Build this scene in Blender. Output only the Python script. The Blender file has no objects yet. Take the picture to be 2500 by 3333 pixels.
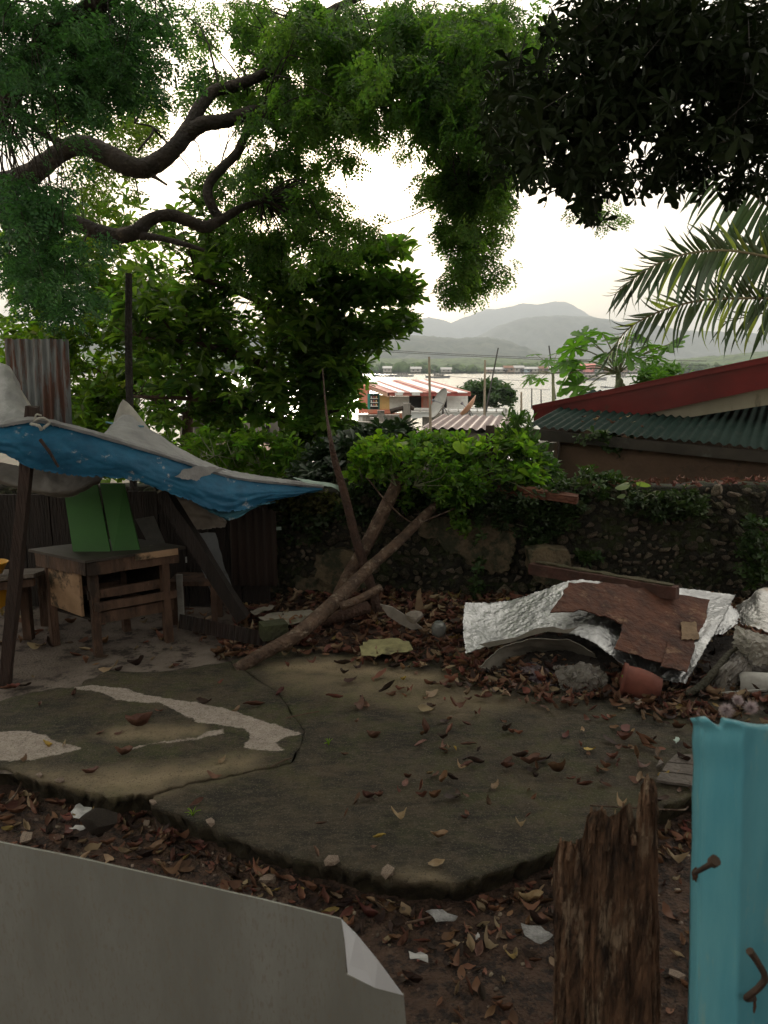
import bpy, math, random
import numpy as np
from mathutils import Vector, Matrix
random.seed(7)
RNG = np.random.default_rng(11)
PI = math.pi
S = bpy.context.scene
COL = S.collection

# ---------------------------------------------------------------- camera
CAMZ = 2.2
PITCH = math.radians(10.79)
cd = bpy.data.cameras.new('camera'); cam = bpy.data.objects.new('camera', cd); COL.objects.link(cam)
cam.location = (0, 0, CAMZ); cam.rotation_euler = (PI/2 - PITCH, 0, 0)
cd.sensor_fit = 'HORIZONTAL'; cd.sensor_width = 36; cd.lens = 36
cd.clip_start = 0.05; cd.clip_end = 30000
cd.dof.use_dof = True; cd.dof.focus_distance = 6.0; cd.dof.aperture_fstop = 13
S.camera = cam

# ---------------------------------------------------------------- world and sun (thin bright evening overcast, glow ahead)
SUN_EL, SUN_AZ = math.radians(11), math.radians(-6)      # azimuth from +Y towards +X
w = bpy.data.worlds.new('World'); S.world = w; w.use_nodes = True
nt = w.node_tree; nt.nodes.clear()
sky = nt.nodes.new('ShaderNodeTexSky'); sky.sky_type = 'NISHITA'; sky.sun_disc = False
sky.sun_elevation = SUN_EL; sky.sun_rotation = SUN_AZ; sky.air_density = 1.0; sky.dust_density = 4.0; sky.ozone_density = 0.6
tc = nt.nodes.new('ShaderNodeTexCoord')
mp = nt.nodes.new('ShaderNodeMapping'); mp.inputs['Scale'].default_value = (1, 1, 4.5)
nz = nt.nodes.new('ShaderNodeTexNoise'); nz.inputs['Scale'].default_value = 2.6; nz.inputs['Detail'].default_value = 6
rp = nt.nodes.new('ShaderNodeValToRGB'); rp.color_ramp.elements[0].position = .35; rp.color_ramp.elements[1].position = .7
rp.color_ramp.elements[0].color = (.55, .55, .55, 1); rp.color_ramp.elements[1].color = (.9, .9, .9, 1)
hs = nt.nodes.new('ShaderNodeHueSaturation'); hs.inputs['Saturation'].default_value = .75; hs.inputs['Value'].default_value = 1.0
mx = nt.nodes.new('ShaderNodeMix'); mx.data_type = 'RGBA'
SKY_CLOUD = (9.4, 8.6, 7.3, 1)
sx = nt.nodes.new('ShaderNodeSeparateXYZ'); hr = nt.nodes.new('ShaderNodeMapRange'); hr.interpolation_type = 'SMOOTHSTEP'; hr.inputs[1].default_value = .0; hr.inputs[2].default_value = .28
hc = nt.nodes.new('ShaderNodeMix'); hc.data_type = 'RGBA'; hc.inputs['A'].default_value = (6.1, 5.2, 3.5, 1); hc.inputs['B'].default_value = SKY_CLOUD
nt.links.new(tc.outputs['Generated'], sx.inputs[0]); nt.links.new(sx.outputs['Z'], hr.inputs[0]); nt.links.new(hr.outputs[0], hc.inputs['Factor']); nt.links.new(hc.outputs['Result'], mx.inputs['B'])
bg = nt.nodes.new('ShaderNodeBackground'); bg.inputs['Strength'].default_value = 0.10
wo = nt.nodes.new('ShaderNodeOutputWorld')
L = nt.links.new
L(tc.outputs['Generated'], mp.inputs['Vector']); L(mp.outputs[0], nz.inputs['Vector']); L(nz.outputs['Fac'], rp.inputs[0])
L(sky.outputs[0], hs.inputs['Color']); L(hs.outputs[0], mx.inputs['A']); L(rp.outputs[0], mx.inputs['Factor'])
L(mx.outputs['Result'], bg.inputs['Color']); L(bg.outputs[0], wo.inputs[0])
sd = bpy.data.lights.new('sun', 'SUN'); sun = bpy.data.objects.new('sun', sd); COL.objects.link(sun)
sd.energy = 1.0; sd.angle = math.radians(12); sd.color = (1, .9, .76)
sdir = Vector((math.sin(SUN_AZ)*math.cos(SUN_EL), math.cos(SUN_AZ)*math.cos(SUN_EL), math.sin(SUN_EL)))
sun.rotation_euler = sdir.to_track_quat('Z', 'Y').to_euler(); sun.location = (0, 0, 30)
S.view_settings.view_transform = 'Standard'; S.view_settings.look = 'None'
S.view_settings.exposure = 1.1; S.view_settings.gamma = 1; S.view_settings.use_curve_mapping = False
S.render.engine = 'CYCLES'
S.cycles.use_denoising = True
S.cycles.max_bounces = 7; S.cycles.diffuse_bounces = 5; S.cycles.glossy_bounces = 3; S.cycles.transmission_bounces = 4
S.cycles.volume_bounces = 0; S.cycles.transparent_max_bounces = 8; S.cycles.caustics_reflective = False; S.cycles.caustics_refractive = False

# ---------------------------------------------------------------- geometry helpers
CP, SP = math.cos(PITCH), math.sin(PITCH)
def ray(x, y):
    u = (x-1250)/2500; v = (1666.5-y)/2500
    return np.array((u, CP+v*SP, -SP+v*CP))
def P(x, y, Y):                     # the point of the place seen at photo pixel x, y, at distance Y
    d = ray(x, y); return d*(Y/d[1]) + (0, 0, CAMZ)
def G(x, y, z=0.0):                 # the same on a level at height z
    d = ray(x, y); return d*((z-CAMZ)/d[2]) + (0, 0, CAMZ)
def onplane(x, y, p0, n):
    d = ray(x, y); c = np.array((0, 0, CAMZ)); n = np.asarray(n, float)
    return c + d*(np.dot(np.asarray(p0)-c, n)/np.dot(d, n))
def plane3(a, b, c):
    n = np.cross(np.asarray(b)-a, np.asarray(c)-a); return np.asarray(a), n/np.linalg.norm(n)
def _h(ix, iy, s):
    n = (ix.astype(np.int64)*374761393 + iy.astype(np.int64)*668265263 + s*1442695041) & 0x7fffffff
    n = ((n ^ (n >> 13))*1274126177) & 0x7fffffff
    return ((n ^ (n >> 16)) & 0xffff)/65535.0
def vnoise(x, y, s=0):
    x = np.asarray(x, float); y = np.asarray(y, float)
    ix = np.floor(x); iy = np.floor(y); fx = x-ix; fy = y-iy
    fx = fx*fx*(3-2*fx); fy = fy*fy*(3-2*fy)
    a = _h(ix, iy, s); b = _h(ix+1, iy, s); c = _h(ix, iy+1, s); d = _h(ix+1, iy+1, s)
    return (a*(1-fx)+b*fx)*(1-fy) + (c*(1-fx)+d*fx)*fy
def fbm(x, y, s=0, o=4):
    r = 0; a = .5; t = 0
    for k in range(o):
        r = r + a*vnoise(np.asarray(x)*2**k + 17*k, np.asarray(y)*2**k - 9*k, s+k); t += a; a *= .5
    return r/t
def inpoly(px, py, poly):
    px = np.asarray(px); py = np.asarray(py); r = np.zeros(px.shape, bool); n = len(poly)
    for i in range(n):
        x1, y1 = poly[i][:2]; x2, y2 = poly[(i+1) % n][:2]
        if y1 == y2: continue
        r ^= ((y1 > py) != (y2 > py)) & (px < (x2-x1)*(py-y1)/(y2-y1)+x1)
    return r
def polydist(px, py, poly, closed=True):
    px = np.asarray(px); py = np.asarray(py); best = np.full(px.shape, 1e9); bx = px*0.; by = py*0.
    n = len(poly)
    for i in range(n if closed else n-1):
        x1, y1 = poly[i][:2]; x2, y2 = poly[(i+1) % n][:2]
        dx, dy = x2-x1, y2-y1
        t = np.clip(((px-x1)*dx+(py-y1)*dy)/(dx*dx+dy*dy+1e-12), 0, 1)
        qx = x1+t*dx; qy = y1+t*dy; d = np.hypot(px-qx, py-qy); m = d < best
        best = np.where(m, d, best); bx = np.where(m, qx, bx); by = np.where(m, qy, by)
    return best, bx, by

def tag(o, label=None, cat=None, group=None, kind=None):
    if label: o['label'] = label
    if cat: o['category'] = cat
    if group: o['group'] = group
    if kind: o['kind'] = kind
    return o
def thing(name, label, cat, loc=(0, 0, 0), group=None):
    o = bpy.data.objects.new(name, None); COL.objects.link(o); o.location = [float(a) for a in loc]
    o.empty_display_size = .1
    return tag(o, label, cat, group)
def link(name, me, mat=None, parent=None, recentre=True):
    if mat is not None and not me.materials: me.materials.append(mat)
    o = bpy.data.objects.new(name, me); COL.objects.link(o)
    if parent is not None:
        o.parent = parent
        if parent.type == 'EMPTY': o.matrix_parent_inverse = Matrix.Translation(-Vector(parent.location))
    elif recentre and len(me.vertices):
        n = len(me.vertices); co = np.empty(n*3, np.float32); me.vertices.foreach_get('co', co); co = co.reshape(-1, 3)
        c = np.array((co[:, 0].mean(), co[:, 1].mean(), co[:, 2].min()), np.float32)
        me.vertices.foreach_set('co', (co-c).ravel()); o.location = [float(a) for a in c]; me.update()
    return o
def mesh(V, F, smooth=False):
    me = bpy.data.meshes.new('m'); me.from_pydata([tuple(map(float, v)) for v in V], [], [tuple(int(i) for i in f) for f in F])
    if smooth: me.polygons.foreach_set('use_smooth', [True]*len(me.polygons))
    me.update(); return me
def mk(name, VF, mat, parent=None, smooth=False):
    return link(name, VF if isinstance(VF, bpy.types.Mesh) else mesh(VF[0], VF[1], smooth), mat, parent)
def bulk(V, F, smooth=False):       # numpy arrays, all faces with the same number of corners
    me = bpy.data.meshes.new('m'); V = np.asarray(V, np.float32); F = np.asarray(F, np.int32); k = F.shape[1]
    me.vertices.add(len(V)); me.vertices.foreach_set('co', V.ravel())
    me.loops.add(F.size); me.loops.foreach_set('vertex_index', F.ravel())
    me.polygons.add(len(F)); me.polygons.foreach_set('loop_start', np.arange(0, F.size, k, dtype=np.int32))
    if smooth: me.polygons.foreach_set('use_smooth', np.ones(len(F), bool))
    me.update(calc_edges=True); return me
def join(*parts):
    V = []; F = []
    for v, f in parts:
        n = len(V); V += [tuple(a) for a in v]; F += [tuple(i+n for i in g) for g in f]
    return V, F
HF = [(0, 1, 2, 3), (7, 6, 5, 4), (0, 4, 5, 1), (1, 5, 6, 2), (2, 6, 7, 3), (3, 7, 4, 0)]
def slab8(q, off):                  # quad q thickened by vector off
    q = [np.asarray(a, float) for a in q]; off = np.asarray(off, float)
    return [a for a in q]+[a+off for a in q], HF
def box(c, s, rz=0):
    c = np.asarray(c, float); x, y, z = [a/2 for a in s]; ca, sa = math.cos(rz), math.sin(rz)
    V = [(a*x, b*y, d*z) for d in (1, -1) for a, b in ((-1, -1), (1, -1), (1, 1), (-1, 1))]
    return [(c[0]+a*ca-b*sa, c[1]+a*sa+b*ca, c[2]+d) for a, b, d in V], HF
def beam(a, b, w, h, up=(0, 0, 1), nseg=1, rough=0):
    a = np.asarray(a, float); b = np.asarray(b, float); d = b-a; d /= np.linalg.norm(d); up = np.asarray(up, float)
    if abs(np.dot(d, up)) > .99: up = np.array((0, 1., 0))
    s = np.cross(d, up); s /= np.linalg.norm(s); u = np.cross(s, d); V = []; F = []
    for i in range(nseg+1):
        p = a+(b-a)*i/nseg
        for k, (e, f) in enumerate(((-1, -1), (1, -1), (1, 1), (-1, 1))):
            j = (RNG.random(3)-.5)*rough if rough else 0
            V.append(p+s*e*w/2+u*f*h/2+j)
    for i in range(nseg):
        for k in range(4):
            k2 = (k+1) % 4; F.append((i*4+k, i*4+k2, i*4+4+k2, i*4+4+k))
    F.append((3, 2, 1, 0)); F.append(tuple(nseg*4+k for k in range(4)))
    return V, F
def smoothpath(pts, n=6):
    pts = [np.asarray(p, float) for p in pts]; p = [2*pts[0]-pts[1]]+pts+[2*pts[-1]-pts[-2]]; o = []
    for i in range(1, len(p)-2):
        for k in range(n):
            t = k/n; o.append(.5*((2*p[i])+(-p[i-1]+p[i+1])*t+(2*p[i-1]-5*p[i]+4*p[i+1]-p[i+2])*t*t+(-p[i-1]+3*p[i]-3*p[i+1]+p[i+2])*t**3))
    o.append(pts[-1]); return o
def tube(pts, rad, n=8, rough=0, cap=True, seg=6):
    pr = smoothpath([np.append(np.asarray(p, float), r) for p, r in zip(pts, rad)], seg) if seg > 1 else [np.append(p, r) for p, r in zip(pts, rad)]
    pr = np.array(pr); p = pr[:, :3]; r = pr[:, 3]; V = []; F = []; m = len(p)
    s = None
    for i in range(m):
        d = p[min(i+1, m-1)]-p[max(i-1, 0)]; d = d/(np.linalg.norm(d)+1e-9)
        if s is None: s = np.cross(d, (0, 0, 1) if abs(d[2]) < .9 else (0, 1, 0))
        s = s-d*np.dot(s, d); s /= np.linalg.norm(s); u = np.cross(d, s)
        for k in range(n):
            a = 2*PI*k/n; q = r[i]*(1+(random.random()-.5)*rough)
            V.append(p[i]+(s*math.cos(a)+u*math.sin(a))*q)
    for i in range(m-1):
        for k in range(n):
            k2 = (k+1) % n; F.append((i*n+k, i*n+k2, i*n+n+k2, i*n+n+k))
    if cap: F.append(tuple(range(n-1, -1, -1))); F.append(tuple((m-1)*n+k for k in range(n)))
    return V, F
def lathe(prof, n=20, M=None):
    V = [(r*math.cos(2*PI*k/n), r*math.sin(2*PI*k/n), z) for r, z in prof for k in range(n)]
    F = [(i*n+k, i*n+(k+1) % n, i*n+n+(k+1) % n, i*n+n+k) for i in range(len(prof)-1) for k in range(n)]
    if M is not None: V = [tuple(M @ Vector(v)) for v in V]
    return V, F
def cr(a, n):                       # catmull-rom resample of the first axis to n samples
    a = np.asarray(a, float); m = len(a); t = np.linspace(0, m-1, n); i = np.clip(t.astype(int), 0, m-2); f = (t-i).reshape((-1,)+(1,)*(a.ndim-1))
    e = np.concatenate([[2*a[0]-a[1]], a, [2*a[-1]-a[-2]]]); p0, p1, p2, p3 = e[i], e[i+1], e[i+2], e[i+3]
    return .5*(2*p1+(-p0+p2)*f+(2*p0-5*p1+4*p2-p3)*f**2+(-p0+3*p1-3*p2+p3)*f**3)
def cloth(ctrl, nu, nv, amp=0, freq=8, thick=.003, seed=3, edge=0, crump=0):
    g = np.array([[c if len(c) == 3 and not isinstance(c, tuple) else P(*c) for c in row] for row in ctrl])
    g = cr(g, nu).transpose(1, 0, 2); g = cr(g, nv).transpose(1, 0, 2)
    du = np.gradient(g, axis=0); dv = np.gradient(g, axis=1); n = np.cross(du, dv); n /= np.linalg.norm(n, axis=2, keepdims=True)+1e-9
    a, b = np.meshgrid(np.linspace(0, 1, nu)*len(ctrl), np.linspace(0, 1, nv)*len(ctrl[0]), indexing='ij')
    if amp: g = g+n*((fbm(a*freq/2, b*freq/2, seed)-.5)*2*amp)[..., None] + n*((fbm(a*freq*3, b*freq*3, seed+5)-.5)*.35*amp)[..., None]
    if crump: g = crumple(g, n, crump, freq, seed)
    if edge:
        for sl, dd in ((np.s_[0, :], du[0]), (np.s_[-1, :], -du[-1]), (np.s_[:, 0], dv[:, 0]), (np.s_[:, -1], -dv[:, -1])):
            k = len(g[sl]); g[sl] += dd/np.linalg.norm(dd, axis=-1, keepdims=True)*(RNG.random(k)**3*edge)[:, None]
    V = g.reshape(-1, 3); n = n.reshape(-1, 3); W = np.concatenate([V, V+n*thick])
    I = np.arange(nu*nv).reshape(nu, nv); A = np.stack([I[:-1, :-1], I[1:, :-1], I[1:, 1:], I[:-1, 1:]], -1).reshape(-1, 4)
    B = A[:, ::-1]+nu*nv; N = nu*nv; E = []
    for e in (I[0, ::-1], I[-1], I[:, 0], I[::-1, -1]):
        E.append(np.stack([e[:-1], e[1:], e[1:]+N, e[:-1]+N], -1))
    return bulk(W, np.concatenate([A, B]+E), True)
def corrugated(o, u, v, wu, lv, per=.075, amp=.009, thick=.0008, rag=0, nv=2):
    o = np.asarray(o, float); u = np.asarray(u, float); u = u/np.linalg.norm(u); v = np.asarray(v, float); v = v/np.linalg.norm(v); n = np.cross(u, v); n /= np.linalg.norm(n)
    nu = max(8, int(wu/per*8)); V = []; F = []
    for i in range(nu+1):
        s = wu*i/nu; h = amp*math.sin(2*PI*s/per); top = random.random()*rag
        for j in range(nv+1): V.append(o+u*s+v*(lv*j/nv-(top if j == nv else 0))+n*h)
    for i in range(nu):
        for j in range(nv): a = i*(nv+1)+j; F.append((a, a+nv+1, a+nv+2, a+1))
    return V, F
def crumple(g, n, amp, freq, seed):
    a, b = np.meshgrid(np.linspace(0, 1, g.shape[0]), np.linspace(0, 1, g.shape[1]), indexing='ij'); d = 0
    for k in range(3):
        f = freq*1.7**k; d = d+(abs(fbm(a*f, b*f*1.3, seed+k, 2)-.5)*2)**.8*amp/1.5**k
    return g+n*(d-amp*.6)[..., None]
def polyplate(pts, n, t):           # thick flat polygon: pts 3D, thickened by n*t
    k = len(pts); n = np.asarray(n, float)*t; V = [np.asarray(p) for p in pts]+[np.asarray(p)+n for p in pts]
    return V, [tuple(range(k)), tuple(range(2*k-1, k-1, -1))]+[(i, i+k, (i+1) % k+k, (i+1) % k) for i in range(k)]
def ragpoly(px, n=6, j=4, seed=0):  # subdivide a pixel polygon with ragged edges
    r = random.Random(seed); o = []
    for i in range(len(px)):
        a, b = px[i], px[(i+1) % len(px)]; o.append(a)
        for k in range(1, n): t = k/n; o.append((a[0]+(b[0]-a[0])*t+r.uniform(-j, j), a[1]+(b[1]-a[1])*t+r.uniform(-j, j)))
    return o
def rock(seed, n=2, ncut=9):
    import bmesh
    bm = bmesh.new(); bmesh.ops.create_icosphere(bm, subdivisions=n, radius=1); r = random.Random(seed)
    cuts = [(Vector((r.gauss(0, 1), r.gauss(0, 1), r.gauss(0, 1))).normalized(), r.uniform(.42, .8)) for _ in range(ncut)]
    for v in bm.verts:
        for c, d in cuts:
            e = v.co.dot(c)-d
            if e > 0: v.co -= c*e
        v.co *= 1+r.uniform(-.06, .06)
    me = bpy.data.meshes.new('rock'); bm.to_mesh(me); bm.free(); return me

# ---------------------------------------------------------------- materials (procedural)
MATS = {}
def M(name, c1, c2=None, scale=8, rough=.8, bump=.2, bscale=None, metal=0, spec=.4, stretch=(1, 1, 1), c3=None, c3pos=.62, c3scale=3, rand=0, detail=6, trans=0, alpha=1, coords='Object', isl=0, rough2=None):
    if name in MATS: return MATS[name]
    m = bpy.data.materials.new(name); m.use_nodes = True; nt = m.node_tree; N = nt.nodes; Lk = nt.links.new
    b = N['Principled BSDF']; c2 = c2 or tuple(a*.6 for a in c1)
    tc = N.new('ShaderNodeTexCoord'); mp = N.new('ShaderNodeMapping'); mp.inputs['Scale'].default_value = stretch
    Lk(tc.outputs[coords], mp.inputs[0])
    if rand:
        oi = N.new('ShaderNodeObjectInfo'); Lk(oi.outputs['Location'], mp.inputs['Location'])
    n1 = N.new('ShaderNodeTexNoise'); n1.inputs['Scale'].default_value = scale; n1.inputs['Detail'].default_value = detail; n1.inputs['Roughness'].default_value = .65
    Lk(mp.outputs[0], n1.inputs['Vector'])
    r1 = N.new('ShaderNodeMapRange'); r1.inputs[1].default_value = .36; r1.inputs[2].default_value = .64; Lk(n1.outputs['Fac'], r1.inputs[0])
    mix = N.new('ShaderNodeMix'); mix.data_type = 'RGBA'; mix.inputs['A'].default_value = (*c1, 1); mix.inputs['B'].default_value = (*c2, 1)
    Lk(r1.outputs[0], mix.inputs['Factor']); out = mix.outputs['Result']
    if c3:
        n3 = N.new('ShaderNodeTexNoise'); n3.inputs['Scale'].default_value = c3scale; n3.inputs['Detail'].default_value = 8; n3.inputs['Roughness'].default_value = .7
        Lk(mp.outputs[0], n3.inputs['Vector']); r3 = N.new('ShaderNodeMapRange'); r3.inputs[1].default_value = c3pos-.05; r3.inputs[2].default_value = c3pos+.04
        Lk(n3.outputs['Fac'], r3.inputs[0]); m3 = N.new('ShaderNodeMix'); m3.data_type = 'RGBA'; Lk(r3.outputs[0], m3.inputs['Factor'])
        Lk(out, m3.inputs['A']); m3.inputs['B'].default_value = (*c3, 1); out = m3.outputs['Result']
    if rand or isl:
        h = N.new('ShaderNodeHueSaturation'); src = N.new('ShaderNodeObjectInfo').outputs['Random'] if rand else N.new('ShaderNodeNewGeometry').outputs['Random Per Island']
        am = rand or isl
        mr = N.new('ShaderNodeMapRange'); mr.inputs[3].default_value = 1-am; mr.inputs[4].default_value = 1+am; Lk(src, mr.inputs[0]); Lk(mr.outputs[0], h.inputs['Value'])
        mh = N.new('ShaderNodeMapRange'); mh.inputs[3].default_value = .5-am*.05; mh.inputs[4].default_value = .5+am*.05
        ml = N.new('ShaderNodeMath'); ml.operation = 'MULTIPLY'; ml.inputs[1].default_value = 7.31; fr = N.new('ShaderNodeMath'); fr.operation = 'FRACT'
        Lk(src, ml.inputs[0]); Lk(ml.outputs[0], fr.inputs[0]); Lk(fr.outputs[0], mh.inputs[0]); Lk(mh.outputs[0], h.inputs['Hue'])
        Lk(out, h.inputs['Color']); out = h.outputs['Color']
    Lk(out, b.inputs['Base Color']); b.inputs['Roughness'].default_value = rough; b.inputs['Metallic'].default_value = metal
    b.inputs['Specular IOR Level'].default_value = spec
    if rough2 is not None:
        rr = N.new('ShaderNodeMapRange'); rr.inputs[3].default_value = rough; rr.inputs[4].default_value = rough2; Lk(r1.outputs[0], rr.inputs[0]); Lk(rr.outputs[0], b.inputs['Roughness'])
    if bump:
        nb = N.new('ShaderNodeTexNoise'); nb.inputs['Scale'].default_value = bscale or scale*4; nb.inputs['Detail'].default_value = 6; Lk(mp.outputs[0], nb.inputs['Vector'])
        bp = N.new('ShaderNodeBump'); bp.inputs['Strength'].default_value = min(1, bump*2); bp.inputs['Distance'].default_value = .02*bump*2
        Lk(nb.outputs['Fac'], bp.inputs['Height']); Lk(bp.outputs[0], b.inputs['Normal'])
    if alpha < 1: b.inputs['Alpha'].default_value = alpha
    if trans:
        t = N.new('ShaderNodeBsdfTranslucent'); g = N.new('ShaderNodeMixRGB'); g.blend_type = 'MULTIPLY'; g.inputs[0].default_value = 1
        Lk(out, g.inputs[1]); g.inputs[2].default_value = (1.5, 1.7, .6, 1) if trans > 0 else (1.2, 1.2, 1.2, 1); Lk(g.outputs[0], t.inputs[0])
        s = N.new('ShaderNodeMixShader'); s.inputs[0].default_value = abs(trans); Lk(b.outputs[0], s.inputs[1]); Lk(t.outputs[0], s.inputs[2])
        Lk(s.outputs[0], N['Material Output'].inputs[0])
    MATS[name] = m; return m

# ---------------------------------------------------------------- haze over the bay
hz = mk('haze', box((0, 3200, 225), (9000, 7600, 470)), None, None); hz['kind'] = 'stuff'
hm = bpy.data.materials.new('haze'); hm.use_nodes = True; hm.node_tree.nodes.clear()
pv = hm.node_tree.nodes.new('ShaderNodeVolumePrincipled'); pv.inputs['Color'].default_value = (.80, .89, 1, 1); pv.inputs['Density'].default_value = 0.00028
pv.inputs['Anisotropy'].default_value = .25
mo = hm.node_tree.nodes.new('ShaderNodeOutputMaterial'); hm.node_tree.links.new(pv.outputs[0], mo.inputs['Volume'])
hz.data.materials.append(hm); hz.display_type = 'WIRE'
# ================================================================ the sea, the far shore and the mountains
SEA = -3.0
m = bpy.data.materials.new('sea_water'); m.use_nodes = True; N = m.node_tree.nodes; b = N['Principled BSDF']
b.inputs['Base Color'].default_value = (.16, .19, .19, 1); b.inputs['Roughness'].default_value = .16; b.inputs['IOR'].default_value = 1.33; b.inputs['Specular IOR Level'].default_value = .9
tcn = N.new('ShaderNodeTexCoord'); mpn = N.new('ShaderNodeMapping'); mpn.inputs['Scale'].default_value = (.35, 1.1, 1)
nn = N.new('ShaderNodeTexNoise'); nn.inputs['Scale'].default_value = .9; nn.inputs['Detail'].default_value = 5
bp = N.new('ShaderNodeBump'); bp.inputs['Strength'].default_value = .6; bp.inputs['Distance'].default_value = .35
for a, c in ((tcn.outputs['Object'], mpn.inputs[0]), (mpn.outputs[0], nn.inputs[0]), (nn.outputs['Fac'], bp.inputs['Height']), (bp.outputs[0], b.inputs['Normal'])): m.node_tree.links.new(a, c)
mk('sea', ([(-4000, 30, SEA), (4000, 30, SEA), (4000, 6900, SEA), (-4000, 6900, SEA)], [(0, 1, 2, 3)]), m)['kind'] = 'structure'

def ridge(name, prof, D, depth, mat, seed, rough=.12, nx=420, ny=44):
    xs = np.array([p[0] for p in prof], float); hs = np.array([P(p[0], p[1], D)[2]-SEA for p in prof])
    X = np.linspace((xs[0]-1250)/2500*D, (xs[-1]-1250)/2500*D, nx); H = np.interp(X*2500/D+1250, xs, hs)
    t = np.linspace(-1, 1, ny)
    XX, T = np.meshgrid(X, t, indexing='ij'); prof_t = np.where(T < 0, (np.cos(T*PI)+1)/2, (np.cos(T*PI)+1)/2)**.8
    f = D/2500*14
    nzz = fbm(XX/f/2.5+seed, T*depth/f/2.5, seed, 5)-.5; fine = vnoise(XX/(D*.0016), T*depth/(D*.0016), seed+3)-.5
    rid = abs(fbm(XX/f/1.6+3, T*depth/f/6, seed+7, 4)-.5)*2
    Z = SEA-2 + H[:, None]*prof_t + (H[:, None]*rough*1.6*nzz*(1-prof_t**6) + D*.0028*fine*np.clip(prof_t*3, 0, 1))+H[:, None]*rough*.25*nzz-H[:, None]*.5*rid*prof_t*(1-prof_t)*3*.8
    V = np.stack([XX, D+T*depth, Z], -1).reshape(-1, 3); I = np.arange(nx*ny).reshape(nx, ny)
    F = np.stack([I[:-1, :-1], I[1:, :-1], I[1:, 1:], I[:-1, 1:]], -1).reshape(-1, 4)
    o = link(name, bulk(V, F, True), mat); o['kind'] = 'structure'; return o
hillm = M('forest_hill', (.025, .04, .028), (.085, .10, .065), scale=.02, rough=1, bump=0, detail=9, c3=(.02, .04, .015), c3scale=.05, c3pos=.55)
hillm2 = M('near_forest_hill', (.05, .10, .03), (.12, .17, .06), scale=.06, rough=1, bump=0, detail=9, c3=(.025, .05, .015), c3scale=.12, c3pos=.52)
ridge('mountain', [(-1800, 1150), (-600, 1090), (200, 1110), (900, 1105), (1100, 1080), (1286, 1077), (1340, 1045), (1387, 1034), (1430, 1040), (1459, 1052), (1500, 1035), (1556, 1011), (1620, 1003), (1691, 988), (1740, 992), (1792, 980), (1830, 990), (1880, 1024), (1960, 1050), (2200, 1085), (2700, 1090), (3400, 1130), (4300, 1170)], 5200, 1300, hillm, 1, .10)
ridge('mountain', [(-1800, 1120), (0, 1120), (800, 1130), (1250, 1135), (1480, 1115), (1551, 1093), (1606, 1060), (1691, 1034), (1750, 1028), (1885, 1028), (1978, 1047), (2045, 1047), (2155, 1076), (2350, 1082), (2500, 1090), (2900, 1080), (3600, 1120), (4300, 1160)], 3200, 900, hillm, 5, .12)
ridge('hills', [(-1800, 1110), (-200, 1100), (700, 1080), (1100, 1095), (1269, 1089), (1395, 1093), (1470, 1100), (1560, 1095), (1620, 1104), (1733, 1150), (1900, 1168), (2300, 1165), (2700, 1130), (3400, 1140), (4300, 1150)], 1900, 560, hillm, 9, .10)
ridge('shore_hills', [(-1800, 1150), (0, 1140), (700, 1150), (1180, 1160), (1400, 1162), (1600, 1158), (1750, 1166), (1950, 1172), (2150, 1170), (2290, 1155), (2500, 1135), (2900, 1110), (3400, 1120), (4200, 1140)], 800, 240, hillm2, 13, .16, nx=420)
# trees along the far waterline, one joined mass
def blobmesh(cs, rs, seed, sub=2):
    base = rock(seed, sub); n = len(base.vertices); co = np.empty(n*3); base.vertices.foreach_get('co', co); co = co.reshape(-1, 3)
    fc = np.array([tuple(p.vertices) for p in base.polygons]); V = []; F = []
    for i, (c, r) in enumerate(zip(cs, rs)):
        a = RNG.random()*6.3; R = np.array([[math.cos(a), -math.sin(a), 0], [math.sin(a), math.cos(a), 0], [0, 0, 1]])
        V.append((co*(1+(RNG.random((n, 1))-.5)*.3))@R.T*r+c); F.append(fc+i*n)
    return bulk(np.concatenate(V), np.concatenate(F), True)
cs, rs = [], []
for i in range(900):
    x = RNG.uniform(-330, 420); y = 528+RNG.random()**2*60; r = RNG.uniform(2.2, 5.5)
    cs.append((x, y, SEA+r*.55)); rs.append(np.array((r*1.2, r*1.2, r*RNG.uniform(.7, 1.15))))
tag(link('shore_woods', blobmesh(cs, rs, 4), hillm2), None, None, None, 'stuff')
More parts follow.
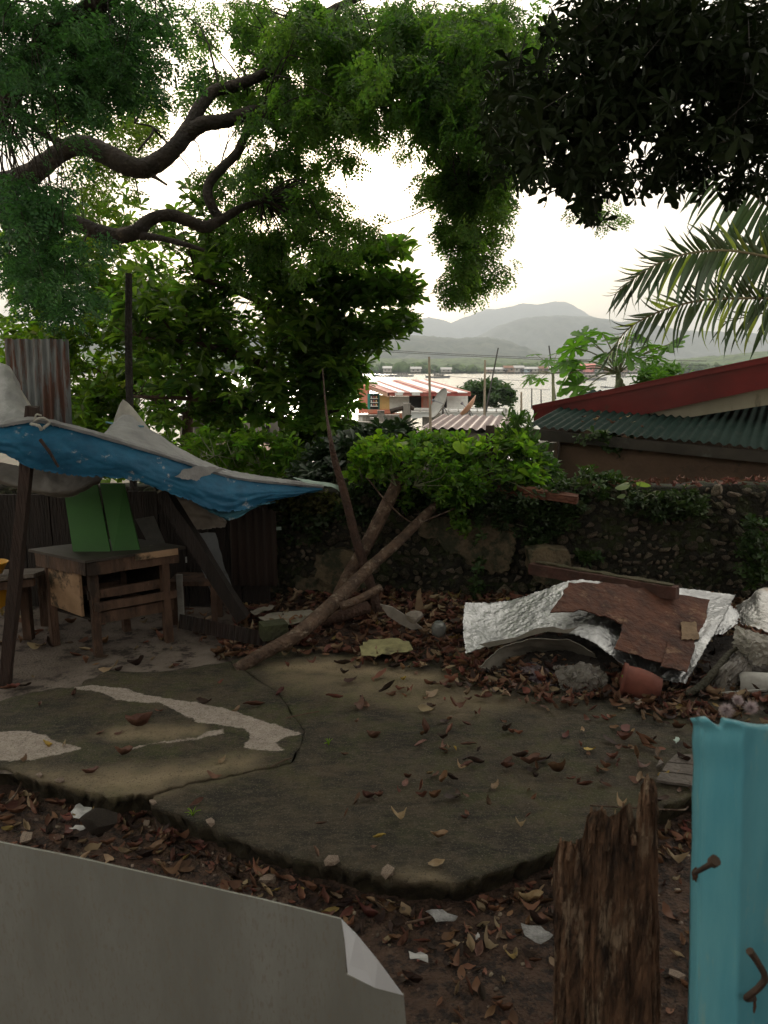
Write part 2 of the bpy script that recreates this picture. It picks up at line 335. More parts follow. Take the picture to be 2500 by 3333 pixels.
# ---- far stilt houses
wallm = [M('far_wall_white', (.42, .40, .36), (.3, .28, .25), 1), M('far_wall_brown', (.3, .22, .16), (.22, .16, .12), 1), M('far_wall_blue', (.35, .45, .5), (.3, .36, .4), 1), M('far_wall_pink', (.75, .3, .28), (.6, .22, .2), 1)]
roofm = [M('far_roof_grey', (.45, .45, .45), (.6, .6, .6), 1, metal=.3, rough=.5), M('far_roof_rust', (.3, .16, .1), (.2, .1, .07), 1), M('far_roof_silver', (.5, .5, .5), (.36, .36, .36), 1, rough=.5)]
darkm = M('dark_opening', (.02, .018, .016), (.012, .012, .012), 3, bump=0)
def far_house(px, w, h, wm, rm, label, group='stilt houses along the far shore', Y=515):
    p = G(px, 1214, SEA); x = (px-1250)/2500*Y; z0 = SEA
    t = thing('stilt_house', label, 'house', (x, Y, z0), group)
    mk('wall', box((x, Y, z0+1+h/2), (w, 5, h)), wm, t)
    for a in (-1, -.35, .35, 1): mk('stilt', box((x+a*w*.45, Y-2.3, z0+.5), (.25, .25, 1.1)), wallm[1], t)
    mk('roof', ([(x-w*.58, Y-3.2, z0+h+.9), (x+w*.58, Y-3.2, z0+h+.9), (x+w*.58, Y+.2, z0+h+2.3), (x-w*.58, Y+.2, z0+h+2.3), (x+w*.58, Y+3.4, z0+h+.9), (x-w*.58, Y+3.4, z0+h+.9)], [(0, 1, 2, 3), (3, 2, 4, 5)]), rm, t)
    for a in (-.25, .2): mk('window', box((x+a*w, Y-2.52, z0+1+h*.55), (w*.16, .06, h*.35)), darkm, t)
far = [(1262, 0, 0), (1355, 0, 2), (1452, 0, 2), (1590, 1, 0), (1625, 0, 0), (1652, 1, 1), (1680, 0, 2), (1706, 2, 0), (1730, 0, 2), (1755, 1, 1), (1780, 0, 0), (1812, 0, 2), (1838, 2, 1), (1868, 1, 0), (1932, 0, 1), (1962, 1, 0), (2010, 1, 0), (2050, 0, 2)]
for i, (px, a, r) in enumerate(far):
    far_house(px+random.uniform(-4, 4), random.uniform(5, 8), random.uniform(1.8, 3), wallm[a], roofm[r], ['tiny white walled stilt house on the far waterline', 'tiny brown walled stilt house on the far waterline', 'tiny bluish stilt house on the far waterline'][a]+' under a '+['grey', 'rust brown', 'pale silver'][r]+' roof')
far_house(1900, 9, 4.2, wallm[3], wallm[3], 'bright pink stilt house, tallest on the far waterline')

# ---- outrigger boats anchored on the bay
hullm = M('boat_hull', (.55, .53, .5), (.3, .3, .32), 1, rough=.5); trimm = M('boat_trim', (.12, .13, .16), (.2, .2, .2), 1)
def boat(px, py, L_, label, cabin=True, mast=False, hull=hullm):
    c = G(px, py, SEA); x, y, z = c
    t = thing('outrigger_boat', label, 'boat', (x, y, z), 'outrigger boats moored on the bay')
    V = []; n = 9
    for i in range(n):
        s = -1+2*i/(n-1); wd = L_*.055*(1-abs(s)**3)+.03; up = L_*.05+L_*.045*s*s
        V += [(x+s*L_/2, y-wd, z+up), (x+s*L_/2*.93, y, z-.2+.1*abs(s)), (x+s*L_/2, y+wd, z+up)]
    F = []
    for i in range(n-1): F += [(i*3, i*3+1, i*3+4, i*3+3), (i*3+1, i*3+2, i*3+5, i*3+4), (i*3, i*3+3, i*3+5, i*3+2)]
    mk('hull', (V, F), hull, t)
    for s in (-1, 1): mk('outrigger', tube([(x-L_*.36, y+s*L_*.17, z+.15), (x, y+s*L_*.17, z+.05), (x+L_*.4, y+s*L_*.17, z+.3)], [.1]*3, 5), trimm, t)
    for a in (-.22, .22): mk('outrigger_arm', tube([(x+a*L_, y-L_*.17, z+.15), (x+a*L_, y, z+L_*.085), (x+a*L_, y+L_*.17, z+.15)], [.07]*3, 5), trimm, t)
    if cabin:
        mk('cabin', box((x+.04*L_, y, z+L_*.10), (L_*.42, L_*.09, L_*.09)), wallm[0], t)
        mk('canopy', box((x+.02*L_, y, z+L_*.155), (L_*.5, L_*.12, .08)), trimm, t)
        for a in (-.12, -.02, .08, .18): mk('window', box((x+a*L_, y-L_*.045-.03, z+L_*.11), (L_*.055, .05, L_*.035)), darkm, t)
    if mast: mk('mast', tube([(x-.15*L_, y, z+.5), (x-.15*L_, y, z+L_*.42)], [.08, .05], 5, seg=1), trimm, t)
boat(1254, 1226, 13, 'long low dark boat at the left end of the bay', False, False, trimm)
boat(1308, 1226, 12, 'pale cabin boat between the low boat and the tall pole')
boat(1425, 1230, 11, 'boat with a dark hull and pale cabin just right of the tall pole', True, True, trimm)
boat(1920, 1237, 13, 'largest white boat with cabin and mast behind the papaya', True, True)
boat(1987, 1262, 5, 'small empty grey boat nearest the red roof', False)
boat(2020, 1228, 9, 'small boat half hidden behind the papaya leaves')
# bare fish-trap stakes
for x0 in (1215, 1238, 1262, 1290):
    c = G(x0, 1245, SEA); tag(mk('fish_trap_stake', tube([c, c+(random.uniform(-.6, .6), 0, 1.6)], [.06, .03], 5, seg=1), trimm), 'thin bare stake standing in the water', 'stake', 'fish trap stakes left of the striped house')

# ================================================================ the lower land beyond the wall
def sheet(name, x0, x1, y0, y1, nx, ny, zf, mat):
    X, Y = np.meshgrid(np.linspace(x0, x1, nx), np.linspace(y0, y1, ny), indexing='ij'); Z = zf(X, Y)
    I = np.arange(nx*ny).reshape(nx, ny); F = np.stack([I[:-1, :-1], I[1:, :-1], I[1:, 1:], I[:-1, 1:]], -1).reshape(-1, 4)
    o = link(name, bulk(np.stack([X, Y, Z], -1).reshape(-1, 3), F, True), mat); o['kind'] = 'structure'; return o
dirtm = M('village_soil', (.13, .10, .075), (.08, .07, .05), 2, c3=(.05, .07, .03), c3pos=.55)
sheet('village_ground', -60, 60, 7.35, 62, 120, 80, lambda X, Y: -1.1-2.6*np.clip((Y-9)/45, 0, 1)**1.3+.25*fbm(X/3, Y/3, 2), dirtm)

# ---- house with the red and white striped roof
stripe_red = M('roof_red_paint', (.30, .055, .05), (.42, .16, .13), 2.5, rough=.5); stripe_white = M('roof_clear_panel', (.8, .8, .8), (.65, .66, .68), 2, rough=.35)
orange = M('wall_orange', (.62, .16, .10), (.5, .22, .15), 2.5); yellow = M('wall_yellow', (.68, .47, .2), (.6, .38, .16), 3); teal = M('trim_teal', (.05, .28, .24), (.04, .2, .18), 4)
whitem = M('white_tarpaulin', (.66, .66, .64), (.52, .52, .5), 3, bump=.5); railm = M('white_rail_paint', (.7, .7, .68), (.5, .5, .5), 4)
HY = 34.0
t = thing('striped_roof_house', 'orange and yellow waterside house with a red and white striped roof', 'house', P(1340, 1390, HY))
def q(px0, px1, py0, py1, Y, th=.12): return slab8([P(px0, py1, Y), P(px1, py1, Y), P(px1, py0, Y), P(px0, py0, Y)], (0, th, 0))
mk('side_wall', slab8([P(1166, 1345, HY+1.2), P(1196, 1345, HY), P(1196, 1262, HY), P(1166, 1243, HY+1.2)], (.1, .1, 0)), orange, t)
f = mk('window', q(1196, 1236, 1281, 1333, HY-.03), teal, t); mk('opening', q(1205, 1232, 1283, 1331, HY-.06, .02), darkm, f)
for yy in (1296, 1309, 1321): mk('shelf', q(1206, 1231, yy, yy+2.5, HY-.12, .06), railm, f)
for k in range(9): mk('jar', q(1207+(k % 3)*8, 1211+(k % 3)*8, 1290+(k//3)*12.5, 1296+(k//3)*12.5, HY-.11, .05), [whitem, stripe_red, yellow][k % 3], f)
mk('wall', q(1236, 1268, 1286, 1335, HY), yellow, t)
mk('tarpaulin', q(1268, 1332, 1290, 1338, HY-.04), whitem, t); mk('tarpaulin', q(1455, 1523, 1286, 1330, HY-.05), whitem, t)
mk('opening', q(1332, 1395, 1288, 1332, HY+.15), darkm, t); mk('opening', q(1405, 1455, 1287, 1330, HY+.15), darkm, t)
mk('wall', q(1372, 1408, 1288, 1332, HY-.02), orange, t); mk('curtain', q(1378, 1392, 1290, 1332, HY-.07, .03), M('curtain_pink', (.5, .25, .2), (.35, .2, .16), 8), t)
mk('floor_beam', q(1196, 1275, 1333, 1345, HY-.1), orange, t)
mk('lower_wall', q(1198, 1310, 1345, 1410, HY+.1), orange, t)
mk('fascia', q(1262, 1533, 1277, 1289, HY-1.1, .06), stripe_red, t); mk('bargeboard', slab8([P(1262, 1292, HY-1.1), P(1262, 1278, HY-1.1), P(1172, 1244, HY+1.4), P(1172, 1256, HY+1.4)], (.06, 0, 0)), M('bargeboard_cream', (.6, .42, .33), (.5, .3, .22), 4), t)
a0, a1, b0, b1 = P(1168, 1243, HY+1.5), P(1390, 1238, HY+3.0), P(1262, 1279, HY-1.15), P(1533, 1279, HY-1.15)
edges = [0, .12, .2, .27, .42, .5, .58, .76, .84, .96, 1]
for k in range(10):
    s0, s1 = edges[k], edges[k+1]
    mk('roof_panel', slab8([a0+(a1-a0)*s0, b0+(b1-b0)*s0, b0+(b1-b0)*s1, a0+(a1-a0)*s1], (0, 0, .03+.02*(k % 2))), stripe_white if k in (3, 5, 6, 8) and k != 5 else (stripe_red if k != 1 else stripe_white), t)
for px in (1300, 1355): mk('fascia_sign', q(px-14, px+12, 1278, 1287, HY-1.2, .05), railm, t)
# terrace deck with white rail
t = thing('terrace', 'pale waterside terrace with a white rail in front of the striped house', 'terrace', P(1540, 1370, HY-1.5))
mk('deck', q(1330, 1680, 1342, 1362, HY-1.5, 3), M('pale_blue_deck', (.45, .5, .53), (.6, .6, .6), 1.5), t)
mk('rail', q(1330, 1640, 1328, 1332, HY-1.6, .06), railm, t); mk('rail', q(1330, 1640, 1337, 1341, HY-1.6, .06), railm, t)
for px in range(1335, 1650, 31): mk('baluster', q(px, px+4, 1330, 1344, HY-1.6, .06), railm, t)
mk('stair_side', slab8([P(1635, 1345, HY-1.6), P(1690, 1362, HY-1.6), P(1690, 1355, HY-1.6), P(1640, 1325, HY-1.6)], (0, .1, 0)), railm, t)
# red iron gate by the house
t = thing('iron_gate', 'red barred gate below the yellow wall of the striped house', 'gate', P(1280, 1395, 30))
for px in range(1256, 1302, 7): mk('bar', tube([P(px, 1395, 30), P(px, 1352, 30)], [.03, .02], 5, seg=1), stripe_red, t)
mk('rail', tube([P(1254, 1365, 30), P(1304, 1365, 30)], [.025]*2, 5, seg=1), stripe_red, t); mk('rail', tube([P(1254, 1388, 30), P(1304, 1388, 30)], [.025]*2, 5, seg=1), stripe_red, t)
# ---- dishes
def dish(px, py, r, Y, ax, mat, label, tilt):
    c = P(px, py, Y); R = Vector(ax).to_track_quat('Z', 'Y').to_matrix().to_4x4()
    t = thing('satellite_dish', label, 'satellite dish', c-np.array((0, 0, r*1.3)))
    Mx = Matrix.Translation(Vector(c)) @ R
    prof = [(r*k/8, .32*r*(k/8)**2) for k in range(1, 9)]; V, F = lathe([(.001, 0)]+prof+[(r*1.0, .34*r), (r*.98, .30*r)], 24, Mx); mk('reflector', (V, F), mat, t, True)
    mk('mast', tube([c-np.array((0, 0, .1)), c-np.array((-.1, 0, r*1.3))], [.035]*2, 6, seg=1), trimm, t)
    f = Mx @ Vector((0, 0, r*.75)); mk('feed_arm', tube([Mx @ Vector((r*.7, 0, r*.2)), f], [.015]*2, 5, seg=1), trimm, t); mk('feed', tube([f, Mx @ Vector((0, 0, r*.6))], [.05, .04], 8, seg=1), trimm, t)
    for k in range(3): mk('strut', tube([c, c+np.array(((k-1)*.4, .3, -r*1.2))], [.015]*2, 5, seg=1), trimm, t)
dish(1441, 1318, .56, 27, (-.86, -.25, .42), M('dish_grey', (.3, .3, .28), (.22, .22, .21), 4, rough=.4), 'big grey satellite dish in front of the striped house', 0)
dish(1529, 1334, .5, 26, (-.75, .1, .62), M('dish_orange', (.65, .38, .26), (.55, .3, .2), 4, rough=.5), 'tilted orange satellite dish right of the grey one', 0)
# ---- mauve corrugated roof of a low house
mauve = M('mauve_roof', (.15, .10, .10), (.10, .068, .068), 1.5, rough=.6, spec=.3, stretch=(3, 1, 1)); concm = M('stained_block_wall', (.32, .3, .27), (.2, .19, .17), 1.2, c3=(.08, .075, .065), c3pos=.55, c3scale=1.5, stretch=(1, 1, .35), bump=.4)
whroof = M('white_metal_roof', (.72, .74, .75), (.55, .57, .6), 1.5, rough=.35)
def low_house(label, pa, pb, pc, pd, n, rm, wm, base, per=.25, cat='house', name='low_house', eave=.0):
    pa, pb, pc, pd = map(np.asarray, (pa, pb, pc, pd))
    t = thing(name, label, cat, ((pa+pb+pc+pd)/4)*(1, 1, 0)+(0, 0, base))
    for k in range(n):
        s0, s1 = k/n, (k+1)/n; o = pa+(pb-pa)*s0; u = (pb-pa)*(s1-s0)*1.01; v = ((pd+(pc-pd)*s0)-o)
        mk('roof_sheet', corrugated(o+np.array((0, 0, .004*(k % 2))), u, v, np.linalg.norm(u), np.linalg.norm(v), per, .03), rm, t)
    i = .12
    c = [pa, pb, pc, pd]; m_ = sum(c)/4; c = [p+(m_-p)*i-np.array((0, 0, .12)) for p in c]
    for k in range(4):
        a, b_ = c[k], c[(k+1) % 4]; mk('wall', slab8([a*(1, 1, 0)+(0, 0, base), b_*(1, 1, 0)+(0, 0, base), b_, a], (0, .1, 0)), wm, t)
    return t
low_house('low house with a mauve corrugated roof below the satellite dishes', P(1370, 1392, 19), P(1690, 1400, 18), P(1700, 1356, 23), P(1440, 1350, 24), 5, mauve, concm, -2)
low_house('house with a mauve roof left of the bushes, behind the concrete wall', P(1090, 1455, 17), P(1400, 1440, 16), P(1400, 1395, 20), P(1180, 1410, 21), 4, mauve, concm, -2)
low_house('house with a bright white metal roof behind the tip of the blue tarp', P(880, 1570, 12), P(1110, 1560, 12), P(1120, 1480, 15), P(850, 1475, 15), 4, whroof, concm, -2)
low_house('house with a white metal roof between the bushes and the green eave', P(1640, 1570, 12.5), P(1830, 1600, 11.5), P(1830, 1470, 15.5), P(1660, 1440, 16), 4, whroof, concm, -2)
low_house('house with a pale roof seen through the almond tree on the left', P(560, 1350, 17), P(880, 1330, 17), P(880, 1250, 22), P(560, 1235, 22), 4, whroof, concm, -2.5)
low_house('house with a rust brown roof right of the tarp peak', P(720, 1500, 12), P(960, 1495, 12), P(960, 1445, 15), P(720, 1440, 15), 4, M('rust_roof', (.25, .12, .09), (.16, .08, .06), 2), concm, -2)
# concrete block walls of the neighbours
def blockwall(label, a, b_, ztop, zbot, th=.15, name='concrete_wall', piers=2):
    a, b_ = np.array(a), np.array(b_); t = thing(name, label, 'wall', (a+b_)/2*(1, 1, 0)+(0, 0, zbot))
    nrow = int((ztop-zbot)/.22); L_ = np.linalg.norm((b_-a)[:2]); nc = max(2, int(L_/.45)); d = (b_-a)/nc; nrm = np.array((-d[1], d[0], 0)); nrm /= np.linalg.norm(nrm)
    me = None
    mk('core', slab8([(*a[:2], zbot), (*b_[:2], zbot), (*b_[:2], ztop), (*a[:2], ztop)], nrm*th), concm, t)
    for k in range(piers): p = a+(b_-a)*(k+.5)/piers; mk('pier', box((p[0], p[1], (zbot+ztop)/2+.1), (.25, .25, ztop-zbot+.2)), concm, t)
    mk('coping', slab8([(*(a-nrm*.04)[:2], ztop), (*(b_-nrm*.04)[:2], ztop), (*(b_-nrm*.04)[:2], ztop+.06), (*(a-nrm*.04)[:2], ztop+.06)], nrm*(th+.08)), concm, t)
blockwall('grey stained concrete wall left of the red gate', P(1080, 1395, 24), P(1265, 1395, 23), P(1200, 1383, 23)[2], -3.4)
blockwall('small grey concrete wall with a raised pier under the orange house', P(1180, 1372, 27), P(1300, 1372, 27), P(1240, 1355, 27)[2], -3.4, piers=1)
blockwall('long stained concrete wall behind the almond tree leaves', P(860, 1440, 19), P(1180, 1440, 18), P(1020, 1395, 18)[2], -3.2, piers=4)
blockwall('short concrete wall right of the red gate', P(1375, 1370, 28), P(1470, 1370, 28), P(1400, 1362, 28)[2], -3.4, piers=1)
t = thing('white_boundary_wall', 'bright white painted wall beside the red gate', 'wall', P(1250, 1380, 26))
mk('panel', q(1165, 1240, 1352, 1372, 29.5), railm, t); mk('coping', q(1160, 1244, 1350, 1353, 29.4, .3), concm, t)
# rotten timber arm lying on the post in front of the house
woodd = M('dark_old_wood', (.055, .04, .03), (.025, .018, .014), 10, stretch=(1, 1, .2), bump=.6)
t = thing('power_pole_stub', 'short dark pole stub carrying cable fittings before the striped house', 'pole', P(1322, 1400, 22))
mk('pole', tube([P(1322, 1420, 22), P(1324, 1312, 22)], [.13, .12], 8, .1, seg=3), concm, t)
mk('arm', tube([P(1270, 1339, 22), P(1335, 1322, 22)], [.07, .08], 8, .3, seg=3), woodd, t); mk('fitting', tube([P(1330, 1325, 22), P(1348, 1330, 22)], [.09, .06], 8, .3, seg=2), woodd, t)
# poles
polem = M('bamboo_pole', (.32, .27, .2), (.2, .17, .13), 6, rough=.6); steelp = M('dark_steel_pole', (.08, .08, .08), (.05, .05, .05), 5)
for (xa, ya, xb, yb, Y, r, mt, lb) in ((1402, 1430, 1397, 1161, 18, .035, polem, 'tall pale pole in front of the striped roof'), (1576, 1400, 1579, 1172, 24, .04, polem, 'pale upright pole before the round tree'), (1575, 1370, 1622, 1132, 26, .03, steelp, 'leaning dark pole crossing the round tree'), (1808, 1300, 1787, 1125, 30, .035, steelp, 'thin dark pole above the small papaya tree'), (1697, 1350, 1697, 1276, 38, .06, polem, 'short grey mooring post in the water'), (1731, 1330, 1731, 1264, 42, .04, steelp, 'thin post left of the pair near the red roof'), (1762, 1330, 1761, 1268, 42, .04, steelp, 'thin post nearest the left end of the red roof'), (1666, 1290, 1665, 1266, 60, .05, steelp, 'very short post standing far out in the water')):
    tag(mk('pole', tube([P(xa, ya, Y), P(xb, yb, Y)], [r, r*.75], 7, .05, seg=3), mt), lb, 'pole')
for (pts, lb) in ((((1100, 1127, 30), (1400, 1148, 30), (1900, 1170, 30), (2300, 1175, 30)), 'upper black overhead cable crossing in front of the hills'), (((1100, 1134, 31), (1350, 1150, 31), (1800, 1172, 31), (2300, 1190, 31)), 'lower black overhead cable crossing in front of the hills'), (((1420, 1222, 40), (1560, 1232, 40), (1735, 1240, 41)), 'thin mooring line above the round tree'), (((1640, 1264, 42), (1731, 1266, 42), (1790, 1268, 42)), 'thin line tied between the two thin posts')):
    tag(mk('overhead_cable', tube([P(*p) for p in pts], [.009]*len(pts), 4), steelp), lb, 'cable')

# ================================================================ the neighbour's building on the right
brownw = M('brown_render', (.20, .125, .085), (.13, .085, .06), 1.6, c3=(.06, .05, .035), c3pos=.6, c3scale=2, bump=.35, bscale=18)
greenr = M('green_roof_paint', (.012, .026, .022), (.02, .036, .031), 2.5, rough=.8, spec=.05, c3=(.035, .045, .04), c3pos=.6, c3scale=6)
redf = M('red_fascia', (.19, .018, .018), (.12, .012, .012), 1.8, rough=.33, c3=(.1, .03, .02), c3pos=.68, c3scale=6, bump=.08, bscale=3)
creamm = M('cream_board', (.42, .38, .3), (.33, .3, .23), 1.5, c3=(.16, .14, .1), c3pos=.62, stretch=(1, 1, .3))
eA = P(1712, 1400, 8.6); eB = P(2640, 1492, 7.3); e = eB-eA
per = np.array((-(e[1]), e[0], 0)); per /= np.linalg.norm(per); e2 = e/np.linalg.norm(e)
t = thing('brown_house', 'brown rendered house with a red fascia and a green corrugated lean-to', 'house', ((eA+eB)/2*(1, 1, 0)+(0, 0, -1)))
nS = 5; Ls = np.linalg.norm(e)/nS; up = np.array((0, 0, .13/1.35)); 
for k in range(nS):
    mk('roof_sheet', corrugated(eA+e2*Ls*k+np.array((0, 0, .05+.006*(k % 2))), e2, per*1.0+up, Ls*1.02, 3.2, .095, .014), greenr, t)
mk('eave_beam', slab8([eA-np.array((0, 0, .09)), eB-np.array((0, 0, .09)), eB+np.array((0, 0, .02)), eA+np.array((0, 0, .02))], per*.05), M('dark_eave', (.07, .06, .05), (.04, .035, .03), 4, c3=(.1, .1, .09)), t)
wA = onplane(1822, 1445, eA+per*.22, per); wB = eB+per*.22
mk('wall', slab8([(*wA[:2], -1.6), (*wB[:2], -1.6), (*wB[:2], eB[2]-.06), (*wA[:2], eA[2]-.06)], per*.14), brownw, t)
mk('side_wall', slab8([(*wA[:2], -1.6), (*wA[:2], eA[2]-.06), (*(wA+per*1.1)[:2], eA[2]), (*(wA+per*1.1)[:2], -1.6)], e2*.14), brownw, t)
mk('gutter_end', box(P(1757, 1452, 9.0), (.11, .3, .1), -.5), M('pale_gutter', (.45, .45, .42), (.35, .35, .33), 4), t); mk('downpipe', tube([P(1800, 1440, 9.1), P(1800, 1495, 9.1)], [.05, .05], 8, seg=1), MATS['pale_gutter'], t)
# upper gable plane
pl0 = eA+per*1.38; pn = per
def U(x, y, off=0.0): return onplane(x, y, pl0+per*off, pn)
fas = [U(1737, 1372), U(2030, 1363), U(2500, 1262), U(2700, 1222), U(2700, 1128), U(2500, 1172), U(1737, 1327)]
mk('fascia', polyplate(fas, per, .05), redf, t)
mk('fascia_lip', join(slab8([U(1733, 1335, -.03), U(2700, 1140, -.03), U(2700, 1122, -.03), U(1733, 1322, -.03)], per*.09)), redf, t)
mk('gable_board', polyplate([U(1950, 1362, .1), U(2200, 1365, .1), U(2500, 1318, .1), U(2700, 1285, .1), U(2700, 1200, .1), U(1950, 1340, .1)], per, .04), creamm, t)
mk('upper_wall', slab8([U(1760, 1380, 3)*(1, 1, 0)+(0, 0, -1.6), U(2700, 1380, 3)*(1, 1, 0)+(0, 0, -1.6), U(2700, 1240, 3), U(1760, 1345, 3)], per*.15), woodd, t)  # dark timber colour stands in for the deep shade under the gable
ra = U(1733, 1324, -.03); rb = U(2700, 1124, -.03)
mk('upper_roof', slab8([ra, rb, rb+per*5+(0, 0, -.05), ra+per*5+(0, 0, -.05)], (0, 0, .02)), redf, t)
mk('side_fascia', slab8([U(1737, 1327, 0), U(1737, 1372, 0), U(1737, 1372, 0)+per*5, U(1737, 1327, 0)+per*5], e2*.04), redf, t)
mk('far_wall', slab8([(*(wA+per*2)[:2], -1.6), (*(wA+per*2)[:2], 1.2), (*(wA+per*6)[:2], 1.2), (*(wA+per*6)[:2], -1.6)], e2*.14), brownw, t)
# ================================================================ the yard
def sst(a, b_, x): t = np.clip((x-a)/(b_-a), 0, 1); return t*t*(3-2*t)
def groundz(X, Y):
    X = np.asarray(X, float); Y = np.asarray(Y, float)
    z = -.125+.035*(fbm(X*2.2, Y*2.2, 3)-.5)+.014*(fbm(X*11, Y*11, 8, 3)-.5)
    back = sst(5.35, 6.2, Y)*sst(-1.6, -.9, X); z = z+back*(.13+.10*fbm(X*1.7+4, Y*1.7, 6))
    z = z+sst(4.3, 5.2, Y)*sst(.9, 1.7, X)*(1-sst(5.35, 6.2, Y))*.12
    return z
soil = M('yard_soil', (.062, .034, .024), (.11, .066, .045), 12, c3=(.024, .015, .012), c3pos=.53, c3scale=22, bump=.8, bscale=70)
sheet('yard_ground', -6, 6, -3.5, 7.6, 560, 500, groundz, soil)
Z = .7535
def zz(l, ox=0, oy=2100): return [(ox+a*Z, oy+b_*Z) for a, b_ in l]
def gp(l, z=0): return [G(x, y, z)[:2] for x, y in l]
slabpoly1 = [(-500, 2360), (-200, 2440), (0, 2496), (75, 2520), (150, 2545), (245, 2566), (340, 2592), (385, 2592), (430, 2583), (497, 2581), (640, 2541), (800, 2510), (950, 2478), (990, 2380), (900, 2250), (750, 2150), (510, 2186), (350, 2180), (275, 2214), (262, 2232), (160, 2241), (0, 2281), (-500, 2400-20)]
slabpoly2 = [(490, 2620), (565, 2645), (640, 2673), (750, 2722), (867, 2763), (1000, 2800), (1120, 2826), (1250, 2852), (1345, 2874), (1400, 2868), (1478, 2876), (1640, 2826), (1815, 2765), (1905, 2725), (2154, 2625), (2260, 2583), (2420, 2520), (2700, 2400), (2800, 2200), (2500, 2110), (1700, 2110), (1200, 2080), (1000, 2075), (750, 2149), (900, 2252), (987, 2380), (948, 2482), (800, 2513), (640, 2545), (500, 2586)]
light1 = zz([(325, 180), (400, 175), (550, 190), (620, 215), (760, 240), (960, 270), (1080, 310), (1190, 345), (1300, 385), (1240, 400), (1190, 420), (1230, 460), (1170, 462), (1050, 445), (1085, 390), (1060, 360), (940, 345), (850, 335), (770, 290), (700, 255), (600, 250), (500, 235), (430, 205), (330, 190)])
light2 = zz([(-600, 330), (0, 378), (130, 375), (190, 390), (240, 420), (350, 445), (340, 460), (250, 475), (130, 500), (0, 502), (-600, 480)])
light3 = zz([(880, 370), (970, 360), (975, 385), (850, 415), (700, 430), (520, 470), (500, 455), (700, 415), (850, 395)])
tan1 = zz([(200, 560), (350, 560), (800, 520), (940, 500), (1090, 478), (1100, 500), (1060, 530), (900, 570), (600, 640), (450, 650), (150, 570), (50, 540)])
tan2 = zz([(1150, 80), (1300, 70), (1400, 55), (1560, 60), (1700, 100), (1900, 130), (1900, 160), (1660, 135), (1500, 135), (1330, 115), (1200, 110)])
tan3 = zz([(410, 380), (560, 350), (850, 350), (900, 380), (700, 420), (480, 415)])
tan5 = [(900, 2170), (1400, 2200), (1700, 2290), (1500, 2330), (1100, 2260), (880, 2220)]
tan4 = [(1250, 2850), (1330, 2810), (1420, 2830), (1480, 2868), (1340, 2870)]
def warp(X, Y, a=.035, f=9): return X+a*2*(fbm(X*f, Y*f, 21)-.5)+.012*(fbm(X*40, Y*40, 4, 2)-.5), Y+a*3*(fbm(X*f+7, Y*f+3, 22)-.5)
def mask(X, Y, poly, soft, a=.03, f=9):
    wx, wy = warp(X, Y, a, f); pl = gp(poly); ins = inpoly(wx, wy, pl); d, _, _ = polydist(wx, wy, pl)
    return np.clip(.5+np.where(ins, d, -d)/soft, 0, 1)
def attr(me, name, vals):
    a = me.attributes.new(name, 'FLOAT_COLOR', 'POINT'); n = len(me.vertices); c = np.ones((n, 4), np.float32); c[:, :vals.shape[1]] = vals; a.data.foreach_set('color', c.ravel())
m = bpy.data.materials.new('mossy_concrete'); m.use_nodes = True; nt = m.node_tree; N = nt.nodes; Lk = nt.links.new; b = N['Principled BSDF']
tcn = N.new('ShaderNodeTexCoord'); at = N.new('ShaderNodeAttribute'); at.attribute_name = 'wear'; sp = N.new('ShaderNodeSeparateColor'); Lk(at.outputs['Color'], sp.inputs[0])
def noise(sc, det=7, ro=.65, st=(1, 1, 1), W=0):
    mpp = N.new('ShaderNodeMapping'); mpp.inputs['Scale'].default_value = st; mpp.inputs['Location'].default_value = (W, W, 0); Lk(tcn.outputs['Object'], mpp.inputs[0])
    n_ = N.new('ShaderNodeTexNoise'); n_.inputs['Scale'].default_value = sc; n_.inputs['Detail'].default_value = det; n_.inputs['Roughness'].default_value = ro; Lk(mpp.outputs[0], n_.inputs['Vector']); return n_.outputs['Fac']
def rng(o, a, c, lo=0, hi=1):
    r = N.new('ShaderNodeMapRange'); r.inputs[1].default_value = a; r.inputs[2].default_value = c; r.inputs[3].default_value = lo; r.inputs[4].default_value = hi; Lk(o, r.inputs[0]); return r.outputs[0]
def mixc(f, a, c):
    x = N.new('ShaderNodeMix'); x.data_type = 'RGBA'
    for k, s in (('Factor', f), ('A', a), ('B', c)):
        if isinstance(s, tuple): x.inputs[k].default_value = (*s, 1)
        else: Lk(s, x.inputs[k])
    return x.outputs['Result']
def mul(a, c):
    x = N.new('ShaderNodeMath'); x.operation = 'MULTIPLY'; Lk(a, x.inputs[0])
    if isinstance(c, float): x.inputs[1].default_value = c
    else: Lk(c, x.inputs[1])
    return x.outputs[0]
base = mixc(rng(noise(3.2), .4, .62), (.088, .068, .044), (.038, .033, .022))
base = mixc(rng(noise(1.1, W=5), .5, .62), base, (.105, .080, .050))
base = mixc(mul(rng(noise(2.1, 9, .7, (1, 2.2, 1), 3), .47, .6), .85), base, (.020, .018, .014)); base = mixc(mul(rng(noise(14, 5), .42, .7), .6), base, (.022, .020, .017))
base = mixc(mul(mul(rng(noise(4, 10, .75, W=9), .47, .58), sp.outputs[1]), .8), base, (.068, .078, .022)); base = mixc(mul(rng(noise(9, 10, .8, (1, 2.5, 1), 11), .5, .58), .6), base, (.105, .088, .062))
base = mixc(mul(sp.outputs[2], rng(noise(6, 6, W=2), .3, .55, .45, 1)), base, (.33, .26, .165))
lt = mixc(rng(noise(16, 8), .35, .65), (.52, .45, .40), (.38, .32, .28))
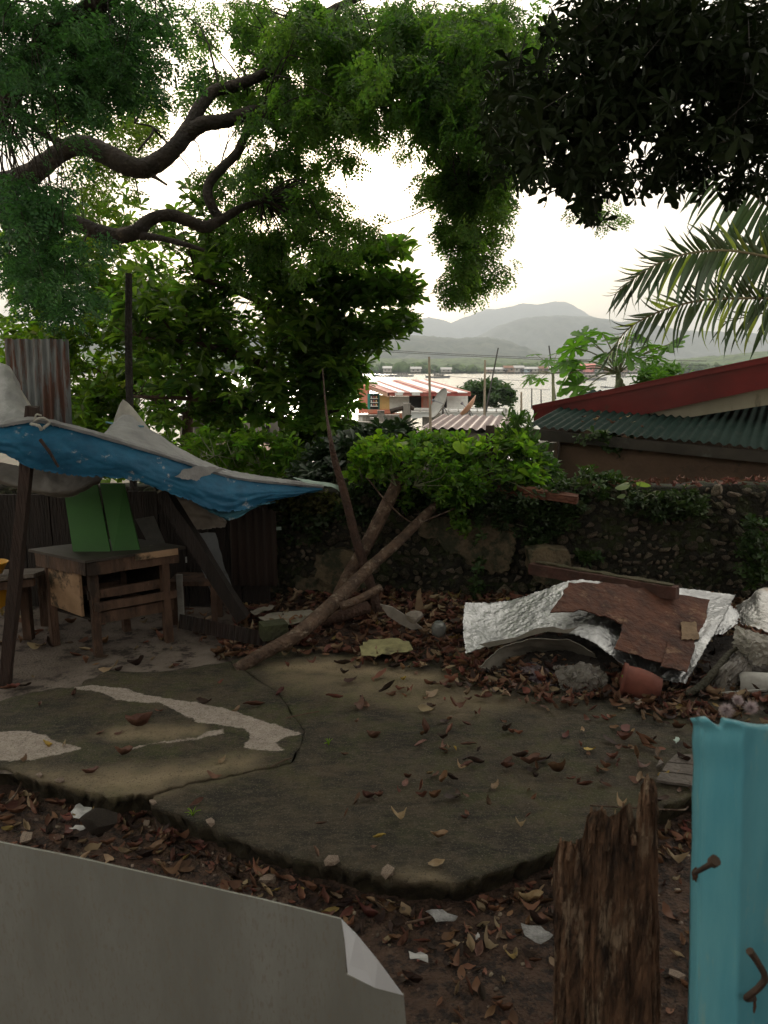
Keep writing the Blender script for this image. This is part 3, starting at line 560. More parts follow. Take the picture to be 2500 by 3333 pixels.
def addn(a, c, k):
    x = N.new('ShaderNodeMath'); x.operation = 'MULTIPLY_ADD'; Lk(c, x.inputs[0]); x.inputs[1].default_value = k; y_ = N.new('ShaderNodeMath'); y_.operation = 'SUBTRACT'; Lk(a, y_.inputs[0]); y_.inputs[1].default_value = k/2; Lk(y_.outputs[0], x.inputs[2]); return x.outputs[0]
lf_ = rng(addn(sp.outputs[0], noise(13, 9, .75, W=7), .55), .46, .53)
base = mixc(mul(lf_, rng(noise(55, 5), .3, .5, .55, 1)), base, lt)
base = mixc(mul(rng(noise(120, 3), .56, .66), .6), base, (.20, .17, .13)); base = mixc(mul(rng(noise(90, 3, W=4), .58, .66), .6), base, (.012, .010, .008))
at2 = N.new('ShaderNodeAttribute'); at2.attribute_name = 'side'; base = mixc(mul(at2.outputs['Fac'], .9), base, mixc(rng(noise(20, 6), .4, .6), (.018, .016, .010), (.05, .04, .022)))  # slab sides coloured like dark mossy soil to paint in the edge's shade
Lk(base, b.inputs['Base Color']); b.inputs['Roughness'].default_value = .78; b.inputs['Specular IOR Level'].default_value = .35
bpn = N.new('ShaderNodeBump'); bpn.inputs['Strength'].default_value = 1; bpn.inputs['Distance'].default_value = .02; Lk(noise(38, 8, .75), bpn.inputs['Height']); Lk(bpn.outputs[0], b.inputs['Normal'])
slabmat = m
def slab(name, poly, z, depth, cell, crack=None, label=None):
    pl = gp(ragpoly(poly, 6, 5, 5), z); P_ = np.array(pl); x0, y0 = P_.min(0)-cell; x1, y1 = P_.max(0)+cell
    nx = int((x1-x0)/cell)+1; ny = int((y1-y0)/cell)+1; X, Y = np.meshgrid(x0+np.arange(nx)*cell, y0+np.arange(ny)*cell, indexing='ij')
    cx = (X[:-1, :-1]+X[1:, 1:])/2; cy = (Y[:-1, :-1]+Y[1:, 1:])/2; keep = inpoly(cx, cy, pl)
    I = np.arange(nx*ny).reshape(nx, ny); Q = np.stack([I[:-1, :-1], I[1:, :-1], I[1:, 1:], I[:-1, 1:]], -1)[keep]
    used, inv = np.unique(Q, return_inverse=True); Q = inv.reshape(Q.shape); vx = X.ravel()[used].copy(); vy = Y.ravel()[used].copy()
    from collections import Counter
    E = np.concatenate([Q[:, [0, 1]], Q[:, [1, 2]], Q[:, [2, 3]], Q[:, [3, 0]]]); key = {}
    for a, c in E.tolist():
        k = (a, c) if a < c else (c, a)
        if k in key: key[k] = None
        else: key[k] = (a, c)
    bd = [v for v in key.values() if v]; bv = np.unique(np.array(bd)); _, qx, qy = polydist(vx[bv], vy[bv], pl); vx[bv] = qx; vy[bv] = qy
    vz = z+.010*(fbm(vx*1.3, vy*1.3, 31)-.5)+.004*(fbm(vx*9, vy*9, 33)-.5); d, _, _ = polydist(vx, vy, pl); vz -= .003*np.exp(-d/.02)
    V = np.stack([vx, vy, vz], -1); n0 = len(V); rings = []; m0 = {b_: i for i, b_ in enumerate(bv.tolist())}; nb = len(bv)
    for k, fr in enumerate((.3, .65, 1)):
        R_ = V[bv].copy(); R_[:, 2] -= depth*fr; R_[:, :2] += (R_[:, :2]*0+(P_.mean(0)-R_[:, :2])/np.linalg.norm(P_.mean(0)-R_[:, :2], axis=1, keepdims=True))*(.015, .04, .05)[k] + (np.stack([fbm(R_[:, 0]*24, R_[:, 1]*24+k, 40+k), fbm(R_[:, 0]*24, R_[:, 1]*24+k, 50+k)], -1)-.5)*.085; rings.append(R_)
    V2 = np.concatenate([V]+rings); F = [Q]
    ea = np.array(bd); ia = np.array([m0[a] for a in ea[:, 0].tolist()]); ib = np.array([m0[a] for a in ea[:, 1].tolist()])
    prev = (ea[:, 0], ea[:, 1])
    for k in range(3):
        cur = (n0+k*nb+ia, n0+k*nb+ib); F.append(np.stack([prev[1], prev[0], cur[0], cur[1]], -1)); prev = cur
    me = bulk(V2, np.concatenate(F), False); Xv, Yv = V2[:, 0], V2[:, 1]
    wmask = np.zeros((len(V2), 3)); wmask[:, 0] = np.maximum.reduce([mask(Xv, Yv, light1, .14, .012), mask(Xv, Yv, light2, .14, .012), mask(Xv, Yv, light3, .14, .012)*.8])
    wmask[:, 2] = np.maximum.reduce([mask(Xv, Yv, tan1, .22), mask(Xv, Yv, tan2, .18), mask(Xv, Yv, tan3, .1)*.8, mask(Xv, Yv, tan4, .08)*.6, mask(Xv, Yv, tan5, .3)*.55])
    wmask[:, 1] = np.clip(fbm(Xv*1.2, Yv*1.2, 77)*1.8-.4, 0, 1)
    wmask[n0:, 0] = 0; wmask[n0:, 2] *= .5; wmask[n0:, 1] = 1
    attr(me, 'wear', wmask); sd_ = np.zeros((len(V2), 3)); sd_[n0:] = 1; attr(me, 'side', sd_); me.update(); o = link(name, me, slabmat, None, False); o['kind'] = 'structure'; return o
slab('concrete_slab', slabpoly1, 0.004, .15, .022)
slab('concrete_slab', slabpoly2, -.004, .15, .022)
floorm = M('dusty_concrete', (.21, .175, .15), (.12, .095, .08), 3, c3=(.045, .035, .03), c3pos=.57, c3scale=6, bump=.4, bscale=50)
sheet('concrete_floor', -6, -.95, 3.9, 7.0, 130, 90, lambda X, Y: -.022+.012*fbm(X*3, Y*3, 8)-.12*sst(-1.25, -.95, X+.1*fbm(Y*6, X*0, 3)), floorm)

# ================================================================ old rubble wall
def wallY(X): return 7.12-.055*(X+1)
wt = thing('stone_wall', 'low mossy rubble stone wall crossing the back of the yard', 'wall', (0, 7.2, 0))
mortar = M('mossy_mortar', (.030, .027, .020), (.016, .016, .011), 7, c3=(.035, .045, .014), c3pos=.55, c3scale=5, bump=1, bscale=30)
WT = 1.0
nx, nz = 260, 34; xs = np.linspace(-5, 5, nx); zs = np.linspace(-.15, 1, nz)
XX, ZZ = np.meshgrid(xs, zs, indexing='ij'); top = WT+.03+.07*fbm(XX*2.5, XX*0, 3)+.02*XX.clip(0, 9)
Zt = np.where(ZZ > 0, ZZ*top, ZZ); Yf = wallY(XX)-.06*(fbm(XX*6, Zt*6, 5)-.4)-.05*(fbm(XX*2, Zt*2, 15)-.4)
V = np.stack([XX, Yf, Zt], -1).reshape(-1, 3); I = np.arange(nx*nz).reshape(nx, nz); F = np.stack([I[:-1, :-1], I[1:, :-1], I[1:, 1:], I[:-1, 1:]], -1).reshape(-1, 4)
tb = np.stack([xs, wallY(xs)+.38, top[:, 0]-.02], -1); bb = np.stack([xs, wallY(xs)+.38, xs*0-1.3], -1); n0 = len(V); V = np.concatenate([V, tb, bb])
F = np.concatenate([F, np.stack([I[:-1, -1], I[1:, -1], n0+1+np.arange(nx-1), n0+np.arange(nx-1)], -1), np.stack([n0+np.arange(nx-1), n0+1+np.arange(nx-1), n0+nx+1+np.arange(nx-1), n0+nx+np.arange(nx-1)], -1)])
link('core', bulk(V, F, False), mortar, wt)
def wp(x, y): d = ray(x, y); t = (wallY(0)-0)/(d[1]+.055*d[0]*1.0); return d*t+(0, 0, CAMZ)
plast = [('broad mossy plaster area', [(1030, 1800), (1120, 1780), (1180, 1800), (1200, 1850), (1190, 1925), (1080, 1925), (1030, 1880)]), ('worn tan plaster patch', [(1345, 1700), (1400, 1690), (1470, 1672), (1540, 1690), (1600, 1668), (1660, 1690), (1672, 1750), (1668, 1800), (1650, 1850), (1600, 1862), (1560, 1840), (1520, 1830), (1500, 1800), (1450, 1790), (1420, 1750), (1370, 1740)]),
         ('smooth tan plaster remnant', [(828, 1768), (870, 1762), (900, 1790), (902, 1840), (910, 1880), (905, 1912), (850, 1915), (828, 1880)]),
         ('pale plaster remnant', [(1718, 1800), (1760, 1790), (1845, 1798), (1862, 1830), (1850, 1890), (1800, 1905), (1770, 1890), (1740, 1880), (1722, 1850)]),
         ('tan plaster strip', [(960, 1868), (1010, 1872), (1080, 1890), (1085, 1915), (1000, 1918), (965, 1905)])]
pm = M('old_plaster', (.15, .115, .070), (.085, .066, .042), 4, c3=(.035, .038, .02), c3pos=.53, c3scale=5, bump=.5, bscale=30); ppl = []
for k, (lb, pg) in enumerate(plast):
    pts = [wp(*p) for p in ragpoly(pg, 5, 7, k)]; pts = [p-(0, .085, 0) for p in pts]; ppl.append([(p[0], p[2]) for p in pts])
    o = mk('plaster', polyplate(pts, (0, 1, 0), .08), pm, wt); o['label'] = lb
rocks = [rock(s) for s in range(9)]
stonem = [M('wall_stone', (.21, .165, .12), (.06, .05, .036), 5, c3=(.035, .045, .015), c3pos=.52, c3scale=4, rand=.45, bump=.6, bscale=20), M('wall_stone_pale', (.38, .31, .24), (.15, .12, .09), 5, c3=(.05, .055, .02), c3pos=.56, c3scale=4, rand=.4, bump=.6, bscale=20)]
for i, r in enumerate(rocks): r.materials.append(stonem[0 if i < 6 else 1])
cand = []
x = -4.6
for i in range(9000):
    X = random.uniform(-4.3, 4.4); z = random.uniform(0, 1.12); s = random.choice((.022, .03, .036, .045, .058))*random.uniform(.85, 1.2)
    if z > WT+.05+.02*max(X, 0): continue
    if any(abs(X-c[0]) < .8*(s+c[2]) and abs(z-c[1]) < .8*(s+c[2]) and math.hypot(X-c[0], z-c[1]) < .86*(s+c[2]) for c in cand): continue
    if any(bool(inpoly(np.array([X]), np.array([z]), p)[0]) for p in ppl): continue
    cand.append((X, z, s))
def vis(c): X, z, s = c; return X > -1.6 and X < 3.6 and (z > .12 or X < 1) and z > .02
score = sorted(cand, key=lambda c: -(c[2]*(2 if vis(c) else .2)*(1.3 if c[0] > .6 and c[1] > .5 else 1)))
V2 = []; F2 = []; co9 = []
for r in rocks:
    a = np.empty(len(r.vertices)*3); r.vertices.foreach_get('co', a); co9.append((a.reshape(-1, 3), np.array([tuple(p.vertices) for p in r.polygons])))
off = 0
for i, (X, z, s) in enumerate(score):
    rk = random.randrange(9) if X > .8 and z > .35 else random.randrange(7)
    sc = Vector((s*random.uniform(.85, 1.5), s*random.uniform(.8, 1.1), s*random.uniform(.6, 1.05))); R = Matrix.Rotation(random.uniform(-.9, .9), 4, 'Y')
    y = wallY(X)-.06*(float(fbm(X*6, z*6, 5))-.4)-.05*(float(fbm(X*2, z*2, 15))-.4)-.012-random.random()*.024-s*.15
    if i < 295:
        o = bpy.data.objects.new('stone', rocks[rk]); COL.objects.link(o); o.parent = wt
        o.matrix_basis = Matrix.Translation(Vector((X, y, z))-Vector(wt.location)) @ R @ Matrix.Diagonal((*sc, 1))
    else:
        cv, cf = co9[rk]; V2.append((cv*np.array(sc))@np.array(R.to_3x3()).T+(X, y, z)); F2.append(cf+off); off += len(cv)
if V2: link('small_stones', bulk(np.concatenate(V2), np.concatenate(F2), False), stonem[0], wt)['kind'] = 'stuff'

# plank lying on the wall
rust = M('rust_brown_wood', (.20, .075, .045), (.10, .042, .028), 6, stretch=(.4, 2, 2), c3=(.28, .2, .15), c3pos=.66, bump=.5)
tag(mk('plank', beam(P(1625, 1585, 7.0), P(1880, 1625, 6.75), .16, .07, nseg=6, rough=.012), rust), 'reddish brown plank lying along the top of the stone wall', 'plank')

# ================================================================ market stall corner under the tarpaulin
wood = M('weathered_wood', (.13, .075, .05), (.06, .035, .024), 9, stretch=(1, 1, .3), c3=(.03, .02, .015), c3pos=.58, bump=.5)
woodL = M('stained_plywood', (.40, .26, .16), (.27, .17, .10), 5, c3=(.06, .045, .03), c3pos=.56, c3scale=4, bump=.3)
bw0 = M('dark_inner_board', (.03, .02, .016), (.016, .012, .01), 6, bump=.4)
t = thing('wooden_table', 'rough dark wooden counter table with a plywood side panel under the blue tarp', 'table', G(360, 2120))
C_ = G(313, 2132); A_ = G(180, 2092); B_ = G(548, 2082); D_ = A_+B_-C_
TZ = float(P(313, 1822, C_[1])[2])
ua = (A_-C_)/np.linalg.norm(A_-C_); ub = (B_-C_)/np.linalg.norm(B_-C_)
legs = [C_+ub*.04+ua*.04, A_, B_, D_]
for p in legs: mk('leg', beam((p[0], p[1], -.02), (p[0], p[1], TZ-.03), .075, .06, up=ub, nseg=5, rough=.007), wood, t)
oC = C_-ua*.05-ub*.05; oA = A_+ua*.06-ub*.05; oB = B_+ub*.08-ua*.05; oD = D_+ua*.06+ub*.08
for k, (p, q_) in enumerate(((oC, oB), (oC, oA), (oA, oD), (oB, oD))): mk('apron', beam((p[0], p[1], TZ-.06), (q_[0], q_[1], TZ-.06), .03, .10, nseg=6, rough=.006), wood, t)
mk('tabletop', slab8([(*a[:2], TZ-.005) for a in (oC-ua*.03-ub*.03, oB+ub*.05-ua*.03, oD+(ua+ub)*.03, oA+ua*.05-ub*.03)], (0, 0, .02)), M('worn_counter_top', (.05, .042, .036), (.025, .02, .018), 4, rough=.5, c3=(.3, .3, .29), c3pos=.66), t)
mk('top_edging', slab8([(*(oC-ub*.04-ua*.035+ub*.38)[:2], TZ-.04), (*(oC-ub*.04-ua*.035+ub*.72)[:2], TZ-.04), (*(oC-ub*.04-ua*.035+ub*.72)[:2], TZ+.012), (*(oC-ub*.04-ua*.035+ub*.38)[:2], TZ+.012)], -ua*.006), woodL, t)
sp_ = C_-ub*.012; mk('side_panel', slab8([(*(C_+ua*.09-ub*.03)[:2], .30), (*(A_-ua*.02-ub*.03)[:2], .33), (*(A_-ua*.02-ub*.03)[:2], TZ-.11), (*(C_+ua*.09-ub*.03)[:2], TZ-.11)], ub*.02), woodL, t)
for zc, h_, o_ in ((.47, .07, .02), (.385, .065, -.055), (.285, .09, -.01)): mk('rail', beam((*(C_+ua*(o_+.03))[:2], zc), (*(B_+ub*.07+ua*(o_+.03))[:2], zc), .03, h_, nseg=5, rough=.006), wood, t)
mk('rail', beam((*A_[:2], .4), (*D_[:2], .4), .03, .07, nseg=3, rough=.006), wood, t); mk('rail', beam((*B_[:2], .3), (*D_[:2], .3), .03, .07, nseg=3, rough=.006), wood, t)
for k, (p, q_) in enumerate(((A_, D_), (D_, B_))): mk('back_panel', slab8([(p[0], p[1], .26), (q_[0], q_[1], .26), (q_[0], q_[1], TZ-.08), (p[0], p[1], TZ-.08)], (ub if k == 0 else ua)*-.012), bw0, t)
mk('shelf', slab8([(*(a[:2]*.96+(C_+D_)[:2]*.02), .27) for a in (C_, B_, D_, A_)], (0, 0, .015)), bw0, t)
pm_ = M('torn_sticker', (.6, .6, .58), (.35, .36, .36), 30, bump=0)
for (x, y, w_, h_) in ((505, 1838, 9, 16), (336, 1846, 8, 10), (606, 1822, 6, 22), (340, 1965, 14, 5)):
    p = onplane(x, y, oC-ua*.022, ua); mk('torn_paper', box(p, (w_/2500*5.8, .004, h_/2500*5.8), .3), pm_, t)
# side bench with yellow tub
t = thing('plank_bench', 'low plank bench left of the wooden table', 'bench', G(60, 2080))
mk('seat', slab8([P(-220, 1915, 5.3), P(110, 1880, 5.6), P(175, 1858, 6.3), P(-160, 1872, 6.2)], (0, 0, .03)), M('grey_plank', (.20, .17, .145), (.10, .08, .07), 6, stretch=(1, 4, 4), bump=.5), t)
mk('apron', slab8([P(-220, 1950, 5.34), P(110, 1908, 5.64), P(110, 1884, 5.64), P(-220, 1920, 5.34)], (0, .03, 0)), wood, t)
for x, y in ((95, 2075), (150, 2030), (-150, 2100)):
    g = G(x, y); mk('leg', beam((g[0], g[1], -.02), (g[0], g[1], .52), .07, .06, up=(0, 1, 0), nseg=3, rough=.006), wood, t)
yel = M('yellow_plastic', (.65, .33, .02), (.5, .24, .015), 3, rough=.4, bump=.05)
c = P(-22, 1845, 5.6); tag(mk('basin', lathe([(.001, -.05), (.06, -.05), (.10, .03), (.112, .034), (.104, .038), (.06, -.035), (.001, -.035)], 24, Matrix.Translation(Vector(c))), yel, smooth=True), 'yellow plastic basin standing on the bench at the left edge', 'basin')
c = P(-62, 1935, 5.75); t = thing('storage_crate', 'yellow plastic crate pushed under the bench at the left edge', 'crate', c)
mk('bottom', box(c-(0, 0, .07), (.4, .25, .012)), yel, t)
for a in (-1, 1): mk('side', box(c+(a*.2, 0, 0), (.012, .26, .15)), yel, t); mk('side', box(c+(0, a*.13, 0), (.41, .012, .15)), yel, t)
mk('rim', join(*[box(c+(0, a*.134, .075), (.43, .02, .02)) for a in (-1, 1)]), yel, t)
# back of the stall: dark boards, green panels, sheets
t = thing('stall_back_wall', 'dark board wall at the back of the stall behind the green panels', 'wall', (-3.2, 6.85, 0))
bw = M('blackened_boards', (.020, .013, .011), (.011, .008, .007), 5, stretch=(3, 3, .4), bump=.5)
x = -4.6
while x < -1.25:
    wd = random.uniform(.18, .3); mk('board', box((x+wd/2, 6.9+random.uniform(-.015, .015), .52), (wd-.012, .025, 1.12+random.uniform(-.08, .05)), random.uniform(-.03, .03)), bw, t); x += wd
mk('rail', beam((-4.6, 6.94, .35), (-1.3, 6.94, .35), .04, .08), wood, t); mk('rail', beam((-4.6, 6.94, .95), (-1.3, 6.94, .95), .04, .08), wood, t)
grn = M('green_board', (.028, .12, .016), (.02, .09, .013), 2, rough=.6, bump=.1, c3=(.03, .10, .02), c3pos=.68)
tag(mk('green_panel', slab8([P(239, 1806, 5.82), P(361, 1806, 5.82), P(316, 1575, 6.1), P(205, 1578, 6.1)], (0, .02, 0)), grn), 'wide green panel leaning behind the table, left one of two', 'panel', 'green panels leaning behind the table')
tag(mk('green_panel', slab8([P(368, 1804, 5.84), P(457, 1798, 5.88), P(404, 1575, 6.1), P(325, 1575, 6.1)], (0, .02, 0)), grn), 'narrow green panel leaning behind the table, right one of two', 'panel', 'green panels leaning behind the table')
tag(mk('black_timber', beam(P(527, 1600, 6.0), P(792, 2012, 5.95), .10, .12, up=(0, 1, 0), nseg=7, rough=.012), bw), 'thick blackened timber leaning from the tarp down to the litter', 'timber')
tag(mk('batten', beam(P(640, 1800, 6.2), P(752, 1990, 6.05), .03, .05, up=(0, 1, 0), nseg=4, rough=.006), wood), 'thin batten leaning beside the blackened timber', 'batten')
tag(mk('glass_strip', slab8([P(440, 1690, 6.4), P(485, 1775, 6.3), P(540, 1775, 6.3), P(500, 1680, 6.42)], (0, .006, 0)), M('dull_sheet', (.13, .125, .115), (.07, .066, .06), 5, rough=.35)), 'dull grey sheet leaning to the right of the green panels', 'sheet')
greyb = M('grey_board', (.18, .19, .20), (.11, .115, .12), 3, c3=(.07, .06, .05), c3pos=.6, bump=.3)
tag(mk('fibre_board', polyplate([P(*p, 6.45) for p in ragpoly([(640, 1735), (700, 1735), (725, 1830), (755, 1915), (690, 1940), (655, 1850)], 4, 3)], (0, 1, 0), .012), greyb), 'grey fibre board leaning behind the blackened timber', 'board')
tag(mk('canvas_flap', cloth([[(565, 1600, 6.3), (575, 1660, 6.35), (610, 1728, 6.4)], [(640, 1610, 6.35), (660, 1670, 6.3), (680, 1722, 6.35)], [(735, 1690, 6.4), (738, 1700, 6.4), (733, 1717, 6.4)]], 24, 24, .02, 6, edge=.01), M('pale_canvas', (.26, .23, .20), (.17, .15, .13), 4, bump=.3)), 'pale worn canvas flap hanging below the blue tarp', 'canvas')
tag(mk('rusty_sheet', corrugated(P(755, 1905, 6.75), (1, -.05, 0), (0, .02, 1), .42, .72, .076, .01, rag=.04), M('rusty_iron', (.030, .016, .012), (.016, .011, .009), 3, metal=.3, rough=.6, stretch=(1, 1, .3))), 'rust brown corrugated sheet against the wall left of the plaster', 'metal sheet')
tag(mk('white_post', beam(P(584, 1870, 6.35), (P(584, 1870, 6.35)[0], 6.35, .0), .05, .03, nseg=3, rough=.004), M('chipped_white_paint', (.42, .42, .4), (.26, .25, .23), 7)), 'narrow whitish post standing behind the right table leg', 'post')
t = thing('old_stool', 'low dark stool behind the right end of the table', 'stool', (P(640, 1880, 6.5)[0], 6.5, 0))
c = P(640, 1885, 6.5); mk('seat', box(c, (.42, .3, .04)), wood, t)
for a in (-1, 1):
    for b_ in (-1, 1): mk('leg', beam((c[0]+a*.17, c[1]+b_*.11, -.02), (c[0]+a*.17, c[1]+b_*.11, c[2]-.02), .045, .045), wood, t)
# posts
pw = M('dark_post', (.05, .028, .022), (.026, .017, .014), 12, stretch=(1, 1, .2), bump=.6)
b0 = G(15, 2228); tag(mk('stall_post', beam((b0[0], b0[1], -.03), P(105, 1322, 5.02), .07, .06, up=(0, 1, 0), nseg=12, rough=.008), pw), 'leaning dark wooden post holding up the front corner of the tarp', 'post')
tag(mk('tall_pole', tube([(P(425, 1500, 7.0)[0], 7.0, -.05), P(422, 1300, 7.0), P(419, 890, 7.0)], [.035, .035, .03], 8, .1), M('charred_pole', (.02, .016, .015), (.035, .028, .025), 14, bump=.5)), 'tall thin black pole rising from the right tarp peak into the leaves', 'pole')
# upright corrugated sheet
gal = M('rusted_galvanised', (.17, .18, .185), (.08, .085, .09), 4, rough=.55, metal=.3, stretch=(5, 5, .5), c3=(.085, .035, .022), c3pos=.53, c3scale=2.2, bump=.15)
o0 = P(30, 1400, 7.0); 
tag(mk('corrugated_sheet', corrugated(o0, P(250, 1410, 6.8)-o0, P(8, 1122, 7.05)-o0+np.array((.02, 0, 0)), .67, .82, .076, .011, rag=.012, nv=3), gal), 'rusted grey corrugated sheet standing upright behind the tarp', 'metal sheet')
# tarpaulin
def worn(name, base1, base2, under, lim, sc):
    m = M(name, base1, base2, 5, rough=.6, bump=.22, bscale=26, spec=.25, c3=under, c3pos=lim, c3scale=sc, stretch=(1, 1, 1.6)); return m
blue = worn('blue_tarp', (.022, .14, .26), (.014, .09, .18), (.42, .42, .42), .66, 7)
greyt = M('pale_tarp_face', (.42, .42, .43), (.30, .30, .31), 4, rough=.55, bump=.5, bscale=14, trans=-.12)
t = thing('tarpaulin', 'ragged blue and grey tarpaulin slung over the stall', 'tarpaulin', P(300, 1500, 5.6))
fold = [(-150, 1392, 4.95), (0, 1388, 4.93), (115, 1372, 5.0), (250, 1400, 5.15), (430, 1452, 5.4), (600, 1505, 5.7), (750, 1553, 6.0), (900, 1572, 6.4), (1050, 1588, 6.8)]
low = [(-150, 1455, 4.9), (0, 1476, 4.88), (115, 1528, 4.93), (250, 1550, 5.1), (430, 1565, 5.33), (600, 1625, 5.6), (740, 1668, 5.85), (880, 1634, 6.3), (1052, 1592, 6.78)]
midr = [((a[0]+c[0])/2, (a[1]+c[1])/2+4, (a[2]+c[2])/2-.05) for a, c in zip(fold, low)]
link('front_flap', cloth([fold, midr, low], 26, 220, .016, 5, .002, 5, edge=.018), blue, t)
tip = link('hanging_corner', cloth([[(640, 1640, 5.72), (740, 1650, 5.95), (900, 1635, 6.3)], [(690, 1668, 5.8), (745, 1680, 5.95), (860, 1640, 6.25)], [(740, 1690, 5.85), (748, 1693, 5.9), (770, 1688, 5.95)]], 26, 40, .012, 6, .002, edge=.01), worn('faded_blue_tarp', (.05, .17, .22), (.035, .12, .17), (.3, .32, .33), .64, 6), t)
hem = tube([np.array(P(*p))+(0, -.015, .012) for p in fold], [.021]*9, 6, .3); mk('hem', hem, greyt, t)
mk('worn_patch', polyplate([P(x, y, 5.52+(x-570)*.0016) for x, y in ragpoly([(568, 1552), (592, 1530), (640, 1518), (700, 1520), (735, 1532), (690, 1538), (655, 1552), (640, 1566), (605, 1560)], 4, 4, 5)], (0, 1, 0), .004), greyt, t)
pk = [[(-150, 1390, 4.98), (0, 1386, 4.96), (115, 1370, 5.03), (250, 1398, 5.18), (430, 1450, 5.43), (600, 1503, 5.73), (750, 1551, 6.03), (900, 1570, 6.43), (1050, 1586, 6.83)],
      [(-150, 1300, 5.5), (30, 1262, 5.5), (130, 1375, 5.55), (290, 1425, 5.6), (405, 1385, 5.8), (530, 1440, 6.0), (700, 1520, 6.3), (860, 1553, 6.6), (1040, 1578, 6.9)],
      [(-150, 1200, 6.1), (20, 1200, 6.1), (120, 1400, 6.1), (310, 1430, 6.1), (405, 1355, 6.15), (500, 1410, 6.3), (690, 1515, 6.5), (850, 1552, 6.75), (1030, 1575, 6.95)],
      [(-150, 1420, 6.9), (20, 1420, 6.9), (120, 1450, 6.9), (300, 1470, 6.9), (405, 1470, 6.9), (530, 1480, 6.9), (700, 1530, 6.95), (850, 1560, 7.0), (1020, 1580, 7.05)]]
link('top_sheet', cloth(pk, 60, 170, .015, 8, .002, 9), greyt, t)
def peak(pts, tipp, Y, yb, n=22):
    c = P(*tipp, Y); V = []; F = []; m_ = 9
    for i in range(m_):
        f = i/(m_-1)
        for k in range(n):
            a = 2*PI*k/n; w0 = (pts[0]/2500*Y)*(f**.8)*(1+.10*math.sin(a*3+1)+.05*math.sin(a*7)); V.append((c[0]+w0*math.cos(a)+pts[1]*f, Y+w0*.8*math.sin(a), c[2]-(yb-tipp[1])/2500*Y*f**1.05+random.uniform(-.003, .003)))
    for i in range(m_-1):
        for k in range(n): k2 = (k+1) % n; F.append((i*n+k, i*n+k2, i*n+n+k2, i*n+n+k))
    F.append(tuple(range(n-1, -1, -1))); return V, F
wt2 = M('white_tarp_peak', (.55, .53, .48), (.40, .38, .35), 8, rough=.5, bump=.4, bscale=20, trans=-.15)
mk('peak_cap', peak((58, .03), (401, 1300), 6.1, 1398), wt2, t, True); mk('peak_cap', peak((82, 0), (30, 1225), 5.9, 1400), wt2, t, True)
mk('peak_tie', tube([P(346, 1374, 6.03), P(405, 1385, 5.93), P(468, 1388, 6.0)], [.008]*3, 6, .3), M('blue_cord', (.15, .3, .38), (.1, .22, .3), 9), t)
tag(link('canvas_sling', cloth([[(-80, 1490, 5.6), (100, 1520, 5.65), (215, 1535, 5.7), (350, 1545, 5.7)], [(-80, 1540, 5.5), (100, 1588, 5.5), (225, 1592, 5.5), (330, 1562, 5.6)], [(-80, 1552, 5.6), (110, 1604, 5.6), (225, 1618, 5.6), (325, 1570, 5.65)]], 22, 60, .012, 6, .002, edge=.012), M('grey_sack_cloth', (.20, .19, .175), (.13, .12, .11), 5, bump=.3)), 'grey sagging cloth slung beneath the blue tarp', 'cloth')
tag(link('pale_rag', cloth([[(950, 1552, 6.9), (1070, 1572, 6.8), (1100, 1578, 6.8)], [(1000, 1572, 6.8), (1085, 1588, 6.75), (1108, 1605, 6.8)]], 10, 20, .01, 6, .002, edge=.01), M('mint_rag', (.45, .55, .5), (.3, .4, .36), 9)), 'small pale green rag at the right tip of the tarp', 'rag')
tag(mk('tie_rope', join(tube([P(105, 1375, 4.98), P(135, 1360, 4.95), P(160, 1375, 4.98), P(140, 1395, 4.96)], [.009]*4, 6, .3), tube([P(100, 1380, 4.95), P(125, 1385, 4.93), P(135, 1400, 4.95)], [.01]*3, 6, .3), tube([P(112, 1370, 4.97), P(118, 1350, 4.95), P(135, 1352, 4.95)], [.006]*3, 6, .3)), wt2), 'white frayed rope knotted round the top of the stall post', 'rope')
tag(mk('hook_twig', tube([P(130, 1430, 4.9), P(160, 1470, 4.9), P(190, 1520, 4.92)], [.012, .01, .008], 6, .2), pw), 'dark thin stick hooked through the blue tarp by the post', 'stick')

# ================================================================ fallen trunks
bark = M('grey_brown_bark', (.135, .085, .058), (.06, .038, .028), 11, stretch=(1, 1, 1), c3=(.24, .19, .145), c3pos=.60, c3scale=13, bump=.8, bscale=32)
barkr = M('red_brown_bark', (.085, .045, .032), (.045, .026, .02), 10, c3=(.12, .08, .06), c3pos=.64, bump=.6)
def trunk(pts, rad, label, mt=bark, name='fallen_tree', n=14, **k): return tag(mk(name, tube([P(*p) for p in pts], rad, n, .09, seg=9, **k), mt, smooth=True), label, 'tree trunk')
trunk([(768, 2180, 5.36), (850, 2130, 5.45), (960, 2070, 5.6), (1050, 1995, 5.85), (1130, 1920, 6.1), (1200, 1850, 6.3), (1300, 1760, 6.5), (1380, 1680, 6.7), (1440, 1625, 6.9), (1480, 1580, 7.05)], [0.0462, 0.0487, 0.0554, 0.0605, 0.0554, 0.0487, 0.0445, 0.0403, 0.0353, 0.0302], 'thick fallen trunk slanting from the slab up onto the stone wall')
sawn = trunk([(1080, 1975, 6.4), (1130, 1880, 6.5), (1200, 1760, 6.6), (1270, 1620, 6.7), (1320, 1515, 6.8)], [0.042, 0.0554, 0.0588, 0.0571, 0.0554], 'sawn brown trunk crossing behind the fallen one', bark)
trunk([(1050, 1200, 7.2), (1062, 1340, 6.8), (1076, 1430, 6.5), (1090, 1500, 6.5), (1125, 1620, 6.5), (1160, 1760, 6.5), (1205, 1900, 6.5), (1235, 2010, 6.45)], [0.005, 0.0101, 0.0185, 0.0286, 0.0361, 0.0395, 0.0437, 0.0462], 'slim reddish trunk leaning left in front of the wall', barkr, 'leaning_tree')
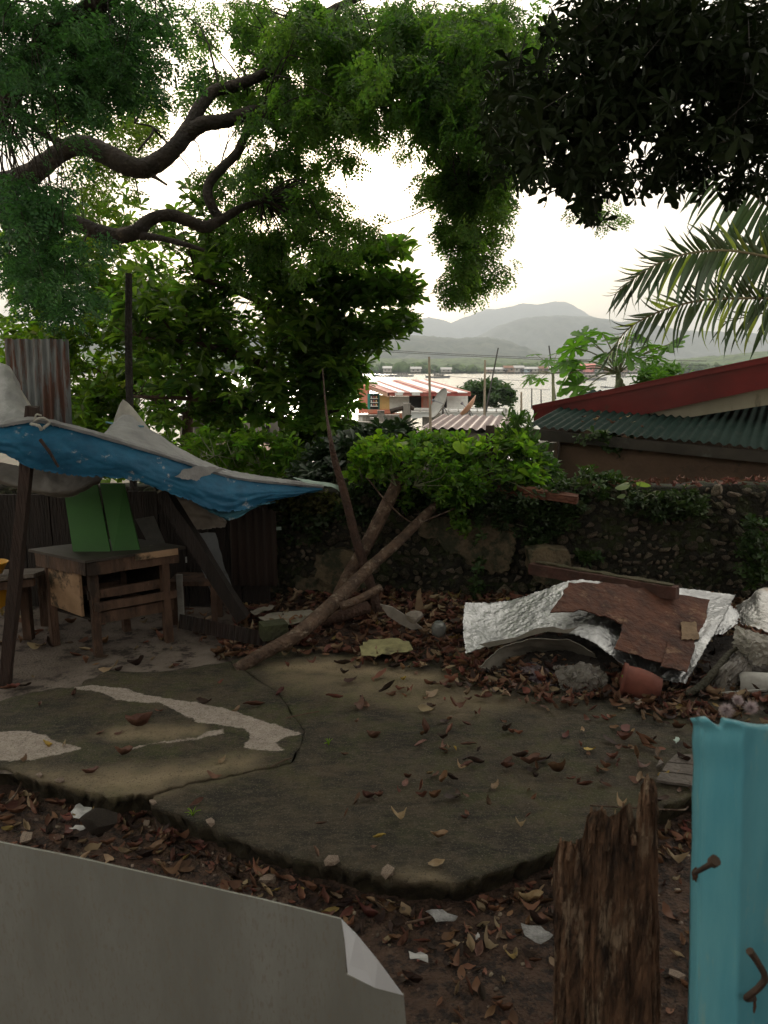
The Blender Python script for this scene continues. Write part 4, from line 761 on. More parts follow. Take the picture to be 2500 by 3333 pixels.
c = P(1322, 1508, 6.79); stub = mk('charred_end', tube([P(1300, 1552, 6.77), P(1316, 1522, 6.79), c], [.057, .059, .052], 12, .12, seg=3), MATS['charred_pole'], smooth=True); stub.parent = sawn; stub.matrix_parent_inverse = Matrix.Translation(-sawn.location); stub['label'] = 'black burnt end'
trunk([(1110, 1975, 5.85), (1170, 1950, 5.9), (1240, 1912, 6.0)], [.035, .032, .032], 'short broken branch stub lying by the crossing trunks')
trunk([(1000, 2030, 6.1), (1090, 2010, 6.1), (1200, 1975, 6.2)], [.04, .05, .05], 'dark log half buried in litter below the crossing trunks', barkr)
trunk([(1440, 1640, 6.9), (1520, 1560, 7.1), (1610, 1480, 7.25)], [.06, .055, .04], 'mossy limb rising into the bushes above the fallen trunk', M('mossy_bark', (.05, .045, .03), (.03, .03, .018), 9, bump=.7))
trunk([(1592, 1650, 7.2), (1592, 1540, 7.25), (1596, 1385, 7.3)], [.045, .045, .042], 'dark stump post standing among the bushes on the wall', pw, 'old_post', cap=True)
trunk([(1195, 1555, 6.6), (1265, 1640, 6.6), (1340, 1700, 6.6), (1400, 1688, 6.65), (1700, 1560, 7.0)], [.006, .008, .006, .008, .006], 'thin bare vine stem looping over the fallen trunk', bark, 'vine_stem', n=6)

# ================================================================ rubbish heap with foil insulation
foil = M('silver_foil', (.60, .61, .62), (.42, .43, .44), 6, rough=.3, rough2=.45, metal=1, bump=.4, bscale=40)
t = thing('foil_sheet', 'big crumpled silver foil insulation sheet draped over the rubbish heap', 'foil sheet', (P(1900, 2050, 5.4)[0], 5.4, 0))
ctl = [[(1512, 1962, 5.75), (1640, 1958, 5.85), (1765, 1922, 5.9), (1860, 1890, 5.95), (1980, 1896, 6.0), (2130, 1905, 6.0), (2260, 1920, 6.0), (2395, 1938, 5.95)],
       [(1506, 2040, 5.52), (1635, 2025, 5.6), (1755, 1995, 5.6), (1850, 1975, 5.6), (1950, 1985, 5.55), (2090, 2030, 5.5), (2200, 2060, 5.4), (2345, 2030, 5.4)],
       [(1515, 2128, 5.3), (1635, 2090, 5.36), (1742, 2062, 5.36), (1830, 2058, 5.32), (1925, 2088, 5.2), (2030, 2165, 5.05), (2125, 2205, 4.97), (2232, 2227, 4.9)]]
link('sheet', cloth(ctl, 70, 200, .011, 9, .004, 12, edge=.012), foil, t)
under = M('grey_felt', (.32, .30, .26), (.2, .19, .16), 5, bump=.3)
link('felt_backing', cloth([[(1560, 2172, 5.15), (1640, 2105, 5.3), (1740, 2078, 5.33), (1860, 2085, 5.3), (1930, 2120, 5.2)], [(1640, 2185, 5.4), (1690, 2130, 5.5), (1760, 2110, 5.5), (1850, 2115, 5.5), (1950, 2150, 5.4)], [(1700, 2160, 5.7), (1740, 2140, 5.7), (1800, 2130, 5.7), (1880, 2140, 5.7), (1960, 2160, 5.6)]], 26, 60, .012, 5, .006), under, t)
mk('torn_strip', polyplate([P(*p, 5.30) for p in ((1560, 2098), (1600, 2088), (1680, 2075), (1745, 2045), (1800, 2040), (1835, 2050), (1880, 2042), (1850, 2062), (1780, 2056), (1720, 2072), (1660, 2092), (1590, 2108))], (0, -.3, .3), .008), under, t)
heap = cloth([[(1530, 2150, 5.75), (1650, 2100, 5.8), (1800, 2070, 5.8), (1950, 2080, 5.8), (2100, 2120, 5.7), (2250, 2100, 5.8), (2600, 2060, 5.7)], [(1560, 2175, 5.4), (1680, 2170, 5.35), (1800, 2180, 5.3), (1950, 2190, 5.2), (2100, 2215, 5.2), (2300, 2150, 5.4), (2600, 2110, 5.4)], [(1580, 2195, 5.2), (1700, 2205, 5.2), (1850, 2220, 5.15), (2000, 2235, 5.1), (2150, 2250, 5.0), (2350, 2260, 5.0), (2600, 2240, 5.0)]], 30, 90, .05, 8, .02, 33)
tag(link('rubbish_heap', heap, M('dark_refuse', (.05, .04, .035), (.02, .018, .016), 7, bump=.7, c3=(.1, .09, .08), c3pos=.62)), 'dark heap of refuse beneath the silver foil', 'heap', None, 'stuff')
# plywood
ply = M('rotten_plywood', (.125, .048, .028), (.05, .022, .016), 6, c3=(.20, .12, .075), c3pos=.62, c3scale=7, bump=.6, bscale=24, stretch=(1, 1, 1))
pp0, ppn = plane3(P(1850, 1892, 5.72), P(2310, 1950, 5.78), P(2200, 2190, 4.95))
if np.dot(ppn, (0, -1, 1)) < 0: ppn = -ppn
def plate(name, label, px, off, th, mt, seed, j=3, parent=None):
    pts = [onplane(x, y, pp0+ppn*off, ppn) for x, y in ragpoly(px, 6, j, seed)]; o = mk(name, polyplate(pts, ppn, th), mt, parent)
    return tag(o, label, 'plywood') if parent is None else o
t = thing('plywood_board', 'rotten reddish plywood board lying on the silver foil', 'plywood', P(2080, 2020, 5.4))
plate('board', None, [(1850, 1898), (1990, 1902), (2110, 1922), (2310, 1955), (2290, 2040), (2268, 2100), (2190, 2085), (2100, 2070), (2000, 2020), (1900, 1988), (1790, 1996), (1830, 1940)], .012, .010, ply, 1, 4, t)
plate('veneer', None, [(2030, 2010), (2190, 2050), (2268, 2075), (2235, 2182), (2150, 2158), (1998, 2112), (2020, 2060)], .024, .007, ply, 2, 3, t)
plate('veneer', None, [(2178, 2080), (2262, 2100), (2235, 2190), (2150, 2168)], .034, .007, ply, 3, 3, t)
plate('plywood_scrap', 'square pale plywood scrap lying on the rotten board', [(2215, 2028), (2265, 2026), (2275, 2082), (2218, 2084)], .036, .007, M('pale_ply', (.26, .18, .11), (.15, .1, .06), 9, bump=.3), 4, 3)
t = thing('wooden_beam', 'long dark red beam lying across the top of the foil heap', 'beam', P(1960, 1890, 6.3))
mk('beam', beam(P(1728, 1850, 6.5), P(2205, 1930, 5.62), .08, .095, nseg=14, rough=.005), M('dark_red_beam', (.10, .045, .035), (.055, .028, .022), 8, stretch=(1, 1, 1), c3=(.16, .11, .08), c3pos=.66, bump=.4), t)
mk('moss_crust', beam(P(1750, 1828, 6.5), P(2190, 1906, 5.66), .07, .010, nseg=20, rough=.014), M('crust', (.10, .08, .05), (.05, .05, .02), 10, bump=.8), t)
tag(mk('concrete_chunk', polyplate([P(*p, 6.62) for p in ragpoly([(1720, 1792), (1760, 1785), (1850, 1792), (1862, 1840), (1830, 1900), (1770, 1905), (1740, 1880), (1722, 1850)], 4, 5, 9)], (0, 1, 0), .2), pm), 'rough pale concrete chunk behind the left end of the red beam', 'concrete chunk')
# pots, bags, bottles
clay = M('terracotta', (.20, .065, .045), (.12, .04, .03), 6, rough=.8, c3=(.1, .05, .04), c3pos=.66)
g = P(2085, 2228, 4.92); Mx = Matrix.Translation(Vector(g)) @ Matrix.Rotation(math.radians(100), 4, 'Y') @ Matrix.Rotation(.3, 4, 'X')
tag(mk('clay_pot', lathe([(.001, .13), (.075, .13), (.098, .06), (.108, -.02), (.105, -.10), (.118, -.105), (.118, -.13), (.10, -.13), (.095, -.09), (.09, .05), (.07, .11), (.001, .115)], 26, Mx), clay, smooth=True), 'terracotta flower pot lying on its side under the foil edge', 'flower pot')
def bag(name, label, ctrl, mt, amp, cat='plastic bag', seed=1, nu=26, nv=34, edge=.02): 
    me = cloth(ctrl, 20, 26, amp*.3, 1.6, .0012, seed, edge, crump=amp*.9); n_ = len(me.vertices)//2; co = np.empty(n_*6, np.float32); me.vertices.foreach_get('co', co); co = co.reshape(-1, 3)
    j = RNG.normal(0, amp*.16, (n_, 3)); co[:n_] += j; co[n_:] += j; me.vertices.foreach_set('co', co.ravel()); me.polygons.foreach_set('use_smooth', [mt.name not in ('clear_plastic', 'milky_plastic', 'mauve_plastic')]*len(me.polygons)); me.update()
    return tag(link(name, me, mt), label, cat)
clear = M('clear_plastic', (.36, .34, .31), (.22, .20, .18), 9, rough=.15, bump=.15, alpha=.42, trans=-.3, spec=.9); milky = M('milky_plastic', (.50, .48, .43), (.36, .34, .30), 7, rough=.25, bump=.1, trans=-.35, alpha=.7, spec=.7)
bag('plastic_bag', 'crumpled clear plastic bag on the slab edge below the foil', [[(1800, 2175, 5.15), (1890, 2160, 5.1), (1970, 2190, 5.1)], [(1815, 2215, 5.02), (1900, 2195, 4.95), (1975, 2225, 4.98)], [(1830, 2250, 4.98), (1900, 2262, 4.92), (1965, 2258, 4.95)]], clear, .035, seed=3)
bag('plastic_bag', 'mauve crumpled plastic sheet under the left arch of the foil', [[(1640, 2165, 5.4), (1720, 2155, 5.4), (1800, 2170, 5.3)], [(1650, 2195, 5.25), (1730, 2185, 5.2), (1810, 2200, 5.15)], [(1660, 2225, 5.15), (1740, 2232, 5.1), (1820, 2240, 5.05)]], M('mauve_plastic', (.13, .10, .11), (.08, .06, .07), 8, rough=.35), .05, seed=5)
bag('plastic_bag', 'long translucent bag hanging right of the foil corner', [[(2370, 2130, 5.2), (2420, 2120, 5.2), (2465, 2150, 5.2)], [(2310, 2190, 5.05), (2390, 2170, 4.95), (2440, 2190, 5.05)], [(2290, 2240, 5.0), (2350, 2240, 4.9), (2410, 2240, 4.95)], [(2255, 2275, 4.9), (2310, 2292, 4.82), (2360, 2280, 4.85)]], clear, .03, seed=7)
bag('white_bag', 'white crumpled plastic bag between foil and the right edge', [[(2395, 2040, 5.4), (2440, 2050, 5.3), (2500, 2075, 5.3), (2600, 2060, 5.3)], [(2385, 2085, 5.25), (2440, 2090, 5.1), (2510, 2100, 5.15), (2600, 2100, 5.2)], [(2390, 2120, 5.25), (2430, 2140, 5.1), (2470, 2170, 5.1), (2600, 2140, 5.2)]], milky, .032, seed=9)
bag('foil_scrap', 'grey torn foil sheet standing at the right edge beside the heap', [[(2390, 1975, 5.95), (2440, 1945, 5.95), (2485, 1912, 5.95), (2600, 1930, 5.9)], [(2400, 2000, 5.8), (2450, 1985, 5.75), (2500, 1980, 5.7), (2600, 1990, 5.7)], [(2410, 2035, 5.7), (2450, 2040, 5.6), (2505, 2060, 5.5), (2600, 2070, 5.5)]], M('grey_foil', (.55, .55, .54), (.34, .33, .32), 14, rough=.3, metal=.9, bump=.4, bscale=40, c3=(.30, .26, .21), c3pos=.6), .006, 'foil scrap', 11)
bag('foil_flap', 'bright torn foil flap beside the right corner of the silver sheet', [[(2330, 1970, 5.75), (2375, 1965, 5.75), (2412, 2003, 5.7)], [(2310, 2020, 5.6), (2350, 2030, 5.55), (2395, 2035, 5.6)], [(2300, 2060, 5.4), (2330, 2065, 5.4), (2345, 2062, 5.45)]], foil, .02, 'foil flap', 15)
Mx = Matrix.Translation(Vector(P(2455, 2228, 4.95))) @ Matrix.Rotation(PI/2, 4, 'Y') @ Matrix.Rotation(.15, 4, 'X')
tag(mk('pipe', lathe([(.07, -.11), (.08, -.105), (.085, 0), (.085, .12), (.084, .125), (.086, .13), (.085, .45), (.07, .45), (.07, -.11)], 26, Mx), M('dirty_white_pipe', (.42, .42, .40), (.28, .27, .25), 7, rough=.5, c3=(.15, .13, .11), c3pos=.62), smooth=True), 'thick dirty white pipe section lying at the right edge', 'pipe')
tag(mk('white_stick', beam(P(2350, 2256, 4.85), P(2492, 2246, 4.85), .012, .014, nseg=4, rough=.002), MATS['chipped_white_paint']), 'thin white stick lying in front of the white pipe', 'stick')
trunk([(2230, 2262, 4.85), (2280, 2235, 4.9), (2330, 2180, 5.0), (2370, 2130, 5.15), (2400, 2110, 5.2)], [.022, .028, .024, .02, .012], 'curved mossy branch between the foil corner and the plastic bag', MATS['mossy_bark'], 'curved_branch')
# artificial fluffy flowers
fl = M('white_filament', (.62, .55, .56), (.5, .42, .45), 5, rough=.6, bump=0, trans=-.3)
def puff(px, py, Y, r, label, n=900):
    c = P(px, py, Y); V = []; F = []
    for i in range(n):
        d = RNG.normal(size=3); d /= np.linalg.norm(d); s = np.cross(d, RNG.normal(size=3)); s /= np.linalg.norm(s); s *= .0011; k = len(V)
        V += [c+d*.004-s, c+d*.004+s, c+d*r*RNG.uniform(.75, 1)]; F.append((k, k+1, k+2))
    tag(mk('puff_flower', (V, F), fl), label, 'artificial flower', 'fluffy artificial flowers on the litter')
puff(2365, 2312, 4.5, .062, 'fluffy white flower, lowest of the three by the pipe'); puff(2402, 2278, 4.55, .045, 'small fluffy white flower beside the pipe'); puff(2445, 2302, 4.5, .058, 'mauve tinged fluffy flower right of the white ones')
# small things near the wall
tag(mk('jar', lathe([(.001, 0), (.05, 0), (.058, .01), (.058, .06), (.05, .085), (.04, .09), (.04, .1), (.001, .1)], 20, Matrix.Translation(Vector(P(1428, 2040, 5.7)-(0, 0, .05))) @ Matrix.Rotation(.5, 4, 'X')), M('dusty_glass', (.13, .14, .14), (.2, .2, .19), 8, rough=.15, spec=.8, alpha=.8), smooth=True), 'round dusty glass jar on the litter left of the foil', 'jar')
o = tag(link('round_stone', rocks[2].copy(), None), 'rounded pale stone at the lower end of the white board', 'stone'); o.data.materials.clear(); o.data.materials.append(M('pale_stone', (.24, .21, .18), (.15, .13, .11), 5)); o.location = P(1350, 2028, 5.7); o.scale = (.09, .07, .065)
tag(mk('white_board', polyplate([P(*p, 5.95) for p in ((1238, 1968), (1275, 1975), (1330, 2010), (1375, 2045), (1340, 2050), (1300, 2030), (1262, 2005))], (0, .3, .1), .03), M('dirty_board', (.30, .27, .24), (.18, .16, .14), 6)), 'dirty white board leaning in the litter by the round stone', 'board')
tag(mk('upright_chip', polyplate([P(*p, 6.3) for p in ((1350, 1985), (1358, 1925), (1370, 1915), (1372, 1945), (1385, 2000))], (0, 1, 0), .01), MATS['pale_ply']), 'thin upright wood chip standing in the litter', 'wood chip')
pale = M('pale_sheet', (.36, .33, .28), (.22, .2, .17), 6, rough=.5, c3=(.1, .1, .05), c3pos=.6)
for k, (pg, lb) in enumerate((([(840, 2015), (900, 2000), (1010, 1992), (1050, 2000), (1010, 2025), (930, 2040), (880, 2030)], 'broad pale sheet on the litter left of the fallen trunk'), ([(815, 1995), (860, 1980), (900, 1978), (870, 1995), (830, 2008)], 'narrow pale strip lying behind the broad pale sheet'), ([(1170, 2110), (1200, 2090), (1290, 2085), (1330, 2095), (1345, 2120), (1270, 2138), (1175, 2140)], 'yellowish torn cloth lying in the middle of the litter'), ([(1130, 1985), (1190, 1982), (1200, 1992), (1140, 1998)], 'pale strip under the crossing trunks'))):
    pts = [G(x, y, .1 if k != 2 else .06) for x, y in ragpoly(pg, 4, 4, k)]; pts = [p+(0, 0, .03*float(fbm(p[0]*9, p[1]*9, 3))) for p in pts]
    tag(mk('scrap_sheet', polyplate(pts, (0, 0, 1), .004), pale if k != 2 else M('yellow_cloth', (.34, .32, .16), (.22, .2, .1), 14, c3=(.1, .09, .05), c3pos=.6)), lb, 'scrap')
tag(mk('rusty_strip', corrugated(P(585, 1998, 6.05), P(880, 2060, 5.75)-P(585, 1998, 6.05), (.0, -.35, -.6), .82, .12, .055, .012), MATS['rusty_iron']), 'narrow rusty corrugated strip edging the litter', 'metal sheet')
tag(mk('mossy_block', box(P(890, 2050, 5.75), (.2, .14, .12), .4), M('moss_green_block', (.06, .07, .03), (.04, .04, .025), 7, bump=.7)), 'mossy block at the right end of the rusty corrugated strip', 'block')
tag(mk('rag', join(box(P(905, 1720, 6.9), (.06, .01, .03), .2), box(P(880, 1712, 6.9), (.03, .01, .02), -.3)), MATS['mint_rag']), 'tiny pale scrap caught on the wall below the tarp tip', 'scrap')

# ================================================================ the fence close to the camera
galv = M('grey_sheet_metal', (.36, .37, .345), (.27, .275, .25), 3.5, rough=.42, metal=.25, stretch=(2, 2, .5), bump=.08, bscale=90, c3=(.29, .275, .235), c3pos=.58, c3scale=110)
t = thing('fence_panel', 'dull grey sheet metal panel across the lower left foreground', 'fence panel', (-.4, 1.0, 0))
FY = 1.02
def fpn(x, y, off=0): return onplane(x, y, (0, FY+off, 1.4), (.08, 1, .05))
front = [(-300, 2670), (0, 2742), (250, 2792), (560, 2862), (860, 2930), (1110, 2992), (1118, 3050), (1128, 3172), (1220, 3215), (1314, 3238), (1322, 3333), (1335, 3900), (-300, 3900)]
mk('sheet', polyplate([fpn(*p) for p in front], (0, 1, 0), .003), galv, t)
mk('folded_corner', polyplate([fpn(1112, 2992, -.004), fpn(1160, 3040, -.012), fpn(1230, 3125, -.016), fpn(1312, 3237, -.006), fpn(1220, 3213, -.005), fpn(1132, 3168, -.004), fpn(1122, 3060, -.004)], (0, -1, 0), .0015), M('lit_fold_metal', (.82, .85, .9), (.7, .73, .78), 3, rough=.5, bump=0), t)  # fold coloured paler than the sheet for the light its upward face catches
mk('batten', beam(fpn(-300, 3700, .03), fpn(1330, 3800, .03), .03, .05), wood, t)
# rotten post
rp_ = M('rotten_wood', (.24, .135, .08), (.03, .019, .014), 16, stretch=(2.2, 2.2, .5), c3=(.33, .24, .165), c3pos=.57, c3scale=14, bump=1, bscale=40, rough=.95)
prof = [(1805, 2790), (1812, 2745), (1835, 2735), (1870, 2745), (1898, 2720), (1912, 2640), (1945, 2632), (1985, 2650), (2005, 2640), (2030, 2615), (2052, 2605), (2062, 2690), (2072, 2680), (2082, 2560), (2098, 2532), (2122, 2532), (2138, 2560), (2142, 2620)]
Y0 = 1.3; n = 120; m_ = 90; V = []; F = []
px_ = np.array([p[0] for p in prof]); py_ = np.array([p[1] for p in prof]); cx = 1975
for j in range(m_):
    f = (j/(m_-1))
    for k in range(n):
        a = 2*PI*k/n; ca, sa = math.cos(a), math.sin(a); widen = 168+28*(f-.3)
        depthn = fbm(np.array(a*6+3*math.cos(a)), np.array(f*2.2), 6, 4); r = 1+.16*(float(depthn)-.5)*2+.07*(float(vnoise(a*14+2*f, f*9, 9))-.5)+.05*(float(vnoise(a*26, f*22, 19))-.5)-.12*max(0, float(vnoise(a*4+1.3*f, f*1.3, 5))-.62); r -= .09*max(0, math.sin(a*7+3*float(vnoise(f*3, 1.0, 4)))-.55)
        X = cx+widen*ca*r; topy = float(np.interp(X, px_, py_))+float(vnoise(a*9, .5, 8))*18*(1-abs(ca)); y = topy+(4300-topy)*f**1.2
        V.append(P(X+ (6*float(vnoise(f*9, a, 3))), y, Y0+ .055*sa*r))
for j in range(m_-1):
    for k in range(n): k2 = (k+1) % n; F.append((j*n+k, j*n+n+k, j*n+n+k2, j*n+k2))
tp = thing('rotten_post', 'splintered rotten wooden post standing in the lower right foreground', 'post', (P(cx, 3333, Y0)[0], Y0, -.1))
mk('post', (V, F), rp_, tp)
for k in range(16):
    x = random.uniform(1825, 2130); y = float(np.interp(x, px_, py_))
    a = P(x, y+random.uniform(40, 200), Y0-.058); b_ = P(x+random.uniform(-8, 8), y-random.uniform(0, 14), Y0-.04); mk('splinter', tube([a, (a+b_)/2+(0, -.004, 0), b_], [.006, .006, .0015], 5, .3, seg=2), rp_, tp)
# teal post
tealp = M('teal_paint', (.08, .32, .42), (.14, .41, .49), 5, rough=.45, stretch=(2, 2, .4), c3=(.22, .42, .43), c3pos=.63, c3scale=16, bump=.14, bscale=14)
t = thing('teal_post', 'post clad in crumpled teal painted sheet metal at the right edge', 'post', (P(2400, 3333, .92)[0], .92, -.1))
Yt = .92; n = 60; rows_ = 70; V = []; F = []
left = [(2255, 2350), (2268, 2372), (2262, 2420), (2268, 2500), (2262, 2600), (2262, 2750), (2256, 2900), (2254, 3100), (2248, 3333), (2240, 4200)]
ly = [p[1] for p in left]; lx = [p[0] for p in left]
for j in range(rows_):
    f = j/(rows_-1)
    for k in range(n):
        s = k/(n-1); topy = 2350-10*math.sin(s*9)+(28 if .13 < s < .25 else 0)*math.sin((s-.13)/.12*PI)+s*20
        y = topy+(4200-topy)*f**1.3; x = np.interp(y, ly, lx)+s*420
        d = (.22*(.36-s) if s < .36 else .05*(s-.36))+.0012*math.sin(s*30+f*4)*(1-f)+.004*(float(fbm(np.array(s*5), np.array(f*6), 4))-.5)-(.0 if s > .06 else -(.06-s)*.6)
        V.append(P(x, y, Yt+d))
V2_ = [v+np.array((0, .012, 0)) for v in V]; I = lambda j, k: j*n+k
F = [(I(j, k), I(j+1, k), I(j+1, k+1), I(j, k+1)) for j in range(rows_-1) for k in range(n-1)]; F += [tuple(i+len(V) for i in f_[::-1]) for f_ in F]
F += [(I(0, k), I(0, k+1), I(0, k+1)+len(V), I(0, k)+len(V)) for k in range(n-1)]+[(I(j+1, 0), I(j, 0), I(j, 0)+len(V), I(j+1, 0)+len(V)) for j in range(rows_-1)]
mk('cladding', (V+V2_, F), tealp, t, True)
core = [P(2400, 2440, Yt+.06), P(2700, 2450, Yt+.06), P(2700, 4200, Yt+.06), P(2400, 4200, Yt+.06)]; mk('wooden_core', slab8(core, (0, .08, 0)), wood, t)
rustm = M('rust_stain', (.12, .05, .025), (.06, .03, .02), 60, rough=.9, bump=.3)
for x, y, w_, h_ in ((2264, 2846, 12, 26), (2452, 3262, 14, 44)): mk('rust_stain', polyplate([P(x+w_*math.cos(a)*random.uniform(.6, 1.1), y+h_*math.sin(a)*random.uniform(.6, 1.1), Yt-.0005+(.08 if x < 2300 else .006)) for a in np.linspace(0, 6.0, 14)], (0, 1, 0), .002), rustm, t)
nailm = M('rusty_nail', (.06, .045, .038), (.11, .07, .05), 30, rough=.6, metal=.4)
mk('nail', tube([P(2262, 2842, Yt-.004), P(2300, 2820, Yt-.02), P(2322, 2806, Yt-.03)], [.003, .0035, .0045], 8, .1, seg=3), nailm, t)
mk('nail_head', tube([P(2318, 2809, Yt-.029), P(2330, 2800, Yt-.033)], [.007, .0075], 10, seg=1), nailm, t)
mk('bent_nail', tube([P(2450, 3250, Yt-.005), P(2430, 3248, Yt-.02), P(2470, 3215, Yt-.03), P(2490, 3180, Yt-.032), P(2465, 3130, Yt-.03), P(2440, 3095, Yt-.03)], [.004, .0045, .0045, .0045, .0045, .0055], 8, .1, seg=4), nailm, t)
# ================================================================ vegetation
def rots(n, yaw=None, pitch=(0, .4), roll=(0, .4), dirs=None):
    yaw = RNG.uniform(0, 2*PI, n) if yaw is None else yaw; p = RNG.normal(pitch[0], pitch[1], n); r = RNG.normal(roll[0], roll[1], n)
    cy, sy, cp, sp_, cr_, sr = np.cos(yaw), np.sin(yaw), np.cos(p), np.sin(p), np.cos(r), np.sin(r)
    Rz = np.zeros((n, 3, 3)); Rz[:, 0, 0] = cy; Rz[:, 0, 1] = -sy; Rz[:, 1, 0] = sy; Rz[:, 1, 1] = cy; Rz[:, 2, 2] = 1
    Ry = np.zeros((n, 3, 3)); Ry[:, 0, 0] = cp; Ry[:, 0, 2] = -sp_; Ry[:, 2, 0] = sp_; Ry[:, 2, 2] = cp; Ry[:, 1, 1] = 1     # pitch up for positive
    Rx = np.zeros((n, 3, 3)); Rx[:, 1, 1] = cr_; Rx[:, 1, 2] = -sr; Rx[:, 2, 1] = sr; Rx[:, 2, 2] = cr_; Rx[:, 0, 0] = 1
    return Rz @ Ry @ Rx
def scatter(tv, tf, R, sc, loc):
    n = len(loc); V = np.einsum('nij,vj->nvi', R*np.asarray(sc).reshape(-1, 1, 1), tv)+np.asarray(loc)[:, None, :]
    F = tf[None]+(np.arange(n)*len(tv))[:, None, None]; return V.reshape(-1, 3), F.reshape(-1, tf.shape[1])
def merge(parts):
    V = []; F = []; o = 0
    for v, f in parts: V.append(v); F.append(f+o); o += len(v)
    return np.concatenate(V), np.concatenate(F)
def T_pinnate(seed, npair=2, nl=4, L=.26, lw=.036, ll=.070):
    r = np.random.default_rng(seed); V = []; F = []
    for i in range(npair):
        b = np.array((L*(.25+.3*i), 0, -.02*i*i)); 
        for s in (-1, 1):
            a = s*(1.05-.25*i+r.normal()*.1); pl = L*(.55-.02*i); d = np.array((math.cos(a), math.sin(a), -.25-.1*r.random()))
            for k in range(nl):
                c = b+d*pl*(k+.8)/nl-np.array((0, 0, .06*((k+.8)/nl)**2))
                for s2 in (-1, 1):
                    e = a+s2*1.15; dd = np.array((math.cos(e), math.sin(e), -.25+r.normal()*.25)); w = np.array((-dd[1], dd[0], r.normal()*.3))*lw/2; l = ll*(1-.3*(k/nl)); j = len(V)
                    V += [c, c+dd*l*.5-w, c+dd*l, c+dd*l*.5+w]; F.append((j, j+1, j+2, j+3))
    return np.array(V), np.array(F)
def T_leaf(L, W, fold=.15, droop=.2, obov=0):
    xs = [0, .35, .75, 1] if not obov else [0, .4, .8, 1]; ws = [0.06, .46, .38, .04] if not obov else [.05, .3, .5, .12]; V = []
    for x, w_ in zip(xs, ws):
        z = -droop*L*x*x; V += [(x*L, -w_*W, z+fold*w_*W), (x*L, 0, z), (x*L, w_*W, z+fold*w_*W)]
    F = []
    for i in range(3): F += [(i*3, i*3+3, i*3+4, i*3+1), (i*3+1, i*3+4, i*3+5, i*3+2)]
    return np.array(V), np.array(F)
def T_rosette(seed, n=7, L=.18, W=.085, up=.35, droop=.15, fold=.5):
    r = np.random.default_rng(seed); v, f = T_leaf(L, W, fold, droop, 1); P_ = []
    for i in range(n):
        a = 2*PI*i/n+r.normal()*.3; p = up+r.normal()*.35; s = r.uniform(.7, 1.1)
        R = np.array(Matrix.Rotation(a, 3, 'Z') @ Matrix.Rotation(-p, 3, 'Y') @ Matrix.Rotation(r.normal()*.3, 3, 'X')); P_.append((v@R.T*s, f))
    return merge(P_)
def from_map(rows, y0, n_full, Y, spread, clump=.0, seed=1, jit=.6, cell=100, x0=0):
    out = []
    for j, row in enumerate(rows):
        for i, ch in enumerate(row):
            if ch in ' .0': continue
            d = int(ch)/9; n = RNG.poisson(n_full*d**1.5)
            x = x0+(i+.5+RNG.uniform(-jit, jit, n))*cell; y = y0+(j+.5+RNG.uniform(-jit, jit, n))*cell
            keep = fbm(x/60, y/60, seed, 3) > (.71-.38*d) if clump else np.ones(n, bool)
            x, y = x[keep], y[keep]; yy = (Y(x, y) if callable(Y) else Y)+RNG.normal(0, spread, len(x))
            for a, b_, c in zip(x, y, yy): out.append(P(a, b_, c))
    return np.array(out)
def foliage(name, centres, templates, k, spread, size, mat, parent, pitch=(-.2, .4), roll=(0, .4), out_dir=True):
    parts = []; n = len(centres); big = np.repeat(centres, k, 0); N_ = len(big); yaw = RNG.uniform(0, 2*PI, N_)
    rad = RNG.random(N_)**.6*spread; off = np.stack([np.cos(yaw)*rad, np.sin(yaw)*rad, RNG.normal(0, spread*.45, N_)-rad*.25], -1)
    loc = big+off; sc = RNG.uniform(*size, N_); R = rots(N_, yaw+RNG.normal(0, .4, N_), pitch, roll); w = RNG.integers(0, len(templates), N_)
    for t_, (tv, tf) in enumerate(templates):
        m_ = w == t_
        if m_.any(): parts.append(scatter(tv, tf, R[m_], sc[m_], loc[m_]))
    V, F = merge(parts); o = link(name, bulk(V, F, False), mat, parent); o['kind'] = 'stuff'; return o
def twigs(name, centres, anchor_pts, mat, parent, r=.012, maxn=400, sag=.1):
    A = np.array(anchor_pts); sel = centres[RNG.permutation(len(centres))[:maxn]]; parts = []
    for c in sel:
        a = A[np.argmin(((A-c)**2).sum(1))]; L_ = np.linalg.norm(a-c)
        mid = (a+c)/2+RNG.normal(0, L_*.12, 3)+(0, 0, L_*sag); v, f = tube([a, mid, c], [r*(.6+L_*.6), r*.7, r*.3], 4, .2, cap=False, seg=3); parts.append((np.array(v), np.array(f)))
    V, F = merge(parts); o = link(name, bulk(V, F, True), mat, parent); o['kind'] = 'stuff'; return o
def leafmat(name, c1, c2, tr=.4, rough=.5, spec=.4, isl=.3, c3=None): return M(name, c1, c2, 1.3, rough=rough, bump=0, trans=tr, isl=isl, spec=spec, detail=3, c3=c3, c3pos=.6, c3scale=.8)
limbm = M('rain_tree_bark', (.042, .030, .024), (.018, .014, .012), 7, stretch=(1, 1, 1), c3=(.12, .09, .07), c3pos=.64, bump=.9, bscale=26)
pin = [T_pinnate(s) for s in range(4)]

